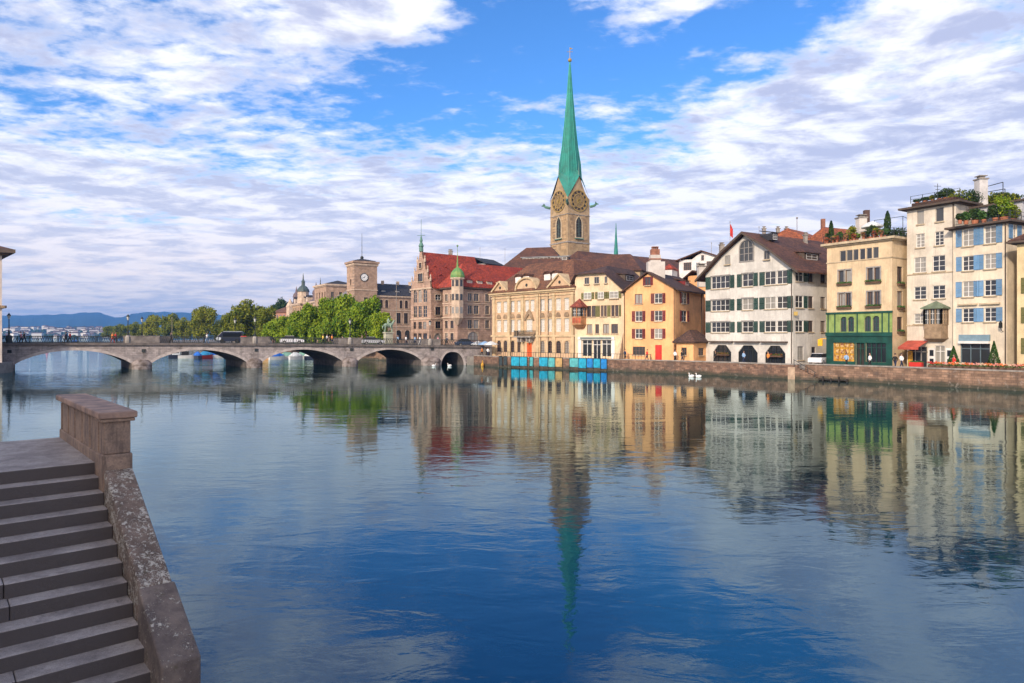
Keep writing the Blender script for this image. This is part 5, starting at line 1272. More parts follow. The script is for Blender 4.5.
# near-bank building at the left edge
C1 = at(2.0, 99); RB = Vector((-0.944,-0.329)); BK = Vector((-0.329,0.944))
b = Bld('waterside_hall', 'pale rendered hall with a deep dark eave cut by the left edge', [C1+RB*22, C1, C1+Vector((-0.70,0.714))*22, C1+RB*22+Vector((-0.70,0.714))*22], -2.5, hz(252,99), STUC('hall_wall', (0.50,0.44,0.40)))
b.win(0, [(22-4-3.6*i, 22-2.6-3.6*i, z, z+2.2) for i in range(5) for z in (6.5, 11.5)], 'cross', WHITE)
b.walls(); b.cornice(b.z1-0.2, EAVE, out=1.3, h=0.5); hip_roof(b.foot, b.z1+0.3, b.z1+5, 1.2).build('roof', T_DARK, b.root)
b.band(0, hz(308,99), 0.35, 0.5, STB); b.band(1, hz(308,99), 0.35, 0.5, STB)

# ------------------------------------------------------------------ road bridge
BP0 = at(-60, 97.6); BD = (at(475,127.5)-at(0,104.0)).normalized(); BF = Fac(at(0,104.0)-BD*14, at(475,127.5)+BD*1.8)
BR = empty('stone_bridge', (BF.a.x, BF.a.y, 0), 'pale stone road bridge with five arches and iron railings crossing the river', 'bridge')
BWID = 14.0
def arc_u(px): return BF.u(px)
def deckz(u):
    t = u/BF.L
    return 4.28 - 0.75*max(0, (t-0.25)/0.75)**1.6
arches = [(-62,1,2.9,2.0),(14,131.5,3.10,0.95),(152,246.5,3.08,1.0),(262.5,342,3.05,1.0),(358,421,2.95,1.0),(440.5,464.5,2.45,None)]
SKEW = 0.31
def BP(u, z, o): return BF.P(u + SKEW*min(o,0.0), z, o)
N = 20; us = [0.0]; prof = []
mbw = MB(); mbw2 = MB(); rings_ = []
spans = [(max(0.02, arc_u(a)), arc_u(c), zc, zs) for a, c, zc, zs in arches]
def edge(u0, u1, zc, zs):
    pts = []
    for i in range(N+1):
        t = i/N; u = u0+(u1-u0)*t; k = 2*t-1
        if zs is None: z = -1+ (zc+1)*math.sqrt(max(0, 1-abs(k)**2.6))
        else: z = zs + (zc-zs)*(max(0.0, 1-k*k)**0.85)
        pts.append((u, z))
    return pts
def wallseg(u0, u1, za0, za1):
    for o0, o1, mm in ((0.0, -0.5, mbw), (-BWID+0.5, -BWID, mbw2)):
        P = [BP(u0,za0,o0), BP(u1,za1,o0), BP(u1,deckz(u1)-0.35,o0), BP(u0,deckz(u0)-0.35,o0)]
        Qb = [BP(u0,za0,o1), BP(u1,za1,o1), BP(u1,deckz(u1)-0.35,o1), BP(u0,deckz(u0)-0.35,o1)]
        mm.add(P+Qb, [(0,1,2,3),(7,6,5,4)])
last = 0.0
for (u0,u1,zc,zs) in spans:
    n = max(1, int((u0-last)/2))
    for i in range(n): a, c = last+(u0-last)*i/n, last+(u0-last)*(i+1)/n; wallseg(a, c, -3, -3)
    pts = edge(u0,u1,zc,zs); mso = MB(); mvo = MB(); rings_.append((mso, mvo))
    for (ua,za),(ub,zb) in zip(pts, pts[1:]):
        wallseg(ua, ub, za, zb)
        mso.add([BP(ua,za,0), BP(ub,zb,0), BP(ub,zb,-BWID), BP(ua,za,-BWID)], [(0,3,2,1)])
        if zs is not None or True:                          # arch ring stones, a little proud
            d = Vector((ub-ua, zb-za)).normalized(); nn = Vector((-d.y, d.x))*0.42
            q = [(ua,za),(ub,zb),(ub+nn.x,zb+nn.y),(ua+nn.x,za+nn.y)]
            mvo.add([BF.P(u,z,0.05) for u,z in q]+[BF.P(u,z,-0.1) for u,z in q], [(0,1,2,3),(7,6,5,4),(0,4,5,1),(2,6,7,3)])
    if zs is not None:
        for ux in (u0, u1): mso.add([BP(ux,-3,0), BP(ux,zs,0), BP(ux,zs,-BWID), BP(ux,-3,-BWID)], [(0,1,2,3)])
    last = u1
for i in range(3): a, c = last+(BF.L-last)*i/3, last+(BF.L-last)*(i+1)/3; wallseg(a, c, -3, -3)
mbw.build('spandrel_wall', BRST, BR); mbw2.build('spandrel_wall', BRST, BR)
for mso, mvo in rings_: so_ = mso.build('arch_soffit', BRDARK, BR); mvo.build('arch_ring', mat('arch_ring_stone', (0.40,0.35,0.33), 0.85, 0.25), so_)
mb = MB(); mc = MB(); mr = MB(); mh = MB(); nseg = 30
for i in range(nseg):
    a, c = BF.L*i/nseg, BF.L*(i+1)/nseg; za, zb = deckz(a), deckz(c)
    for o0, o1 in ((0.35,-0.9),(-BWID+0.9,-BWID-0.35)):
        mc.add([BF.P(a,za-0.35,o0), BF.P(c,zb-0.35,o0), BF.P(c,zb-0.35,o1), BF.P(a,za-0.35,o1), BF.P(a,za,o0), BF.P(c,zb,o0), BF.P(c,zb,o1), BF.P(a,za,o1)], [(3,2,1,0),(4,5,6,7),(0,1,5,4),(2,3,7,6)])
    mb.add([BF.P(a,za-0.1,-0.3), BF.P(c,zb-0.1,-0.3), BF.P(c,zb-0.1,-BWID+0.3), BF.P(a,za-0.1,-BWID+0.3)], [(0,1,2,3)])
    mb.add([BF.P(a,za-0.6,-0.5), BF.P(c,zb-0.6,-0.5), BF.P(c,zb-0.6,-BWID+0.5), BF.P(a,za-0.6,-BWID+0.5)], [(3,2,1,0)])
mc.build('cornice', mat('bridge_cornice', (0.13,0.11,0.10), 0.85, 0.3), BR); mb.build('roadway', ASPH, BR)
# piers with rounded cutwaters
piers = [(1,14),(131.5,152),(246.5,262.5),(342,358),(421,440.5)]
for j, (p0,p1) in enumerate(piers):
    ua, ub = arc_u(p0), arc_u(p1); c = (ua+ub)/2; hw = (ub-ua)/2*0.98; n = 12
    mb = MB(); ringz = [(-3,1.0),(0.62,1.0),(0.66,1.04),(0.84,1.04),(1.2,0.9),(1.5,0.6),(1.65,0.12)]
    vs = []
    for z, k in ringz:
        for i in range(n+1):
            a = math.pi*i/n; vs.append(BF.P(c-hw*k*math.cos(a), z, 0.003+hw*0.62*k*math.sin(a)))
    m_ = n+1; mb.add(vs, [(r*m_+i, r*m_+i+1, (r+1)*m_+i+1, (r+1)*m_+i) for r in range(len(ringz)-1) for i in range(n)])
    mb.build('cutwater', mat('pier_stone', (0.30,0.255,0.24), 0.85, 0.4, stain=0.5, bump=0.04, bscale=4, col2=(0.10,0.075,0.06)), BR)
    # pedestals of stone in the railing above each pier
    if j > 0:
        mb = MB(); L_ = (1.5, 5.2, 4.4, 4.0, 3.6)[j]
        for off in (0.15, -BWID+0.45): BF.boxo(mb, c-L_/2, c+L_/2, deckz(c)+0.003, deckz(c)+1.02, off-0.4, off); BF.boxo(mb, c-L_/2-0.08, c+L_/2+0.08, deckz(c)+1.023, deckz(c)+1.15, off-0.45, off+0.05)
        mb.build('railing_pedestal', mat('railing_stone', (0.19,0.165,0.15), 0.85, 0.35, stain=0.5), BR)
    mb = MB(); q = BF.P(c+0.2, 3.0, 0.0); BF.boxo(mb, c, c+0.55, 2.75, 3.25, 0.003, 0.12); mb.build('pier_vent', DARKIRON, BR)
# iron railing
for off, nm in ((0.0,'railing'),(-BWID+0.3,'railing')):
    mb = MB(); n = int(BF.L/0.33)
    for i in range(n):
        u = BF.L*i/n; z = deckz(u); w_ = 0.05 if i % 9 == 0 else 0.022
        if i % 9 == 0: BF.boxo(mb, u-0.05, u+0.05, z, z+1.12, off-0.12, off-0.02)
        else:
            mb.add([BF.P(u-0.02,z+0.1,off-0.06), BF.P(u+0.31,z+1.0,off-0.06), BF.P(u+0.35,z+1.0,off-0.06), BF.P(u+0.03,z+0.1,off-0.06)], [(0,1,2,3)])
            mb.add([BF.P(u-0.02,z+1.0,off-0.07), BF.P(u+0.31,z+0.1,off-0.07), BF.P(u+0.35,z+0.1,off-0.07), BF.P(u+0.03,z+1.0,off-0.07)], [(0,1,2,3)])
    for i in range(nseg):
        a, c = BF.L*i/nseg, BF.L*(i+1)/nseg
        for h0, h1, t0, t1 in ((1.0,1.1,-0.13,-0.01),(0.05,0.12,-0.1,-0.03)):
            mb.slab([BF.P(a,deckz(a)+h1,off+t1), BF.P(c,deckz(c)+h1,off+t1), BF.P(c,deckz(c)+h1,off+t0), BF.P(a,deckz(a)+h1,off+t0)], h1-h0)
    mb.build(nm, DARKIRON, BR)
# bridge lamps
lp = [(9,'leftmost bridge lamp, beside the hall at the left edge'),(128,'bridge lamp above the left edge of the second pier'),(142,'bridge lamp just right of the second pier centre'),(235,'bridge lamp above the parked dark van'),(255,'bridge lamp over the third pier'),(350,'bridge lamp over the fourth pier, in front of the clock tower'),(430,'bridge lamp over the fifth pier, in front of the town hall gable')]
for px, lab in lp:
    u = BF.u(px) if px not in (142,235) else BF.u(px); off = -BWID+0.2 if px in (142,235) else 0.0
    fb = Fac(BF.p(0,off), BF.p(BF.L,off)); u = fb.u(px); q = fb.p(u); z = deckz(min(max(u,0),BF.L))
    o = empty('street_lamp', (q.x,q.y,z), 'black iron '+lab, 'street lamp', 'lamps along the bridge')
    mb = MB(); mb.lathe([(0.42,0.0),(0.42,0.9),(0.3,1.2)], 8, (q.x,q.y,z)); mb.build('lamp_base', mat('pedestal_stone',(0.30,0.27,0.24),0.85,0.25) if px != 9 else DARKIRON, o)
    mb = MB(); mb.lathe([(0.16,1.2),(0.12,1.8),(0.07,2.0),(0.06,3.6),(0.12,3.65)], 8, (q.x,q.y,z)); mb.build('post', DARKIRON, o)
    mb = MB(); mb.lathe([(0.12,3.65),(0.26,4.2)], 6, (q.x,q.y,z)); ln = mb.build('lantern', mat('lamp_glass',(0.55,0.55,0.5),0.3,0.05), o)
    mb = MB(); mb.lathe([(0.32,4.2),(0.14,4.42),(0.02,4.65)], 6, (q.x,q.y,z)); mb.build('lantern_cap', DARKIRON, ln)
# ------------------------------------------------------------------ raised street beyond the bridge
PL = [BF.p(BF.L-1), Vector((-4.2,129.6)), Vector((9,141)), Vector((25,165)), Vector((0,245)), Vector((-62,235)), Vector((-48,188)), Vector((-26,158)), BF.p(BF.L-1,-BWID)]
mb = MB(); mb.prism(PL[::1] if True else PL, -2, 3.38)
tag(mb.build('street', PAVE), kind='structure')

# ------------------------------------------------------------------ near bank: stairs, landing, balustrade
E = Vector((0.755,0.655)).normalized(); S = Vector((0.655,-0.755)).normalized(); FL = at(104, 10.6)
N_ = lambda t, w: FL + S*t + E*w
STEPST = mat('step_stone', (0.13,0.105,0.095), 0.85, 0.35, 1.8, bump=0.006, bscale=30)
def step_mat():
    m = bpy.data.materials.new('worn_step_stone'); m.use_nodes = True; t = m.node_tree; g = NG(t); p = t.nodes['Principled BSDF']
    tc = g.n('ShaderNodeTexCoord').outputs['Object']
    a = g.noise(tc, 1.6, 8, 0.65); b_ = g.noise(tc, 22, 5, 0.7); sp = g.noise(tc, 120, 2, 0.6)
    c = g.mix(g.ss(a, 0.3, 0.7), (0.46,0.40,0.355), (0.23,0.195,0.175))
    c = g.mix(0.5, c, g.mix(g.ss(b_, 0.3, 0.7), (0.7,0.7,0.7), (1.25,1.2,1.15)), 'MULTIPLY')
    c = g.mix(0.5, c, g.mix(g.ss(sp, 0.35, 0.65), (0.6,0.6,0.6), (1.35,1.35,1.35)), 'MULTIPLY')
    dk = g.ss(g.noise(tc, 4.0, 6, 0.7, 0.4), 0.60, 0.72)
    c = g.mix(g.m('MULTIPLY', dk, 0.6), c, (0.035,0.03,0.03))
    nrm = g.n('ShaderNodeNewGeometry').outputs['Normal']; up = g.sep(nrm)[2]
    c = g.mix(g.ss(up, 0.3, 0.8, 1.0, 0.0), c, (0.085,0.07,0.065))   # upright faces are coloured darker than the treads
    g.put(p.inputs['Base Color'], c); p.inputs['Roughness'].default_value = 0.8
    bp = g.n('ShaderNodeBump'); bp.inputs['Distance'].default_value = 0.008
    g.put(bp.inputs['Height'], g.m('ADD', g.m('MULTIPLY', a, 2.0), g.m('ADD', b_, g.m('MULTIPLY', sp, 0.4)))); t.links.new(bp.outputs[0], p.inputs['Normal'])
    return m
STM = step_mat()
def lichen_mat(name='lichen_covered_stone', dt=0.0, dark=(0.13,0.09,0.065), pale=(0.26,0.18,0.13)):
    m = bpy.data.materials.new(name); m.use_nodes = True; t = m.node_tree; g = NG(t); p = t.nodes['Principled BSDF']
    tc = g.n('ShaderNodeTexCoord').outputs['Object']
    a = g.noise(tc, 3.0, 8, 0.7)
    c = g.mix(g.ss(a, 0.35, 0.65), dark, pale)
    big = g.noise(tc, 3.2, 3, 0.6); sp = g.noise(tc, 17.0, 5, 0.7, 0.5); sm = g.noise(tc, 55.0, 4, 0.65)
    l = g.m('MAXIMUM', g.ss(g.m('ADD', sp, g.m('MULTIPLY', big, 0.35)), 0.705+dt, 0.735+dt), g.ss(g.m('ADD', sm, g.m('MULTIPLY', big, 0.5)), 0.825+dt, 0.865+dt))
    c = g.mix(g.m('MULTIPLY', l, 0.85), c, (0.62,0.55,0.44))
    mo = g.ss(g.noise(tc, 7.0, 5, 0.7), 0.58, 0.68)
    c = g.mix(g.m('MULTIPLY', mo, 0.5), c, (0.09,0.075,0.03))
    g.put(p.inputs['Base Color'], c); p.inputs['Roughness'].default_value = 0.9
    bp = g.n('ShaderNodeBump'); bp.inputs['Distance'].default_value = 0.012
    g.put(bp.inputs['Height'], g.m('ADD', a, g.m('ADD', sm, g.m('MULTIPLY', l, 0.5)))); t.links.new(bp.outputs[0], p.inputs['Normal'])
    return m
LICH = lichen_mat()
def parapet_mat():
    m = bpy.data.materials.new('weathered_parapet_stone'); m.use_nodes = True; t = m.node_tree; g = NG(t); p = t.nodes['Principled BSDF']
    tc = g.n('ShaderNodeTexCoord').outputs['Object']
    a = g.noise(tc, 2.2, 8, 0.68); b_ = g.noise(tc, 28, 5, 0.7)
    c = g.mix(g.ss(a, 0.3, 0.7), (0.40,0.27,0.185), (0.20,0.14,0.105))
    c = g.mix(0.6, c, g.mix(g.ss(b_, 0.3, 0.7), (0.65,0.65,0.65), (1.3,1.25,1.2)), 'MULTIPLY')
    mp = g.n('ShaderNodeMapping'); g.put(mp.inputs[0], tc); mp.inputs['Scale'].default_value = (5,5,0.7)
    c = g.mix(g.ss(g.noise(mp.outputs[0], 1.5, 6, 0.7), 0.5, 0.7, 0, 0.6), c, (0.05,0.035,0.03))
    g.put(p.inputs['Base Color'], c); p.inputs['Roughness'].default_value = 0.85
    bp = g.n('ShaderNodeBump'); bp.inputs['Distance'].default_value = 0.01
    g.put(bp.inputs['Height'], g.m('ADD', g.m('MULTIPLY', a, 1.5), b_)); t.links.new(bp.outputs[0], p.inputs['Normal'])
    return m
PARA = parapet_mat()
def bevel(o, w=0.015, seg=2):
    md = o.modifiers.new('bevel', 'BEVEL'); md.width = w; md.segments = seg; md.limit_method = 'ANGLE'; md.angle_limit = R(40); return o
ST = empty('stone_stairs', (*N_(1.2,-3), 0), 'worn grey stone steps descending to the river at the lower left', 'stairs')
z0s, tr, ri = 3.17, 0.322, 0.189
WL = -9.0
def qp(ta, tb, wa, wb): return [N_(ta,wa), N_(ta,wb), N_(tb,wb), N_(tb,wa)]
nst = 14; JR = random.Random(9)
for k in range(1, nst):
    mb = MB(); t0 = -0.65+tr*(k-1); z = z0s-ri*k
    P = qp(t0-0.02, t0+tr+0.025, WL, 0.0)
    cuts = [WL] + sorted(WL+1.5+j*1.9+JR.uniform(-0.5,0.5) for j in range(4)) + [0.0]
    for wa, wb in zip(cuts, cuts[1:]):
        dz = JR.uniform(-0.005,0.003); dt = JR.uniform(-0.008,0.008); mb.prism(qp(t0-0.02+dt, t0+tr+0.025+dt, wa+0.003, wb-0.003)[::-1], z-ri*1.6, z+dz)
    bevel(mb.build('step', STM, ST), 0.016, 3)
mb = MB(); mb.prism(qp(-4.3, -0.65+0.025, WL, 0.0)[::-1], z0s-0.25, z0s); bevel(mb.build('landing_slab', STM, ST), 0.014)
mb = MB()
mb.prism(qp(-4.25, -0.7, WL, 0.3)[::-1], -3, z0s-0.2)
for k in range(1, nst): mb.prism(qp(-0.7+tr*(k-1), -0.7+tr*k, WL, 0.3)[::-1], -3, z0s-ri*k-0.2)
mb.build('stair_core', PARA, ST)
t_end = -0.65+tr*(nst-1); zl = z0s-ri*nst
# cheek wall: two sloping stones
def sloped(t0, t1, za, zb, w0, w1, name, m, root, zlow=None):
    P = [N_(t0,w0), N_(t0,w1), N_(t1,w1), N_(t1,w0)]
    zz = [za,za,zb,zb]; lo = [zlow if zlow is not None else z-0.9 for z in zz]
    mb = MB(); mb.prism(P[::-1], [l for l in lo][::-1], zz[::-1]); return bevel(mb.build(name, m, root), 0.03, 3)
zc = lambda t: 3.13-0.532*t
CH = ST
sloped(0.0, 2.25, zc(0), zc(2.25), 0.0, 0.40, 'cheek_wall', LICH, ST, -3)
sloped(2.253, 3.4, zc(2.25), zc(3.4), -0.02, 0.43, 'cheek_wall', lichen_mat('lower_cheek_stone', 0.085, (0.12,0.09,0.075), (0.24,0.18,0.14)), ST, -3)
BAL = empty('stone_parapet', (*N_(-2,0.2), z0s), 'brown weathered stone parapet with a square end pier above the steps', 'parapet')
mb = MB(); mb.prism(qp(-4.3, -0.42, 0.014, 0.376)[::-1], z0s-0.15, z0s+0.78); bevel(mb.build('parapet_wall', PARA, BAL), 0.01)
mb = MB(); mb.prism(qp(-4.33, -0.42, -0.02, 0.41)[::-1], z0s-0.3, z0s+0.17); bevel(mb.build('plinth', PARA, BAL), 0.02)
for i in range(6):
    t = -4.30+i*0.74
    mb = MB(); mb.prism(qp(t, t+0.13, 0.0, 0.39)[::-1], z0s+0.172, z0s+0.70); bevel(mb.build('pilaster', PARA, BAL), 0.01)
mb = MB(); mb.prism(qp(-0.42, 0.0, -0.02, 0.40)[::-1], z0s-0.4, z0s+0.19); bevel(mb.build('pier_base', PARA, BAL), 0.025)
mb = MB(); mb.prism(qp(-0.40, -0.025, 0.005, 0.375)[::-1], z0s+0.193, z0s+0.72); bevel(mb.build('pier', PARA, BAL), 0.015)
mb = MB(); mb.prism(qp(-0.45, 0.03, -0.05, 0.43)[::-1], z0s+0.70, z0s+0.75); bevel(mb.build('neck_moulding', PARA, BAL), 0.015)
mb = MB(); mb.prism(qp(-4.36, 0.06, -0.08, 0.46)[::-1], z0s+0.753, z0s+0.86); bevel(mb.build('coping', mat('coping_stone', (0.46,0.29,0.20), 0.8, 0.35, 2.5, bump=0.01, bscale=25, col2=(0.24,0.16,0.125)), BAL), 0.025, 3)
# lower quay, upper terrace and the buildings behind the photographer
mb = MB(); mb.prism(qp(t_end-0.02, 16, -9.0, 0.42)[::-1], -3, zl); tag(mb.build('lower_quay', STM), kind='structure')
mb = MB(); mb.prism([(-60,-60),(6,-14),(1.0,-1.2),(-3.4,-1.2),(-12,3.5),(-60,3.5)], -3, 3.1); tag(mb.build('near_street', PAVE), kind='structure')
mb = MB(); mb.prism([(-60,3.5),(-12.4,3.5),(-15.5,8.0),(-60,45)], -3, 3.09); tag(mb.build('near_bank', PAVE), kind='structure')
mb = MB(); mb.prism([(-900,-60),(-60.01,-60),(-60.01,45),(-73.9,101),(-102,128),(-140,158),(-430,520),(-900,560)], -3, 1.5); tag(mb.build('lake_bank', PAVE), kind='structure')
b = Bld('near_bank_house', 'tall plain rendered house on the near bank, outside the left edge', [(-30,-20),(-11.5,-20),(-11.5,3.0),(-30,3.0)], 3.1, 13, STUC('near_house_wall', (0.45,0.40,0.35)))
for e, n in ((1,6),(2,5)): b.win(e, [(1.5+3.3*i, 2.7+3.3*i, z, z+1.8) for i in range(n) for z in (4.5,7.6,10.6)], 'cross', WHITE)
b.walls(); hip_roof(b.foot, 13, 17, 0.6).build('roof', T_BROWN, b.root)

# ------------------------------------------------------------------ trees
def leaf_mat(name, c1, c2, c3):
    m = bpy.data.materials.new(name); m.use_nodes = True; t = m.node_tree; g = NG(t); p = t.nodes['Principled BSDF']
    tc = g.n('ShaderNodeTexCoord').outputs['Object']; r = g.n('ShaderNodeObjectInfo').outputs['Random']
    a = g.noise(tc, 0.45, 4, 0.6); b_ = g.noise(tc, 3.0, 2, 0.6)
    c = g.mix(g.ss(a, 0.38, 0.62), c1, c2); c = g.mix(g.ss(b_, 0.45, 0.65, 0, 0.8), c, c3)
    c = g.mix(1.0, c, g.mix(r, (0.8,0.85,0.8), (1.2,1.12,1.0)), 'MULTIPLY')
    g.put(p.inputs['Base Color'], c); p.inputs['Roughness'].default_value = 0.65; p.inputs['Specular IOR Level'].default_value = 0.2
    tr_ = g.n('ShaderNodeBsdfTranslucent'); g.put(tr_.inputs[0], c); mx = g.n('ShaderNodeMixShader'); mx.inputs[0].default_value = 0.25
    t.links.new(p.outputs[0], mx.inputs[1]); t.links.new(tr_.outputs[0], mx.inputs[2]); t.links.new(mx.outputs[0], t.nodes['Material Output'].inputs[0])
    return m
LV_B = leaf_mat('bright_green_leaves', (0.05,0.15,0.012), (0.24,0.36,0.02), (0.42,0.46,0.035))
LV_O = leaf_mat('olive_green_leaves', (0.07,0.12,0.012), (0.22,0.25,0.025), (0.36,0.33,0.035))
LV_D = leaf_mat('dark_green_leaves', (0.02,0.05,0.02), (0.04,0.08,0.025), (0.07,0.11,0.03))
BARK = mat('bark', (0.09,0.065,0.045), 0.9, 0.3)
def tree_meshes(seed, h=12.0, r=5.0, n=7000, leaf=0.32, lm=None, form='round'):
    rnd = random.Random(seed)
    tb = MB(); tb.tube([(0,0,0),(0.1,0,h*0.2),(0.15,0.1,h*0.45),(0.1,0,h*0.75)], [0.32,0.25,0.18,0.05], 8)
    lobes = []
    for i in range(15):
        a = rnd.uniform(0, 6.28); z = rnd.uniform(0.30, 0.9)*h
        env = math.sin(math.pi*min(1, max(0.05, (z/h-0.18)/0.86)))**0.6 if form == 'round' else (1.1-z/h)
        rr = r*env*rnd.uniform(0.35, 0.78); c = Vector((math.cos(a)*rr, math.sin(a)*rr, z))
        lobes.append((c, r*rnd.uniform(0.30, 0.46)))
        tb.tube([(0.1,0,min(z*0.75, h*0.6)), tuple(c*0.6+Vector((0,0,z*0.36))), tuple(c)], [0.12,0.07,0.02], 5)
    lobes.append((Vector((0,0,h*0.86)), r*0.36)); lobes.append((Vector((0,0,h*0.6)), r*0.5))
    cb = MB(); tot = sum(l[1]**2 for l in lobes)
    for c, lr in lobes:
        for _ in range(int(n*lr*lr/tot)):
            d = Vector((rnd.gauss(0,1), rnd.gauss(0,1), rnd.gauss(0,1))).normalized(); q = c + d*lr*(rnd.random()**0.33)*rnd.uniform(0.85,1.12); q.z = max(q.z, h*0.14)
            nn = (d*0.8+Vector((rnd.gauss(0,0.6), rnd.gauss(0,0.6), rnd.gauss(0,0.6)+0.3))).normalized()
            a = nn.cross(Vector((rnd.gauss(0,1), rnd.gauss(0,1), rnd.gauss(0,1)))).normalized(); b2 = nn.cross(a)
            k = leaf*rnd.uniform(0.6,1.35); cb.add([q-a*k, q+b2*k*0.7, q+a*k, q-b2*k*0.7], [(0,1,2,3)])
    return tb.mesh('trunk', BARK), cb.mesh('crown', lm)
TM = {('B',i): tree_meshes(10+i, lm=LV_B) for i in range(3)}
TM.update({('O',i): tree_meshes(20+i, lm=LV_O) for i in range(3)})
TM[('D',0)] = tree_meshes(31, lm=LV_D); TM[('D',1)] = tree_meshes(32, lm=LV_D)
TM[('P',0)] = tree_meshes(33, h=14, r=3.2, lm=LV_O)
def tree(px, d, ytop, kind, v, label, wpx=None, zb=SZ, group='trees on the quay behind the bridge', name='plane_tree'):
    p = at(px, d); ht = hz(ytop, d)-zb; tm, cm = TM[(kind, v)]; H0 = 14.0 if kind == 'P' else 12.0
    k = ht/H0/0.98; kw = k if wpx is None else (wpx*(1.3 if kind == 'B' else 1.1)*d/F/2)/((3.2 if kind == 'P' else 5.0)*0.95)
    root = empty(name, (p.x, p.y, zb), label, 'tree', group)
    for nm, me in (('trunk', tm), ('crown', cm)):
        o = bpy.data.objects.new(nm, me); COL.objects.link(o); o.parent = root; o.scale = (kw, kw, k); o.rotation_euler = (0,0,(px*1.7) % 6.28)
tl = [(381,158,313,'B',0,20,'small bright green plane tree nearest the statue, lowest at the right end of the grove'),
 (366,162,300,'B',1,26,'bright green plane tree in front of the clock tower base'),
 (349,166,295.5,'B',2,28,'tallest bright green plane tree of the grove, left of the clock tower'),
 (331,170,299,'B',0,26,'bright green plane tree, third tall crown left of the clock tower'),
 (316,174,307,'B',1,24,'bright green plane tree in front of the long river wing'),
 (301,178,312,'B',2,22,'bright green plane tree below the dark cupola'),
 (287,182,317,'B',0,22,'low bright green plane tree just left of the dark cupola'),
 (273,188,321,'B',1,20,'low yellow-green plane tree at the left end of the bright grove'),
 (247,225,300,'O',0,36,'big olive green tree rising above the dark van on the bridge'),
 (232,232,312,'O',1,20,'smaller olive tree leaning on the left side of the big olive tree'),
 (264,214,308,'O',2,22,'olive tree on the right shoulder of the big olive tree'),
 (204,300,306.5,'O',1,25,'tall rounded olive tree standing alone with hills on both sides'),
 (221,310,321,'O',2,14,'low olive tree in the gap right of the tall lone tree'),
 (184,350,317.5,'O',0,16,'round olive tree left of the tall lone tree'),
 (171,380,314.5,'O',2,18,'olive tree, second to the left of the tall lone tree'),
 (152,410,315,'O',1,18,'dense green tree just right of the second bridge pier lamps'),
 (136,450,322,'O',0,15,'yellowish tree between the two lamps on the second pier'),
 (121,520,324.5,'O',2,14,'small dark olive tree left of the two pier lamps'),
 (110,580,326,'O',1,13,'leftmost tiny olive tree where the quay meets the lake')]
for px, d, yt, k, v, wpx, lab in tl: tree(px, d, yt, k, v, lab, wpx)
for i, (px, d, yt, wpx, lab) in enumerate([(283,330,301,20,'dark tree on the rise behind the red villa'),(273,335,306,16,'dark tree left of the red villa roof'),(293,345,304,14,'dark tree between the villa turret and the cupola house')]):
    tree(px, d, yt, 'D', i % 2, lab, wpx, 1.9, 'dark trees behind the red villa', 'broadleaf_tree')
rnd = random.Random(5)
# hedge along the quay under the bright trees
mb = MB()
for i in range(46):
    t = i/45; p = Vector((-32,154)).lerp(Vector((-62,187)), t); leaf_blob(mb, (p.x,p.y,3.0), (1.6,1.6,1.2), 60, 0.25, rnd)
hd = empty('clipped_hedge', (-47,170,SZ), 'low green hedge under the bright plane trees behind the bridge railing', 'hedge'); mb.build('foliage', LV_B, hd)
mb = MB(); mb.prism([(-32.4,154),(-31.6,154),(-61.6,187),(-62.4,187)], SZ, 3.0); mb.build('branches', BARK, hd)

# ------------------------------------------------------------------ equestrian statue
q = at(388.3, 141); zb_ = 3.38
o = empty('equestrian_statue', (q.x,q.y,zb_), 'pale green equestrian statue on a tall stone pedestal at the far end of the bridge', 'statue')
mb = MB(); T = Matrix.Translation((q.x,q.y,0)) @ Matrix.Rotation(R(35),4,'Z')
mb.box(-1.0,-0.75,zb_,1.0,0.75,zb_+0.5,T); mb.box(-0.8,-0.55,zb_+0.5,0.8,0.55,zb_+2.6,T); mb.box(-0.95,-0.7,zb_+2.6,0.95,0.7,zb_+2.85,T)
mb.build('pedestal', mat('statue_pedestal_stone',(0.50,0.48,0.36),0.85,0.2), o)
BRZ = mat('verdigris_bronze', (0.28,0.38,0.28), 0.6, 0.25); z = zb_+2.85
mb = MB(); W = lambda x,y,h: T @ Vector((x,y,z+h))
mb.tube([W(-0.95,0,1.35),W(-0.6,0,1.45),W(0,0,1.35),W(0.6,0,1.5),W(0.95,0,1.65)],[0.25,0.38,0.36,0.4,0.28],8)
mb.tube([W(0.8,0,1.6),W(1.15,0,2.1),W(1.3,0,2.4),W(1.6,0,2.2)],[0.27,0.2,0.17,0.1],8)
for x,y,k in ((0.75,0.2,0.35),(0.7,-0.2,0.0),(-0.75,0.22,0.0),(-0.7,-0.22,-0.1)): mb.tube([W(x,y,1.3),W(x+k*0.8,y,0.75),W(x+k*0.6-0.05,y,0.05)],[0.16,0.09,0.08],6)
mb.tube([W(-0.95,0,1.5),W(-1.25,0,1.2),W(-1.3,0,0.6)],[0.1,0.13,0.05],6)
mb.build('horse', BRZ, o)
mb = MB(); mb.tube([W(0,0,1.7),W(0,0,2.1),W(0,0,2.5),W(0.02,0,2.68),W(0.03,0,2.9)],[0.27,0.25,0.28,0.1,0.15],8)
for y in (-0.3,0.3): mb.tube([W(0,y*0.7,1.75),W(0.4,y*1.3,1.5),W(0.3,y*1.4,0.9)],[0.17,0.13,0.08],6); mb.tube([W(0,y,2.45),W(0.15,y*1.4,2.1),W(0.5,y*0.7,2.0)],[0.1,0.08,0.06],6)
mb.tube([W(0.5,0.2,2.0),W(0.7,0.25,3.3)],0.03,4)
mb.build('rider', BRZ, o)

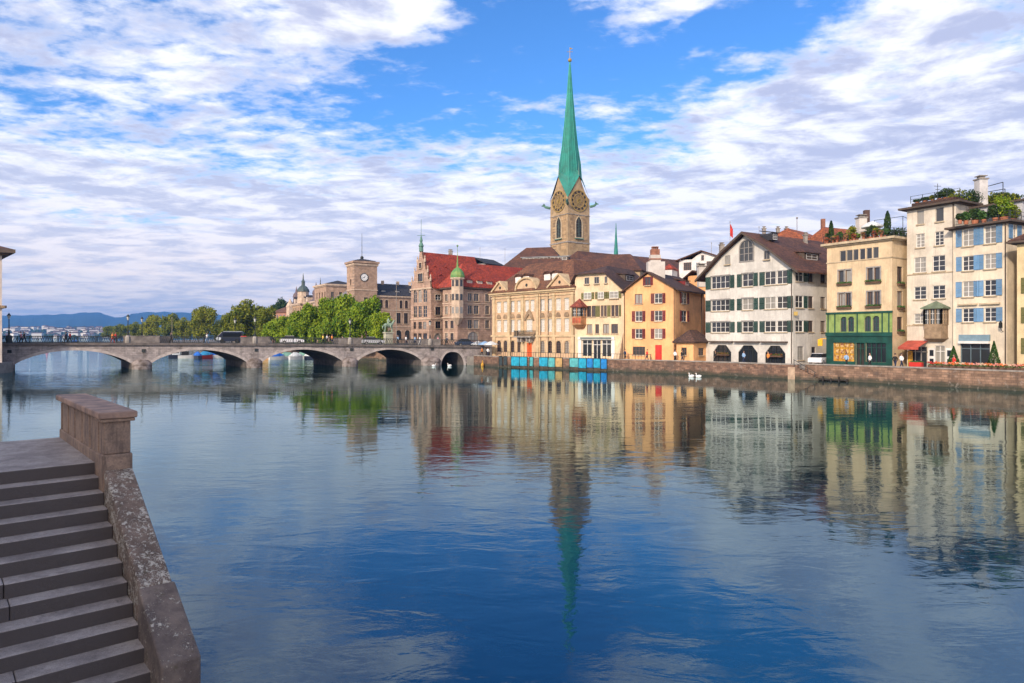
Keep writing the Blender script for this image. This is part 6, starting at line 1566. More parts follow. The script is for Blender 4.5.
# ------------------------------------------------------------------ people
SKIN = mat('skin', (0.45,0.27,0.19), 0.6, 0.05); HAIR = mat('dark_hair', (0.04,0.025,0.02), 0.7, 0.1)
def cloth(n, c): return mat('cloth_'+n, c, 0.85, 0.3, stain=0.35)
def person(p, z, rz, top, legs, label, group, stride=0.25, sit=False):
    o = empty('person', (p.x,p.y,z), label, 'person', group); T = Matrix.Translation((p.x,p.y,z)) @ Matrix.Rotation(rz,4,'Z'); W = lambda x,y,h: T @ Vector((x,y,h))
    mb = MB()
    mb.tube([W(0,0,1.36),W(0,0,1.5)],[0.06,0.055],8); mb.ball(tuple(W(0.01,0,1.63)),0.095,0.085,0.125,10,8)
    for s_ in (-1,1):
        mb.tube([W(0,s_*0.20,1.36),W(-s_*stride*0.3,s_*0.25,1.10),W(s_*stride*0.25+0.05,s_*0.25,0.86),W(s_*stride*0.3+0.08,s_*0.25,0.76)],[0.05,0.042,0.032,0.035],6)
    mb.build('body', SKIN, o)
    mb = MB(); mb.tube([W(0,0,0.88),W(0,0,1.05),W(0,0,1.3),W(0,0,1.42)],[0.15,0.14,0.18,0.09],10)
    for s_ in (-1,1): mb.tube([W(0,s_*0.17,1.38),W(-s_*stride*0.3,s_*0.25,1.10),W(s_*stride*0.22+0.04,s_*0.25,0.9)],[0.07,0.058,0.045],6)
    mb.build('jacket', top, o)
    mb = MB()
    for s_ in (-1,1): mb.tube([W(0,s_*0.09,0.92),W(s_*stride*0.5+0.03,s_*0.09,0.5),W(s_*stride,s_*0.09,0.06)],[0.10,0.075,0.05],8); mb.tube([W(s_*stride-0.06,s_*0.09,0.035),W(s_*stride+0.17,s_*0.09,0.03)],[0.045,0.035],6)
    mb.build('trousers', legs, o)
    mb = MB(); mb.ball(tuple(W(-0.02,0,1.68)),0.105,0.098,0.10,10,6); mb.build('hair', HAIR, o)
    return o
NAVY = cloth('navy',(0.02,0.03,0.07)); RED = cloth('red',(0.6,0.04,0.03)); WH = cloth('white',(0.75,0.75,0.75)); BLK = cloth('black',(0.02,0.02,0.02)); ORG = cloth('orange',(0.75,0.25,0.05)); YLW = cloth('yellow',(0.75,0.55,0.08)); PNK = cloth('pink',(0.6,0.25,0.3)); LBL = cloth('light_blue',(0.25,0.4,0.6))
def onbridge(px, off, *a, **k):
    fb = Fac(BF.p(0,off), BF.p(BF.L,off)); u = fb.u(px); return person(fb.p(u), deckz(u)-0.0, *a, **k)
bang = BF.rz
for px, off, rz, tp, lg, lab in ((21,-1.2,bang,PNK,BLK,'person in a pink top walking by the first bridge lamp'),(24,-1.5,bang,BLK,NAVY,'person in black right behind the pink-topped walker'),
   (66,-1.2,bang+3.1,NAVY,BLK,'person in navy leading a pair on the left half of the bridge'),(70,-1.3,bang+3.1,RED,BLK,'person in a red jacket second of a pair on the left half of the bridge'),
   (112.5,-1.2,bang,ORG,RED,'person in an orange jacket and red trousers left of the second pier'),(115.5,-1.4,bang,RED,NAVY,'person in a red jacket and navy trousers left of the second pier'),
   (171,-1.2,bang,BLK,BLK,'person all in black standing alone above the second arch'),(207,-1.2,bang+3.1,WH,LBL,'person in white just left of the dark van'),
   (323,-1.2,bang,YLW,BLK,'person in a yellow jacket under the tall plane tree'),(332,-1.3,bang,ORG,NAVY,'person in an orange top right of the yellow jacket'),
   (327,-2.0,bang,WH,BLK,'person in white between the yellow and orange walkers'),(398,-1.2,bang+3.1,LBL,BLK,'person in light blue right of the statue'),(406,-1.4,bang,WH,NAVY,'person in white above the fourth arch'),
   (415,-1.2,bang,LBL,NAVY,'person in light blue in front of the town hall gable'),(420,-1.7,bang+3.1,WH,WH,'person all in white in front of the town hall gable'),(447,-1.2,bang,NAVY,BLK,'person in navy over the small fifth arch'),(438,-1.3,bang,PNK,BLK,'person in a pink top left of the small fifth arch')):
    onbridge(px, off, rz, tp, lg, lab, 'people crossing the bridge')
for px, d, rz, tp, lg, lab in ((901.5,78.6,0,WH,NAVY,'person in white standing beside the red planter'),(477,128.5,0.5,BLK,NAVY,'person in black by the parasols at the bridge end'),(482,127.2,2.5,ORG,BLK,'person in orange by the parasols at the bridge end'),(488,126.0,1.0,WH,NAVY,'person in white under the right-hand parasol'),
   (846.5,81.8,0.4,LBL,BLK,'person in light blue before the yellow shop window'),(870,79.6,3.0,WH,BLK,'person in a white shirt before the right shop window of the green shop'),(682,99.4,0.2,BLK,NAVY,'person in black in front of the orange annex')):
    person(at(px,d), SZ, rz, tp, lg, lab, 'people on the far quay')

for px, dd, rz, tp, lg, lab in ((617,2.4,0.3,NAVY,BLK,'person in navy strolling past the slanted buttress of the cream house'),(640,2.2,3.0,RED,NAVY,'person in red in front of the orange house window'),(668,2.3,0.4,WH,BLK,'person in white right of the bright red door'),(707,2.0,2.9,BLK,BLK,'person in black left of the first cut-corner arch'),(735,2.1,0.2,LBL,NAVY,'person in light blue between the first two cut-corner arches'),(760,2.0,3.1,ORG,BLK,'person in orange between the last two cut-corner arches'),(889,1.8,0.5,BLK,NAVY,'person in black at the right corner of the green shopfront'),(947,1.6,2.8,RED,BLK,'person in red at the white door leaves of the tall house')):
    for a_, c_ in zip(Q, Q[1:]):
        fq = Fac(a_, c_); uq = fq.u(px)
        if -0.01 <= uq <= fq.L+0.01: person(fq.p(uq, -dd), SZ, rz, tp, lg, lab, 'people on the far quay'); break
# ------------------------------------------------------------------ vehicles
def car(p, rz, z, body_m, label, L=4.2, H=1.45, W=1.75, name='parked_car', cat='car', group=None):
    o = empty(name, (p.x,p.y,z), label, cat, group); T = Matrix.Translation((p.x,p.y,z)) @ Matrix.Rotation(rz,4,'Z')
    def ext(prof, hw, taper=0.0):
        mb = MB(); n = len(prof); vs = [T @ Vector((x,-hw+taper*(h>0.9),h)) for x,h in prof]+[T @ Vector((x,hw-taper*(h>0.9),h)) for x,h in prof]
        mb.add(vs, [tuple(range(n-1,-1,-1)), tuple(range(n,2*n))]+[(i,(i+1)%n,n+(i+1)%n,n+i) for i in range(n)]); return mb
    h = L/2
    bevel(ext([(-h,0.3),(h,0.3),(h,0.7),(h-0.15,0.82),(h-1.0,0.92),(-h+0.3,0.95),(-h,0.8)], W/2).build('body', body_m, o), 0.05)
    bevel(ext([(h-1.1,0.93),(h-1.8,H),(-h+0.9,H),(-h+0.35,0.95)], W/2-0.06, 0.12).build('cabin', mat('dark_vehicle_glass', (0.012,0.015,0.02), 0.08, 0.05), o), 0.04)
    mb = ext([(h-1.75,H+0.001),(-h+0.95,H+0.001),(-h+1.0,H+0.04),(h-1.85,H+0.04)], W/2-0.17); mb.build('roof', body_m, o)
    for x in (-h+0.8, h-0.85):
        for s_ in (-1,1):
            w_ = MB(); w_.tube([T @ Vector((x,s_*(W/2-0.2),0.32)), T @ Vector((x,s_*(W/2+0.01),0.32))],0.32,14); wo = w_.build('wheel', BLK, o)
            w_ = MB(); w_.tube([T @ Vector((x,s_*(W/2+0.01),0.32)), T @ Vector((x,s_*(W/2+0.03),0.32))],0.18,10); w_.build('rim', GREYFR, wo)
    for s_ in (-1,1):
        w_ = MB(); a = T @ Vector((h-0.02,s_*(W/2-0.3),0.66)); w_.ball(tuple(a),0.1); w_.build('headlight', WHITE, o)
    return o
p = at(820.5, 89.5); car(p, 0.8, SZ, mat('white_car_paint',(0.7,0.7,0.72),0.3,0.03), 'small white car parked in the lane beside the guild house')
fb = Fac(BF.p(0,-5), BF.p(BF.L,-5)); 
# van/bus on the bridge
u0, u1 = fb.u(217), fb.u(243); L_ = u1-u0; c = fb.p((u0+u1)/2); z = deckz((u0+u1)/2)
VG = mat('dark_vehicle_glass', (0.012,0.015,0.02), 0.08, 0.05)
o = empty('passenger_van', (c.x,c.y,z), 'dark navy passenger van on the bridge above the third pier', 'van'); T = Matrix.Translation((c.x,c.y,z)) @ Matrix.Rotation(BF.rz,4,'Z'); h = L_/2
mb = MB(); pr_ = [(-h,0.3),(h,0.3),(h,1.85),(h-0.1,1.98),(-h+0.9,1.98),(-h+0.05,1.1)]; n = 6
mb.add([T @ Vector((x,-1.2,zz)) for x,zz in pr_]+[T @ Vector((x,1.2,zz)) for x,zz in pr_], [tuple(range(n-1,-1,-1)), tuple(range(n,2*n))]+[(i,(i+1)%n,n+(i+1)%n,n+i) for i in range(n)])
NV = mat('navy_bus_paint',(0.015,0.022,0.05),0.3,0.05)
for i, f_ in enumerate(mb.f): pass
bevel(mb.build('body', NV, o), 0.06)
mb = MB(); mb.box(-h+1.0,-1.215,1.1,h-0.2,-1.203,1.75,T); mb.box(-h+1.0,1.203,1.1,h-0.2,1.215,1.75,T); mb.build('window', VG, o)
mb = MB(); mb.box(-h+1.1,-1.05,1.982,h-0.15,1.05,2.05,T); mb.build('roof', mat('pale_bus_roof',(0.45,0.5,0.5),0.5), o)
mb = MB(); mb.box(-h+0.05,-1.218,0.5,-h+0.75,-1.204,1.05,T); mb.box(-h-0.02,-1.0,0.5,-h-0.005,1.0,0.95,T); mb.build('white_front', mat('white_van_front',(0.6,0.65,0.7),0.4), o)
for x in (-h+0.9,h-0.9):
    for s_ in (-1,1): w_ = MB(); w_.tube([T @ Vector((x,s_*0.95,0.36)),T @ Vector((x,s_*1.23,0.36))],0.36,14); w_.build('wheel', BLK, o)
for s_ in (-1,1): w_ = MB(); w_.ball(tuple(T @ Vector((-h-0.0,s_*0.85,0.8))),0.12); w_.build('headlight', WHITE, o)
# round red sign and concrete blocks by the bus
fb1 = Fac(BF.p(0,-1.5), BF.p(BF.L,-1.5)); u = fb1.u(243.5); q = fb1.p(u); z = deckz(u)
o = empty('red_sign', (q.x,q.y,z), 'square red board standing right of the navy van', 'sign'); mb = MB(); fb1.boxo(mb, u-0.45, u+0.45, z+0.35, z+1.25, -0.03, 0.03); mb.build('board', REDP, o); mb = MB(); mb.tube([(q.x,q.y,z),(q.x,q.y,z+0.35)],0.04); mb.build('post', DARKIRON, o)
# cars on the bridge near the statue
fb2 = Fac(BF.p(0,-6.5), BF.p(BF.L,-6.5)); u = fb2.u(373); car(fb2.p(u), BF.rz, deckz(u)-0.1, mat('silver_car_paint',(0.45,0.46,0.48),0.3,0.03), 'silver car on the bridge left of the statue', group=None)
u = fb2.u(292); car(fb2.p(u), BF.rz, deckz(u)-0.1, mat('white_car_paint',(0.7,0.7,0.72),0.3,0.03), 'white car on the bridge under the low bright plane tree')
u = fb2.u(60); 0 and car(fb2.p(u), BF.rz, deckz(u)-0.1, mat('black_car_paint',(0.02,0.02,0.025),0.3,0.03), 'black car on the left end of the bridge')
p = at(466,133.5); car(p, 0.3, 3.38, mat('dark_blue_car_paint',(0.03,0.05,0.10),0.3,0.03), 'dark blue car parked below the corner turret')

# flag poles and masts
def pole(px, d, zb, ytop, label, name='mast', flag=None, r=0.06, cat='mast'):
    q = at(px, d); o = empty(name, (q.x,q.y,zb), label, cat); mb = MB(); mb.tube([(q.x,q.y,zb),(q.x,q.y,hz(ytop,d))],[r,r*0.5]); mb.ball((q.x,q.y,hz(ytop,d)),r*1.6); mb.build('pole', STONEGREY, o)
    if flag:
        mb = MB(); zt = hz(ytop,d)-0.2
        for i in range(5): x0, x1 = i*0.12, (i+1)*0.12; mb.add([(q.x+x0,q.y+0.08*math.sin(i*1.9),zt-i*0.25),(q.x+x1,q.y+0.08*math.sin((i+1)*1.9),zt-(i+1)*0.25),(q.x+x1,q.y+0.08*math.sin((i+1)*1.9),zt-2.6-(i+1)*0.1),(q.x+x0,q.y+0.08*math.sin(i*1.9),zt-2.6-i*0.1)], [(0,1,2,3)])
        mb.build('flag', flag, o)
pole(396.4,150,3.38,283,'grey flagpole between the statue and the town hall', 'flagpole', None, 0.09)
pole(172,118,4.0,318,'pale thin mast on the bridge beside the figure in black','mast')
pole(730,140,SZ,222,'tall flagpole with a drooping red flag behind the guild house roof','flagpole',RED,0.07)
pole(759,140,SZ,227,'thin rooftop mast behind the guild house','mast'); pole(797,130,SZ,218,'dark rooftop mast left of the orange roofs','mast',None,0.12)
pole(711.5,135,SZ,243,'thin aerial behind the rear white house','aerial'); pole(480,170,SZ,248,'thin aerial behind the town hall roof','aerial'); pole(505,175,SZ,249,'thin aerial left of the choir roof','aerial')

# ------------------------------------------------------------------ boats
def boat(p, rz, L, hull_m, cover_m, label, kind='covered', group='boats moored beyond the bridge', name='moored_boat'):
    o = empty(name, (p.x,p.y,0), label, 'boat', group); T = Matrix.Translation((p.x,p.y,0)) @ Matrix.Rotation(rz,4,'Z'); L *= 0.66; W = L*0.17
    sec = [(-L/2,0.85,0.75),(-L/4,1.0,0.72),(0,1.0,0.74),(L/4,0.8,0.82),(L*0.42,0.35,0.95),(L/2,0.03,1.02)]
    mb = MB(); vs = []
    for x,k,h in sec: vs += [T @ Vector(v) for v in ((x,-W*k,h),(x,-W*k*0.75,-0.1),(x,0,-0.25),(x,W*k*0.75,-0.1),(x,W*k,h))]
    fs = [(i*5+j,(i+1)*5+j,(i+1)*5+j+1,i*5+j+1) for i in range(5) for j in range(4)] + [(0,1,2,3,4)] + [(i*5+4,(i+1)*5+4,(i+1)*5,i*5) for i in range(5)]
    mb.add(vs, fs); mb.build('hull', hull_m, o)
    if kind == 'covered':
        mb = MB(); vs = []
        for x,k,h,r in ((-L*0.49,0.9,0.78,1.0),(-L*0.2,1.03,0.74,1.75),(L*0.1,1.0,0.78,1.65),(L*0.36,0.55,0.92,1.2),(L*0.46,0.2,1.0,1.05)): vs += [T @ Vector(v) for v in ((x,-W*k,h),(x,-W*k*0.5,(h+r)/2+0.12),(x,0,r),(x,W*k*0.5,(h+r)/2+0.12),(x,W*k,h))]
        mb.add(vs, [(i*5+j,(i+1)*5+j,(i+1)*5+j+1,i*5+j+1) for i in range(4) for j in range(4)]+[(0,1,2,3,4),(24,23,22,21,20)]); mb.build('cover', cover_m, o, True)
    else:
        mb = MB(); mb.box(-L*0.3,-W*0.7,0.76,L*0.1,W*0.7,1.7,T); bevel(mb.build('cabin', cover_m, o), 0.05); mb = MB(); mb.box(-L*0.25,-W*0.715,1.15,L*0.05,W*0.715,1.55,T); mb.build('window', GLASS, o)
        mb = MB(); mb.tube([T @ Vector((L*0.05,0,1.7)),T @ Vector((L*0.02,0,3.2))],0.04); mb.build('mast', WHITE, o)
BLUEC = cloth('boat_blue',(0.02,0.13,0.50)); GRC = cloth('boat_green',(0.20,0.38,0.30)); WC = cloth('boat_white',(0.65,0.68,0.68)); BRC = cloth('boat_beige',(0.50,0.36,0.20)); CYC = cloth('boat_cyan',(0.04,0.30,0.55))
HW = mat('white_hull',(0.65,0.65,0.63),0.35,0.08); HB = mat('dark_hull',(0.03,0.04,0.07),0.35,0.1); HR = mat('red_hull',(0.45,0.05,0.04),0.35,0.1); HO = mat('orange_hull',(0.62,0.30,0.12),0.4,0.1)
for px, d, rz, L, hm, cm, kd, lab in (
   (178,170,0.5,6.5,HB,WC,'cabin','dark hulled cabin boat, leftmost under the second arch'),(187,166,0.4,6,HW,BLK,'cabin','white hulled boat with a black cabin under the second arch'),
   (197,164,2.4,5.5,HB,BLUEC,'covered','blue covered boat with a dark hull at the middle of the second arch'),(206,168,0.9,5.5,HR,CYC,'covered','cyan covered boat with a red hull under the second arch'),
   (215,170,0.4,6,HW,BLUEC,'covered','blue covered boat with a white hull under the second arch'),(224,172,0.6,6,HB,CYC,'covered','cyan covered boat, rightmost under the second arch'),
   (267,158,2.7,4.5,HO,BRC,'covered','beige covered boat with an orange hull, leftmost under the third arch'),(277,157,0.7,5.5,HW,BLUEC,'covered','deep blue covered boat under the third arch'),
   (288,160,0.6,6,HW,GRC,'covered','pale green covered boat under the third arch'),(296,157,0.8,5,HW,WC,'covered','white covered boat under the third arch'),(304,163,0.4,5.5,HW,GRC,'covered','pale green covered boat behind the white covered one'),(313,160,0.3,6,HB,WC,'covered','white covered boat with a dark hull, rightmost under the third arch'),
   (66,520,0.3,14,HB,BLK,'cabin','distant dark ferry seen through the first arch'),(75,700,0.2,10,HB,BLUEC,'covered','tiny distant boat right of the dark ferry')):
    boat(at(px,d), rz, L, hm, cm, lab, kd)
q = at(47,300); o = empty('channel_marker', (q.x,q.y,0), 'thin pale pole with a red top seen through the first arch', 'marker'); mb = MB(); mb.tube([(q.x,q.y,-1),(q.x,q.y,0.9)],0.15); mb.build('post', HW, o); mb = MB(); mb.lathe([(0.7,0.9),(0.05,1.9)],8,(q.x,q.y,0)); mb.build('topmark', REDP, o)

# swans and a buoy
def swan(px, d, rz, label):
    q = at(px,d); o = empty('swan', (q.x,q.y,0), label, 'swan', 'swans on the river'); T = Matrix.Translation((q.x,q.y,0)) @ Matrix.Rotation(rz,4,'Z') @ Matrix.Scale(0.72,4); W = lambda x,y,h: T @ Vector((x,y,h))
    mb = MB(); mb.tube([W(-0.52,0,0.28),W(-0.4,0,0.22),W(-0.1,0,0.14),W(0.2,0,0.14),W(0.38,0,0.18),W(0.44,0,0.32),W(0.38,0,0.5),W(0.38,0,0.64),W(0.46,0,0.72),W(0.54,0,0.70)],[0.03,0.13,0.22,0.20,0.11,0.06,0.045,0.042,0.06,0.035],10); mb.build('body', mat('white_feathers',(0.8,0.8,0.78),0.7,0.05), o, True)
    mb = MB()
    for s_ in (-1,1): mb.ball(tuple(W(-0.12,s_*0.14,0.25)),0.30,0.12,0.14,10,6)
    mb.build('wings', mat('white_feathers',(0.8,0.8,0.78),0.7,0.05), o, True)
    mb = MB(); mb.tube([W(0.54,0,0.70),W(0.66,0,0.66)],[0.03,0.012],6); mb.build('beak', ORG, o)
swan(691.5,88.6,3.0,'swan leading the pair near the orange annex wall'); swan(698.5,88.0,2.6,'swan following on the right of the pair by the orange annex wall')
swan(434,121,0.4,'swan beside the fifth pier of the bridge'); swan(449.5,121.3,2.9,'swan in front of the small dark fifth arch')
q = at(482.5,121.5); o = empty('mooring_buoy', (q.x,q.y,0), 'small yellow post buoy at the foot of the quay by the bridge', 'buoy'); mb = MB(); mb.lathe([(0.25,-0.3),(0.28,0.3),(0.12,0.7),(0.1,1.0),(0.02,1.05)],10,(q.x,q.y,0)); mb.build('float', YEL, o)

# ------------------------------------------------------------------ quayside things
def qfac(px):
    for a, c in zip(Q, Q[1:]):
        f_ = Fac(a,c)
        u = f_.u(px)
        if -0.01 <= u <= f_.L+0.01: return f_, u
CY = cloth('banner_cyan',(0.02,0.33,0.50)); CB = cloth('banner_blue',(0.02,0.22,0.55)); CD = cloth('banner_dark',(0.05,0.07,0.08)); CO = cloth('banner_ochre',(0.50,0.33,0.14)); CT_ = cloth('banner_teal',(0.10,0.40,0.42))
def banner(p0, p1, m, label):
    f_, u0 = qfac(p0); u1 = f_.u(p1); br_ = random.Random(int(p0*10)); z0, z1 = 0.28+br_.uniform(0,0.16), 1.86; n = 24; mb = MB(); vs = []
    for j in range(5):
        for i in range(n+1): u = u0+(u1-u0)*i/n; vs.append(f_.P(u, z0+(z1-z0)*j/4, 0.36+0.05*math.sin(i*0.9+j*0.25+p0)+0.02*math.sin(i*2.3+j)))
    for j in range(5):
        for i in range(n+1): u = u0+(u1-u0)*i/n; vs.append(f_.P(u, z0+(z1-z0)*j/4, 0.34+0.05*math.sin(i*0.9+j*0.25+p0)+0.02*math.sin(i*2.3+j)))
    m_ = n+1; k = 5*m_; mb.add(vs, [(j*m_+i,j*m_+i+1,(j+1)*m_+i+1,(j+1)*m_+i) for j in range(4) for i in range(n)]+[(k+j*m_+i,k+(j+1)*m_+i,k+(j+1)*m_+i+1,k+j*m_+i+1) for j in range(4) for i in range(n)])
    q = f_.P((u0+u1)/2,0,0.3); o = empty('quay_banner', (q.x,q.y,z0), label, 'banner', 'cloth banners hung on the quay wall'); mb.build('cloth', m, o)
    mb = MB(); f_.boxo(mb, u0-0.05, u1+0.05, z1+0.0, z1+0.06, 0.31, 0.42)
    for u in (u0-0.05, u1): f_.boxo(mb, u, u+0.05, z0-0.2, z1-0.003, 0.29, 0.40)
    mb.build('frame', DARKIRON, o)
for a, c, m, lab in ((500.5,503.6,CD,'narrow dark banner, leftmost on the quay wall'),(505,508.2,CD,'second narrow dark banner from the left'),(512.5,520.5,CY,'cyan banner left of the orange palace door'),(521,528.3,CY,'cyan banner right under the orange palace door'),(531,534.5,CT_,'narrow teal banner between the wide cyan ones'),
   (540.8,549,CY,'cyan banner next to the pale teal one'),(549.6,556,CT_,'pale teal banner beside the ochre one'),(556.6,563.5,CO,'ochre banner in the middle of the row'),
   (571,579.5,CT_,'teal banner starting the right-hand set'),(580,587.5,CY,'cyan banner, second of the right-hand set'),(588,594,CB,'deep blue banner in the right-hand set'),(594.6,601.5,CY,'cyan banner next to last on the right'),(602,608,CB,'blue banner, last at the right end')):
    banner(a, c, m, lab)
# terrace railing above the wall in front of the palace and cream house
f_ = None
rl = empty('quay_railing', (3,114,QZ), 'thin dark railing along the quay wall in front of the palace', 'railing'); mb = MB()
f1 = Fac(Q[1],Q[2]); f2_ = Fac(Q[2],Q[3])
for f_, ua, ub in ((f1,0.3,f1.L-0.1),(f2_,0.1,13)):
    k = int((ub-ua)/0.5)
    for i in range(k+1):
        u = ua+(ub-ua)*i/k; big = i % 5 == 0; f_.boxo(mb, u-(0.04 if big else 0.012), u+(0.04 if big else 0.012), QZ+0.14, QZ+(0.95 if big else 0.86), 0.02, 0.06)
    f_.boxo(mb, ua, ub, QZ+0.861, QZ+0.92, 0.01, 0.07)
mb.build('bars', DARKIRON, rl)
# landing stair down to the water and its timber fender
f_, u = qfac(800); f_, u = qfac(802); o = empty('landing_stairs', (*f_.p(u,1.0),0), 'small pale stone stair running down the quay wall to the water', 'stairs')
u0 = f_.u(799); n = 9; wd = 0.32
for i in range(n):
    mb = MB(); f_.boxo(mb, u0+i*wd, u0+(i+1)*wd-0.003, -2, 1.5-i*0.15, 0.452, 1.05); mb.build('step', QWALL2, o)
mb = MB(); P0 = f_.P(u0-0.2,2.45,1.02); P1 = f_.P(u0+n*wd-0.3,0.95,1.02); mb.tube([P0,P1],0.035)
for i in range(4): a = P0.lerp(P1,(i+0.1)/3.3); mb.tube([a-Vector((0,0,0.95)),a],0.03)
mb.build('handrail', DARKIRON, o)
mb = MB(); f_.boxo(mb, u0-0.9, u0-0.003, -2, 1.51, 0.452, 1.05); mb.build('top_landing', mat('pale_landing_stone', (0.42,0.30,0.21), 0.85, 0.3), o)
f_, u = qfac(835) ; u0, u1 = f_.u(818), f_.u(850)
o = empty('timber_fender', (*f_.p(u,1.0),0), 'dark timber fender frame at the waterline right of the small stair', 'fender'); mb = MB()
f_.boxo(mb, u0, u1, 0.10, 0.22, 0.46, 0.797); 
for i in range(5): a = u0+(u1-u0)*i/4.05; f_.boxo(mb, a, a+0.16, -1.5, (0.55 if i % 2 else 0.35), 0.80, 0.93)
mb.build('frame', mat('wet_timber',(0.03,0.022,0.018),0.6,0.3), o)
# flowers along the parapet
pet = [mat('petals_orange',(0.80,0.22,0.05),0.6,0.2,9), mat('petals_pink',(0.78,0.35,0.30),0.6,0.2,9), mat('petals_cream',(0.80,0.62,0.45),0.6,0.2,9), mat('petals_red',(0.65,0.06,0.04),0.6,0.2,9)]
nm = ['orange','pink','cream','red']; ords = ['first','second','third','fourth','fifth','sixth','seventh','eighth','ninth','tenth','eleventh','twelfth','thirteenth','fourteenth']
for i in range(14):
    px = 933+i*7.0; f_, u = qfac(px); z = QZ+0.24; q = f_.P(u,z,0.1); ci = [3,0,1,0,2,0,1,2,0,1,0,2,1,0][i]
    o = empty('flower_trough', q, '%s flower trough from the left on the parapet, with %s blossoms' % (ords[i], nm[ci]), 'flower box', 'flower troughs on the parapet')
    mb = MB(); f_.boxo(mb, u-0.42, u+0.42, z+0.003, z+0.24, 0.0, 0.28); mb.build('trough', WOODBROWN, o)
    rnd = random.Random(i); mb = MB(); 
    for k in range(6): leaf_blob(mb, f_.P(u-0.38+k*0.15, z+0.32, 0.14), (0.12,0.12,0.12), 10, 0.08, rnd)
    mb.build('leaves', LEAF1, o); mb = MB()
    for k in range(8): leaf_blob(mb, f_.P(u-0.42+k*0.12, z+0.46+rnd.uniform(-0.05,0.08), 0.15), (0.10,0.13,0.12), 14, 0.075, rnd)
    mb.build('blossoms', pet[ci], o)
f_, u = qfac(911); z = QZ+0.24; q = f_.P(u,z,-0.9); z -= 0.15; o = empty('red_planter', (q.x,q.y,SZ), 'long bright red planter box left of the flower troughs', 'planter'); mb = MB(); f_.boxo(mb, u-0.65, u+0.65, SZ, z+0.6, -1.4, -0.9); bevel(mb.build('box', REDP, o),0.03); mb = MB(); rnd = random.Random(4)
for k in range(8): leaf_blob(mb, f_.P(u-0.6+k*0.17, z+0.62, -1.15), (0.2,0.2,0.14), 14, 0.1, rnd)
mb.build('plants', LEAF1, o)
# topiary cones
for px, d, yt, lab in ((953.6,73.9,346.0,'conical clipped yew left of the blue-grey shop window'),(994,70.3,341.0,'taller conical clipped yew right of the blue-grey shop window')):
    q = at(px,d); z = SZ; H = hz(yt,d)-z; o = empty('topiary_cone', (q.x,q.y,z), lab, 'potted shrub', 'clipped cones by the shop')
    mb = MB(); mb.lathe([(0.28,0),(0.36,0.5),(0.38,0.52)],10,(q.x,q.y,z)); mb.build('pot', STONEGREY, o); mb = MB(); rnd = random.Random(int(px))
    for _ in range(2600):
        h = rnd.random()**1.5; a = rnd.uniform(0,6.28); r = (1-h)*0.66*rnd.uniform(0.75,1.04)+0.02; p = Vector((q.x+r*math.cos(a), q.y+r*math.sin(a), z+0.5+h*(H-0.5)))
        v = Vector((rnd.gauss(0,1),rnd.gauss(0,1),rnd.gauss(0,1))).normalized(); w_ = v.cross(Vector((0.3,0.5,0.9))).normalized(); k = 0.07; mb.add([p-v*k,p+w_*k*0.6,p+v*k,p-w_*k*0.6],[(0,1,2,3)])
    mb.build('foliage', LEAF1, o)
    mb = MB(); mb.tube([(q.x,q.y,z+0.5),(q.x,q.y,z+H*0.9)],[0.06,0.02]); mb.build('stem', BARK, o)
# red awning
f_ = OFFWH.f[0]; u0, u1 = f_.u(908), f_.u(928.5); z1 = f_.z(915,340.5); z0 = z1-0.75; mb = MB(); AWR = mat('red_awning_cloth',(0.48,0.09,0.055),0.8,0.3,stain=0.3)
mb.slab([f_.P(u0,z0,2.1), f_.P(u1,z0,2.1), f_.P(u1,z1,0.02), f_.P(u0,z1,0.02)], 0.04); n = 14
for i in range(n): a = u0+(u1-u0)*i/n; mb.slab([f_.P(a,z0-0.02,2.13), f_.P(a+(u1-u0)/n*0.92,z0-0.02,2.13), f_.P(a+(u1-u0)/n*0.92,z0-0.02,2.10), f_.P(a,z0-0.02,2.10)], 0.28)
mb.build('awning', AWR, OFFWH.root); mb = MB(); mb.tube([f_.P(u0+0.1,z0-0.05,2.05), f_.P(u0+0.1,z0-0.6,0.02)],0.03); mb.tube([f_.P(u1-0.1,z0-0.05,2.05), f_.P(u1-0.1,z0-0.6,0.02)],0.03); mb.build('awning_arms', DARKIRON, OFFWH.root)
mb = MB(); f_.boxo(mb, f_.u(908.2), f_.u(913.0), SZ, z0-0.5, 0.01, 0.1); mb.build('orange_panel', YEL, OFFWH.root)
# parasols at the bridge end
for px, d, m, lab in ((478,129,WC,'white parasol nearest the bridge end'),(485,127.5,LBL,'light blue parasol between two white ones'),(491,126,WC,'white parasol in front of the palace corner')):
    q = at(px,d); o = empty('parasol', (q.x,q.y,SZ), lab, 'parasol', 'cafe parasols'); mb = MB(); mb.tube([(q.x,q.y,SZ),(q.x,q.y,SZ+2.9)],0.035); mb.lathe([(0.3,0),(0.3,0.08)],10,(q.x,q.y,SZ)); mb.build('pole', WHITE, o); mb = MB(); mb.lathe([(1.35,2.15),(1.32,2.3),(0.6,2.65),(0.05,2.85)],8,(q.x,q.y,SZ)); mb.build('canopy', m, o)
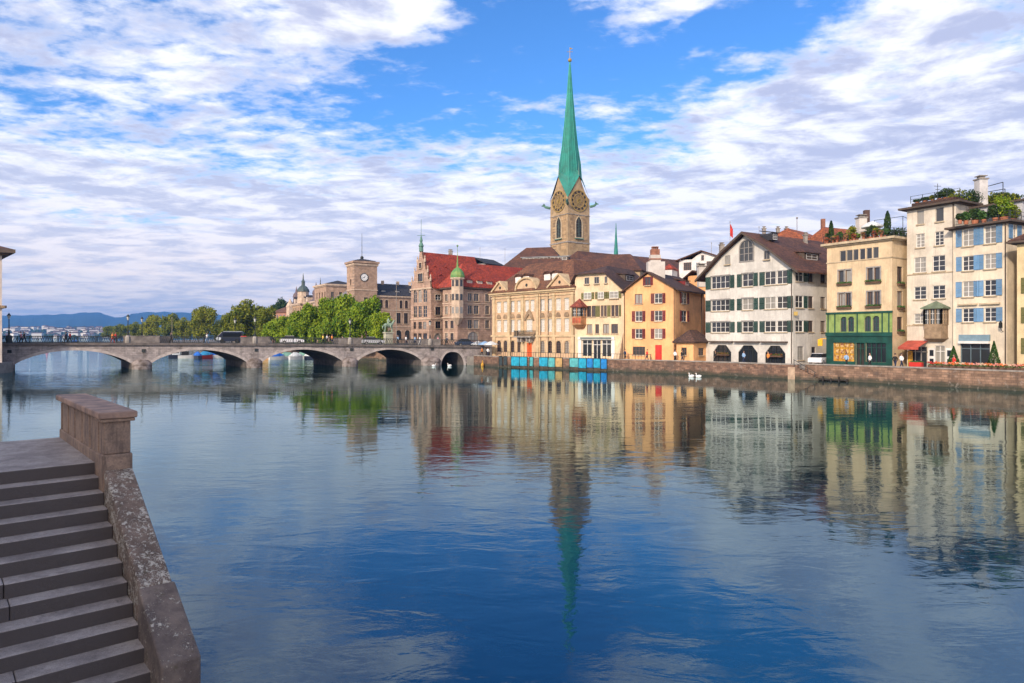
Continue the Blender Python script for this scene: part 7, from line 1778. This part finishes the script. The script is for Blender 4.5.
# ------------------------------------------------------------------ roof gardens
def railing(f_, u0, u1, z, h, out, root, name='roof_railing', bars=True):
    mb = MB(); k = max(1, int((u1-u0)/1.1))
    for i in range(k+1): u = u0+(u1-u0)*i/k; f_.boxo(mb, u-0.025, u+0.025, z, z+h, out-0.05, out)
    for zz in ((h-0.05, h*0.55, h*0.2) if bars else (h-0.05,)): f_.boxo(mb, u0, u1, z+zz, z+zz+0.035, out-0.04, out-0.01)
    return mb.build(name, DARKIRON, root)
RB_ = random.Random(12)
def bush(px, d, z, r, h, m, label, pot=True, group='rooftop plants', name='potted_shrub', n=260, leaf=0.12):
    q = at(px,d); o = empty(name, (q.x,q.y,z), label, 'potted plant', group)
    if pot: mb = MB(); mb.lathe([(r*0.4,0),(r*0.5,0.4),(r*0.55,0.42)],10,(q.x,q.y,z)); mb.build('pot', mat('terracotta',(0.40,0.15,0.08),0.8), o)
    mb = MB(); mb.tube([(q.x,q.y,z),(q.x,q.y,z+h*0.7)],0.03); mb.build('stem', BARK, o)
    mb = MB(); leaf_blob(mb, (q.x,q.y,z+0.4+(h-0.4)*0.5), (r,r,(h-0.4)*0.55), n, leaf, RB_); 
    for _ in range(3): leaf_blob(mb, (q.x+RB_.uniform(-r,r)*0.8,q.y,z+0.4+(h-0.4)*RB_.uniform(0.3,0.9)), (r*0.5,r*0.5,h*0.2), n//4, leaf, RB_)
    mb.build('foliage', m, o)
Y = YELLOW_HOUSE; zt = Y.z1+0.28
railing(Y.f[0], -0.3, Y.f[0].L+0.3, zt, 1.0, 0.3, Y.root); railing(Y.f[1], 0.0, 10, zt, 1.0, 0.3, Y.root)
LG = [LV_D, LV_O, LV_B, LEAF1]
for i, (px, dd, r, h, mi, what) in enumerate(((829.5,2,0.5,1.5,0,'left end'),(834.5,2,0.4,1.2,1,'second from left'),(839.5,3,0.5,1.6,3,'by the brick chimney'),(848,2.5,0.45,1.3,0,'behind the chimney foot'),(851.5,2,0.6,2.0,1,'left of the white parasol'),(857,1.5,0.4,1.0,2,'below the white parasol'),(866,2,0.5,1.2,3,'right of the white parasol'),(871,1.5,0.6,1.8,0,'centre right'),(877,2,0.5,1.4,1,'left of the cypress'),(884,2,0.45,1.2,3,'at the foot of the tall cypress'),(893,4,0.6,1.6,0,'right of the cypress'),(899,6,0.8,2.2,0,'dark, at the right corner'),(903.5,8,0.9,2.4,0,'darkest, against the tall white house'))):
    f_ = Y.f[0]; q = f_.p(min(f_.u(px), f_.L-0.3) if px < 890 else f_.L-0.5, -dd) if px < 890 else None
    d = q.y if q is not None else 82+dd
    bush(px, d, zt-0.02, r, h, LG[mi], 'potted shrub on the yellow house roof, '+what)
for i, (px, dd, mm, what) in enumerate(((827.2,0.7,IR,'red blossoms at the left corner'),(832.5,0.6,PINK,'pink blossoms near the left end'),(837,0.7,IR,'red blossoms below the small cypress side'),(845.5,0.7,PINK,'pink blossoms under the chimney'),(854,0.6,IR,'red blossoms left of the parasol'),(863.5,0.6,PINK,'pink blossoms right of the parasol'),(874,0.6,IR,'red blossoms in the middle of the right half'),(881,0.6,PINK,'pink blossoms left of the tall cypress'))):
    f_ = Y.f[0]; q = f_.p(min(f_.u(px), f_.L-0.3), -dd); bush(px, q.y, zt-0.02, 0.32, 0.95, mm, 'potted flowers on the yellow roof edge, '+what, name='potted_flowers', n=90, leaf=0.1)
def cypress(px, d, z, ytop, label, r=0.35):
    q = at(px,d); H = hz(ytop,d)-z; o = empty('cypress', (q.x,q.y,z), label, 'tree'); mb = MB(); rnd = random.Random(int(px))
    for _ in range(900):
        h = rnd.random(); a = rnd.uniform(0,6.28); rr = r*math.sin(math.pi*(0.12+0.88*h))**0.7*rnd.uniform(0.7,1.1)+0.02; p = Vector((q.x+rr*math.cos(a),q.y+rr*math.sin(a),z+0.3+h*(H-0.3))); v = Vector((rnd.gauss(0,0.4),rnd.gauss(0,0.4),1)).normalized(); w_ = v.cross(Vector((rnd.gauss(0,1),rnd.gauss(0,1),0.1))).normalized(); mb.add([p-v*0.14,p+w_*0.07,p+v*0.14,p-w_*0.07],[(0,1,2,3)])
    mb.build('crown', LV_D, o); mb = MB(); mb.tube([(q.x,q.y,z),(q.x,q.y,z+H*0.8)],[0.07,0.02]); mb.build('trunk', BARK, o)
cypress(887.5, 83.5, zt-0.02, 211.5, 'tall dark cypress in the roof garden above the yellow house'); cypress(831.2, 89.6, zt-0.02, 221, 'shorter dark cypress at the left end of the roof garden', 0.28)
q = Y.f[0].p(Y.f[0].u(843.5), -4); chimney(Y.root, (q.x,q.y), zt, hz(222,91), 1.0, CW); q = Y.f[0].p(Y.f[0].u(843.5), -5.2); chimney(Y.root, (q.x,q.y), zt, hz(214.5,92), 0.6, mat('sooty_brick',(0.10,0.06,0.05),0.9), cap=False)
q = Y.f[0].p(Y.f[0].u(861), -2.5); o = empty('parasol', (q.x,q.y,zt), 'cream parasol on the yellow house roof terrace', 'parasol'); mb = MB(); mb.tube([(q.x,q.y,zt),(q.x,q.y,zt+2.5)],0.03); mb.build('pole', WHITE, o); mb = MB(); mb.lathe([(1.3,1.75),(1.28,1.95),(0.5,2.4),(0.04,2.55)],8,(q.x,q.y,zt)); mb.build('canopy', WC, o)
# pergola wires
mb = MB()
for u in (4.5, 6.5, 8.0): q = Y.f[0].P(u, zt, -3); mb.tube([q, q+Vector((0,0,2.7))], 0.035)
mb.tube([Y.f[0].P(4.5,zt+2.7,-3), Y.f[0].P(8.0,zt+2.7,-3)],0.03); q = Y.f[0].P(8.0,zt+2.7,-3); mb.tube([q, q+Vector((3.5,3.0,-0.3))],0.03); mb.build('pergola_frame', DARKIRON, Y.root)
# tall white house roof
W_ = OFFWH; zt = W_.z1+0.22; f_ = W_.f[0]
mb = MB(); P = offset_poly(W_.foot, -0.35); mb.prism(P, zt, zt+0.55); mb.build('roof_kerb', T_DARK, W_.root); zt += 0.55
railing(f_, 0.2, f_.L+0.2, zt, 0.9, -0.4, W_.root)
for i, (px, dd, r, h, mi, what) in enumerate(((917,2,0.4,0.7,0,'low, at the left'),(925,2,0.5,0.8,0,'low, second from left'),(932,2,0.3,0.9,1,'low, by the weathervane'),(940,2.5,0.7,1.2,0,'middle'),(947,2.5,0.8,1.5,0,'right of the middle'))): bush(px, f_.dep(px)+dd*0.5+1, zt, r, h, LG[mi], 'shrub on the tall white house roof, '+what)
mb = MB(); q = f_.P(f_.u(932),zt,-1.2); mb.tube([q,q+Vector((0,0,2.0))],0.03); mb.tube([q+Vector((-0.4,0,1.7)),q+Vector((0.4,0,1.7))],0.03); mb.tube([q+Vector((-0.25,0,1.3)),q+Vector((0.25,0,1.3))],0.03); mb.build('aerial', DARKIRON, W_.root)
# blue house terrace: penthouse, chimney, pergola and greenery
Bh = BLUEH; zt = Bh.z1+0.22; f_ = Bh.f[0]
railing(f_, 0.3, f_.L+0.4, zt, 1.0, 0.2, Bh.root); railing(Bh.f[1], 0, 9, zt, 1.0, 0.2, Bh.root)
PH = [f_.p(0.4,-3.2), f_.p(f_.L-0.2,-3.2), f_.p(f_.L-0.2,-10), f_.p(0.4,-10)]
b = MB(); b.prism(PH, zt, zt+2.3); b.build('penthouse', STUC('penthouse_wall',(0.5,0.5,0.52)), Bh.root); b = MB(); b.prism(offset_poly(PH,0.35), zt+2.3, zt+2.5); b.build('penthouse_roof', EAVE, Bh.root)
fp = Fac(PH[0],PH[1]); mb = MB()
for u in (0.3,1.4,2.5,3.6): fp.boxo(mb, u, u+0.8, zt+0.2, zt+2.0, 0.003, 0.03)
mb.build('penthouse_glazing', GLASS, Bh.root)
z2 = zt+2.5
q = at(981, 79); mb = MB(); chimney(Bh.root, (q.x,q.y), z2, hz(180,79), 0.95, mat('pale_chimney',(0.55,0.53,0.52),0.8))
mb = MB(); a = at(985,80); c = at(1003,77.5)
for q in (a,c,at(985,83),at(1005,81)): mb.tube([(q.x,q.y,z2),(q.x,q.y,hz(187,80))],0.045)
for s0,s1 in ((a,c),(at(985,83),at(1005,81))): mb.tube([V3(s0,hz(187,80)),V3(s1,hz(187,80))],0.045)
mb.build('pergola_frame', DARKIRON, Bh.root)
for i, (px, d, z, r, h, mi, what) in enumerate(((955,80,z2,1.1,1.9,0,'leftmost of the upper terrace'),(960,79.5,z2,1.3,2.3,1,'big tawny, left of chimney'),(966,80,z2,1.3,2.4,0,'dark, left of the chimney'),(972,79,z2,1.2,2.1,0,'dark, touching the chimney'),(976,80,z2,0.9,1.7,3,'at the chimney foot'),(988,79.5,z2,1.2,1.7,1,'tawny, right of the chimney'),(994,79,z2,1.3,1.9,1,'tawny, under the pergola'),(1000,78.5,z2,1.2,1.8,0,'dark, under the pergola end'),(1007,78,z2,1.3,1.6,1,'tawny, by the right corner'),(1014,78,z2,1.2,1.5,0,'dark, far right'),
    (960,73.9,zt,0.4,1.0,0,'small, lower terrace left'),(966,74.2,zt,0.5,1.3,3,'lower terrace, second'),(975,74,zt,0.7,1.6,0,'lower terrace, dark middle'),(984,73.5,zt,0.5,1.2,3,'lower terrace, middle right'),(996,72.5,zt,0.7,1.6,0,'lower terrace, dark right'),(1004.5,72,zt,0.9,2.4,2,'brightest green, near the right corner'),(1012,73,zt,0.8,1.8,1,'olive, on the side railing'),(1020,74.5,zt,0.9,1.9,0,'dark, at the right edge'))):
    bush(px, d, z, r, h, LG[mi], 'shrub on the blue-shutter house, '+what, n=420)

# ------------------------------------------------------------------ far shore and hills
HILL = mat('forested_hill', (0.015,0.04,0.05), 0.95, 0.4, 0.004)
def hill(prof, dtop, dfoot, dback, name, m):
    mb = MB(); rows = [(dfoot,0.0),(dfoot*0.6+dtop*0.4,0.45),(dtop,1.0),(dback,0.3)]; n = len(prof); vs = []
    rnd = random.Random(n)
    for d, k in rows:
        for px, y in prof:
            zt_ = (HZ-y)*dtop/F; vs.append((*(at(px,1.0)*1.0*d), max(-2, zt_*k*(rnd.uniform(0.8,1.1) if 0.2<k<1 else 1)-1)))
    mb.add(vs, [(r*n+i, r*n+i+1, (r+1)*n+i+1, (r+1)*n+i) for r in range(3) for i in range(n-1)]); o = mb.build(name, m, None, True); tag(o, kind='structure'); return o
pr = [(-2600,318),(-1900,314),(-1400,319),(-900,316),(-500,322),(-300,318),(-150,317),(-60,315),(0,315),(25,314.6),(48,314.0),(70,313.2),(85,311.8),(100,312.0),(108,314.5),(115,317),(122,316),(132,313.2),(142,311.8),(160,311.2),(180,311.8),(200,312.5),(218,314),(232,315),(250,316),(280,317),(340,319),(450,322),(600,326)]
pp = []
for (a, y0), (c, y1) in zip(pr, pr[1:]):
    k = max(1, int((c-a)/4))
    for i in range(k): t = i/k; pp.append((a+(c-a)*t, y0+(y1-y0)*t+0.35*math.sin((a+(c-a)*t)*0.37)+0.2*math.sin((a+(c-a)*t)*1.1)))
hill(pp, 6200, 4300, 7200, 'hills', HILL)
pr2 = [(-2600,330),(-1200,329),(-500,331),(-200,329.5),(-50,329),(0,329),(20,328.5),(40,327),(60,325.8),(80,325.5),(100,326.5),(125,327.5),(150,329),(200,331),(260,333),(400,334)]
hill([(px,y+0.3*math.sin(px*0.5)) for px,y in [(a+(c-a)*i/8, y0+(y1-y0)*i/8) for (a,y0),(c,y1) in zip(pr2,pr2[1:]) for i in range(8)]], 2600, 1900, 3300, 'far_shore_hill', HILL)
FWALL = mat('far_house_wall', (0.62,0.60,0.56), 0.9, 0.05, randvar=0.25); FROOF = mat('far_house_roof', (0.12,0.07,0.055), 0.9, 0.1, randvar=0.4)
def farhouse_mesh(w, l, h, r):
    mb = MB(); mb.box(-w/2,-l/2,-6,w/2,l/2,h); a = mb.mesh('wall', FWALL); mb = MB()
    mb.add([(-w/2-0.5,-l/2-0.5,h+0.003),(w/2+0.5,-l/2-0.5,h+0.003),(w/2+0.5,l/2+0.5,h+0.003),(-w/2-0.5,l/2+0.5,h+0.003),(-w/2-0.5,0,h+r),(w/2+0.5,0,h+r)], [(0,1,5,4),(2,3,4,5),(0,4,3),(1,2,5),(3,2,1,0)]); return a, mb.mesh('roof', FROOF)
FH = [farhouse_mesh(12,10,8,4), farhouse_mesh(20,11,10,4), farhouse_mesh(9,9,7,3.5), farhouse_mesh(26,12,14,2.5)]
rnd = random.Random(77)
for i in range(110):
    px = rnd.uniform(6,108) if i < 92 else rnd.uniform(-60,160); t = rnd.random()**1.4; d = 1930+t*640; zt_ = (HZ-(326.5+abs(px-70)*0.03))*2600/F
    k = 0.45*min(1, (d-1900)/280) if d < 2180 else 0.45+0.55*(d-2180)/420; z = max(0.5, zt_*k-1); q = at(px,d); a, c = FH[i % 4]; rz = rnd.uniform(-0.6,0.6)
    o = empty('lakeside_house', (q.x,q.y,z), 'tiny pale house among many on the far lake shore', 'house', 'houses on the far lake shore'); o.rotation_euler = (0,0,rz)
    for nm_, me in (('wall',a),('roof',c)): k_ = bpy.data.objects.new(nm_, me); COL.objects.link(k_); k_.parent = o
mb = MB(); rnd = random.Random(6)
for i in range(420):
    px = rnd.uniform(-60,240); d = rnd.uniform(1890,2550); k = 0.45*min(1,(d-1900)/280) if d < 2180 else 0.45+0.55*(d-2180)/420; zt_ = (HZ-(326.5+abs(px-70)*0.03))*2600/F; q = at(px,d); r = rnd.uniform(5,10); mb.ball((q.x,q.y,max(0,zt_*k)+r*0.3),r,r,r*0.9,6,4)
tag(mb.build('far_woods', mat('far_foliage',(0.03,0.06,0.03),0.95,0.3,0.1)), 'dark woods between the houses on the far lake shore', 'woods', kind='stuff')

# ------------------------------------------------------------------ haze
hm = bpy.data.materials.new('haze'); hm.use_nodes = True; t = hm.node_tree; t.nodes.remove(t.nodes['Principled BSDF']); pv = t.nodes.new('ShaderNodeVolumePrincipled')
pv.inputs['Color'].default_value = (0.15,0.45,1.0,1); pv.inputs['Density'].default_value = 0.00014; pv.inputs['Anisotropy'].default_value = 0.1
t.links.new(pv.outputs[0], t.nodes['Material Output'].inputs['Volume'])
mb = MB(); mb.box(-8500,-300,-8,7600,7400,285); tag(mb.build('haze', hm), 'thin blue summer haze over the lake', kind='stuff')
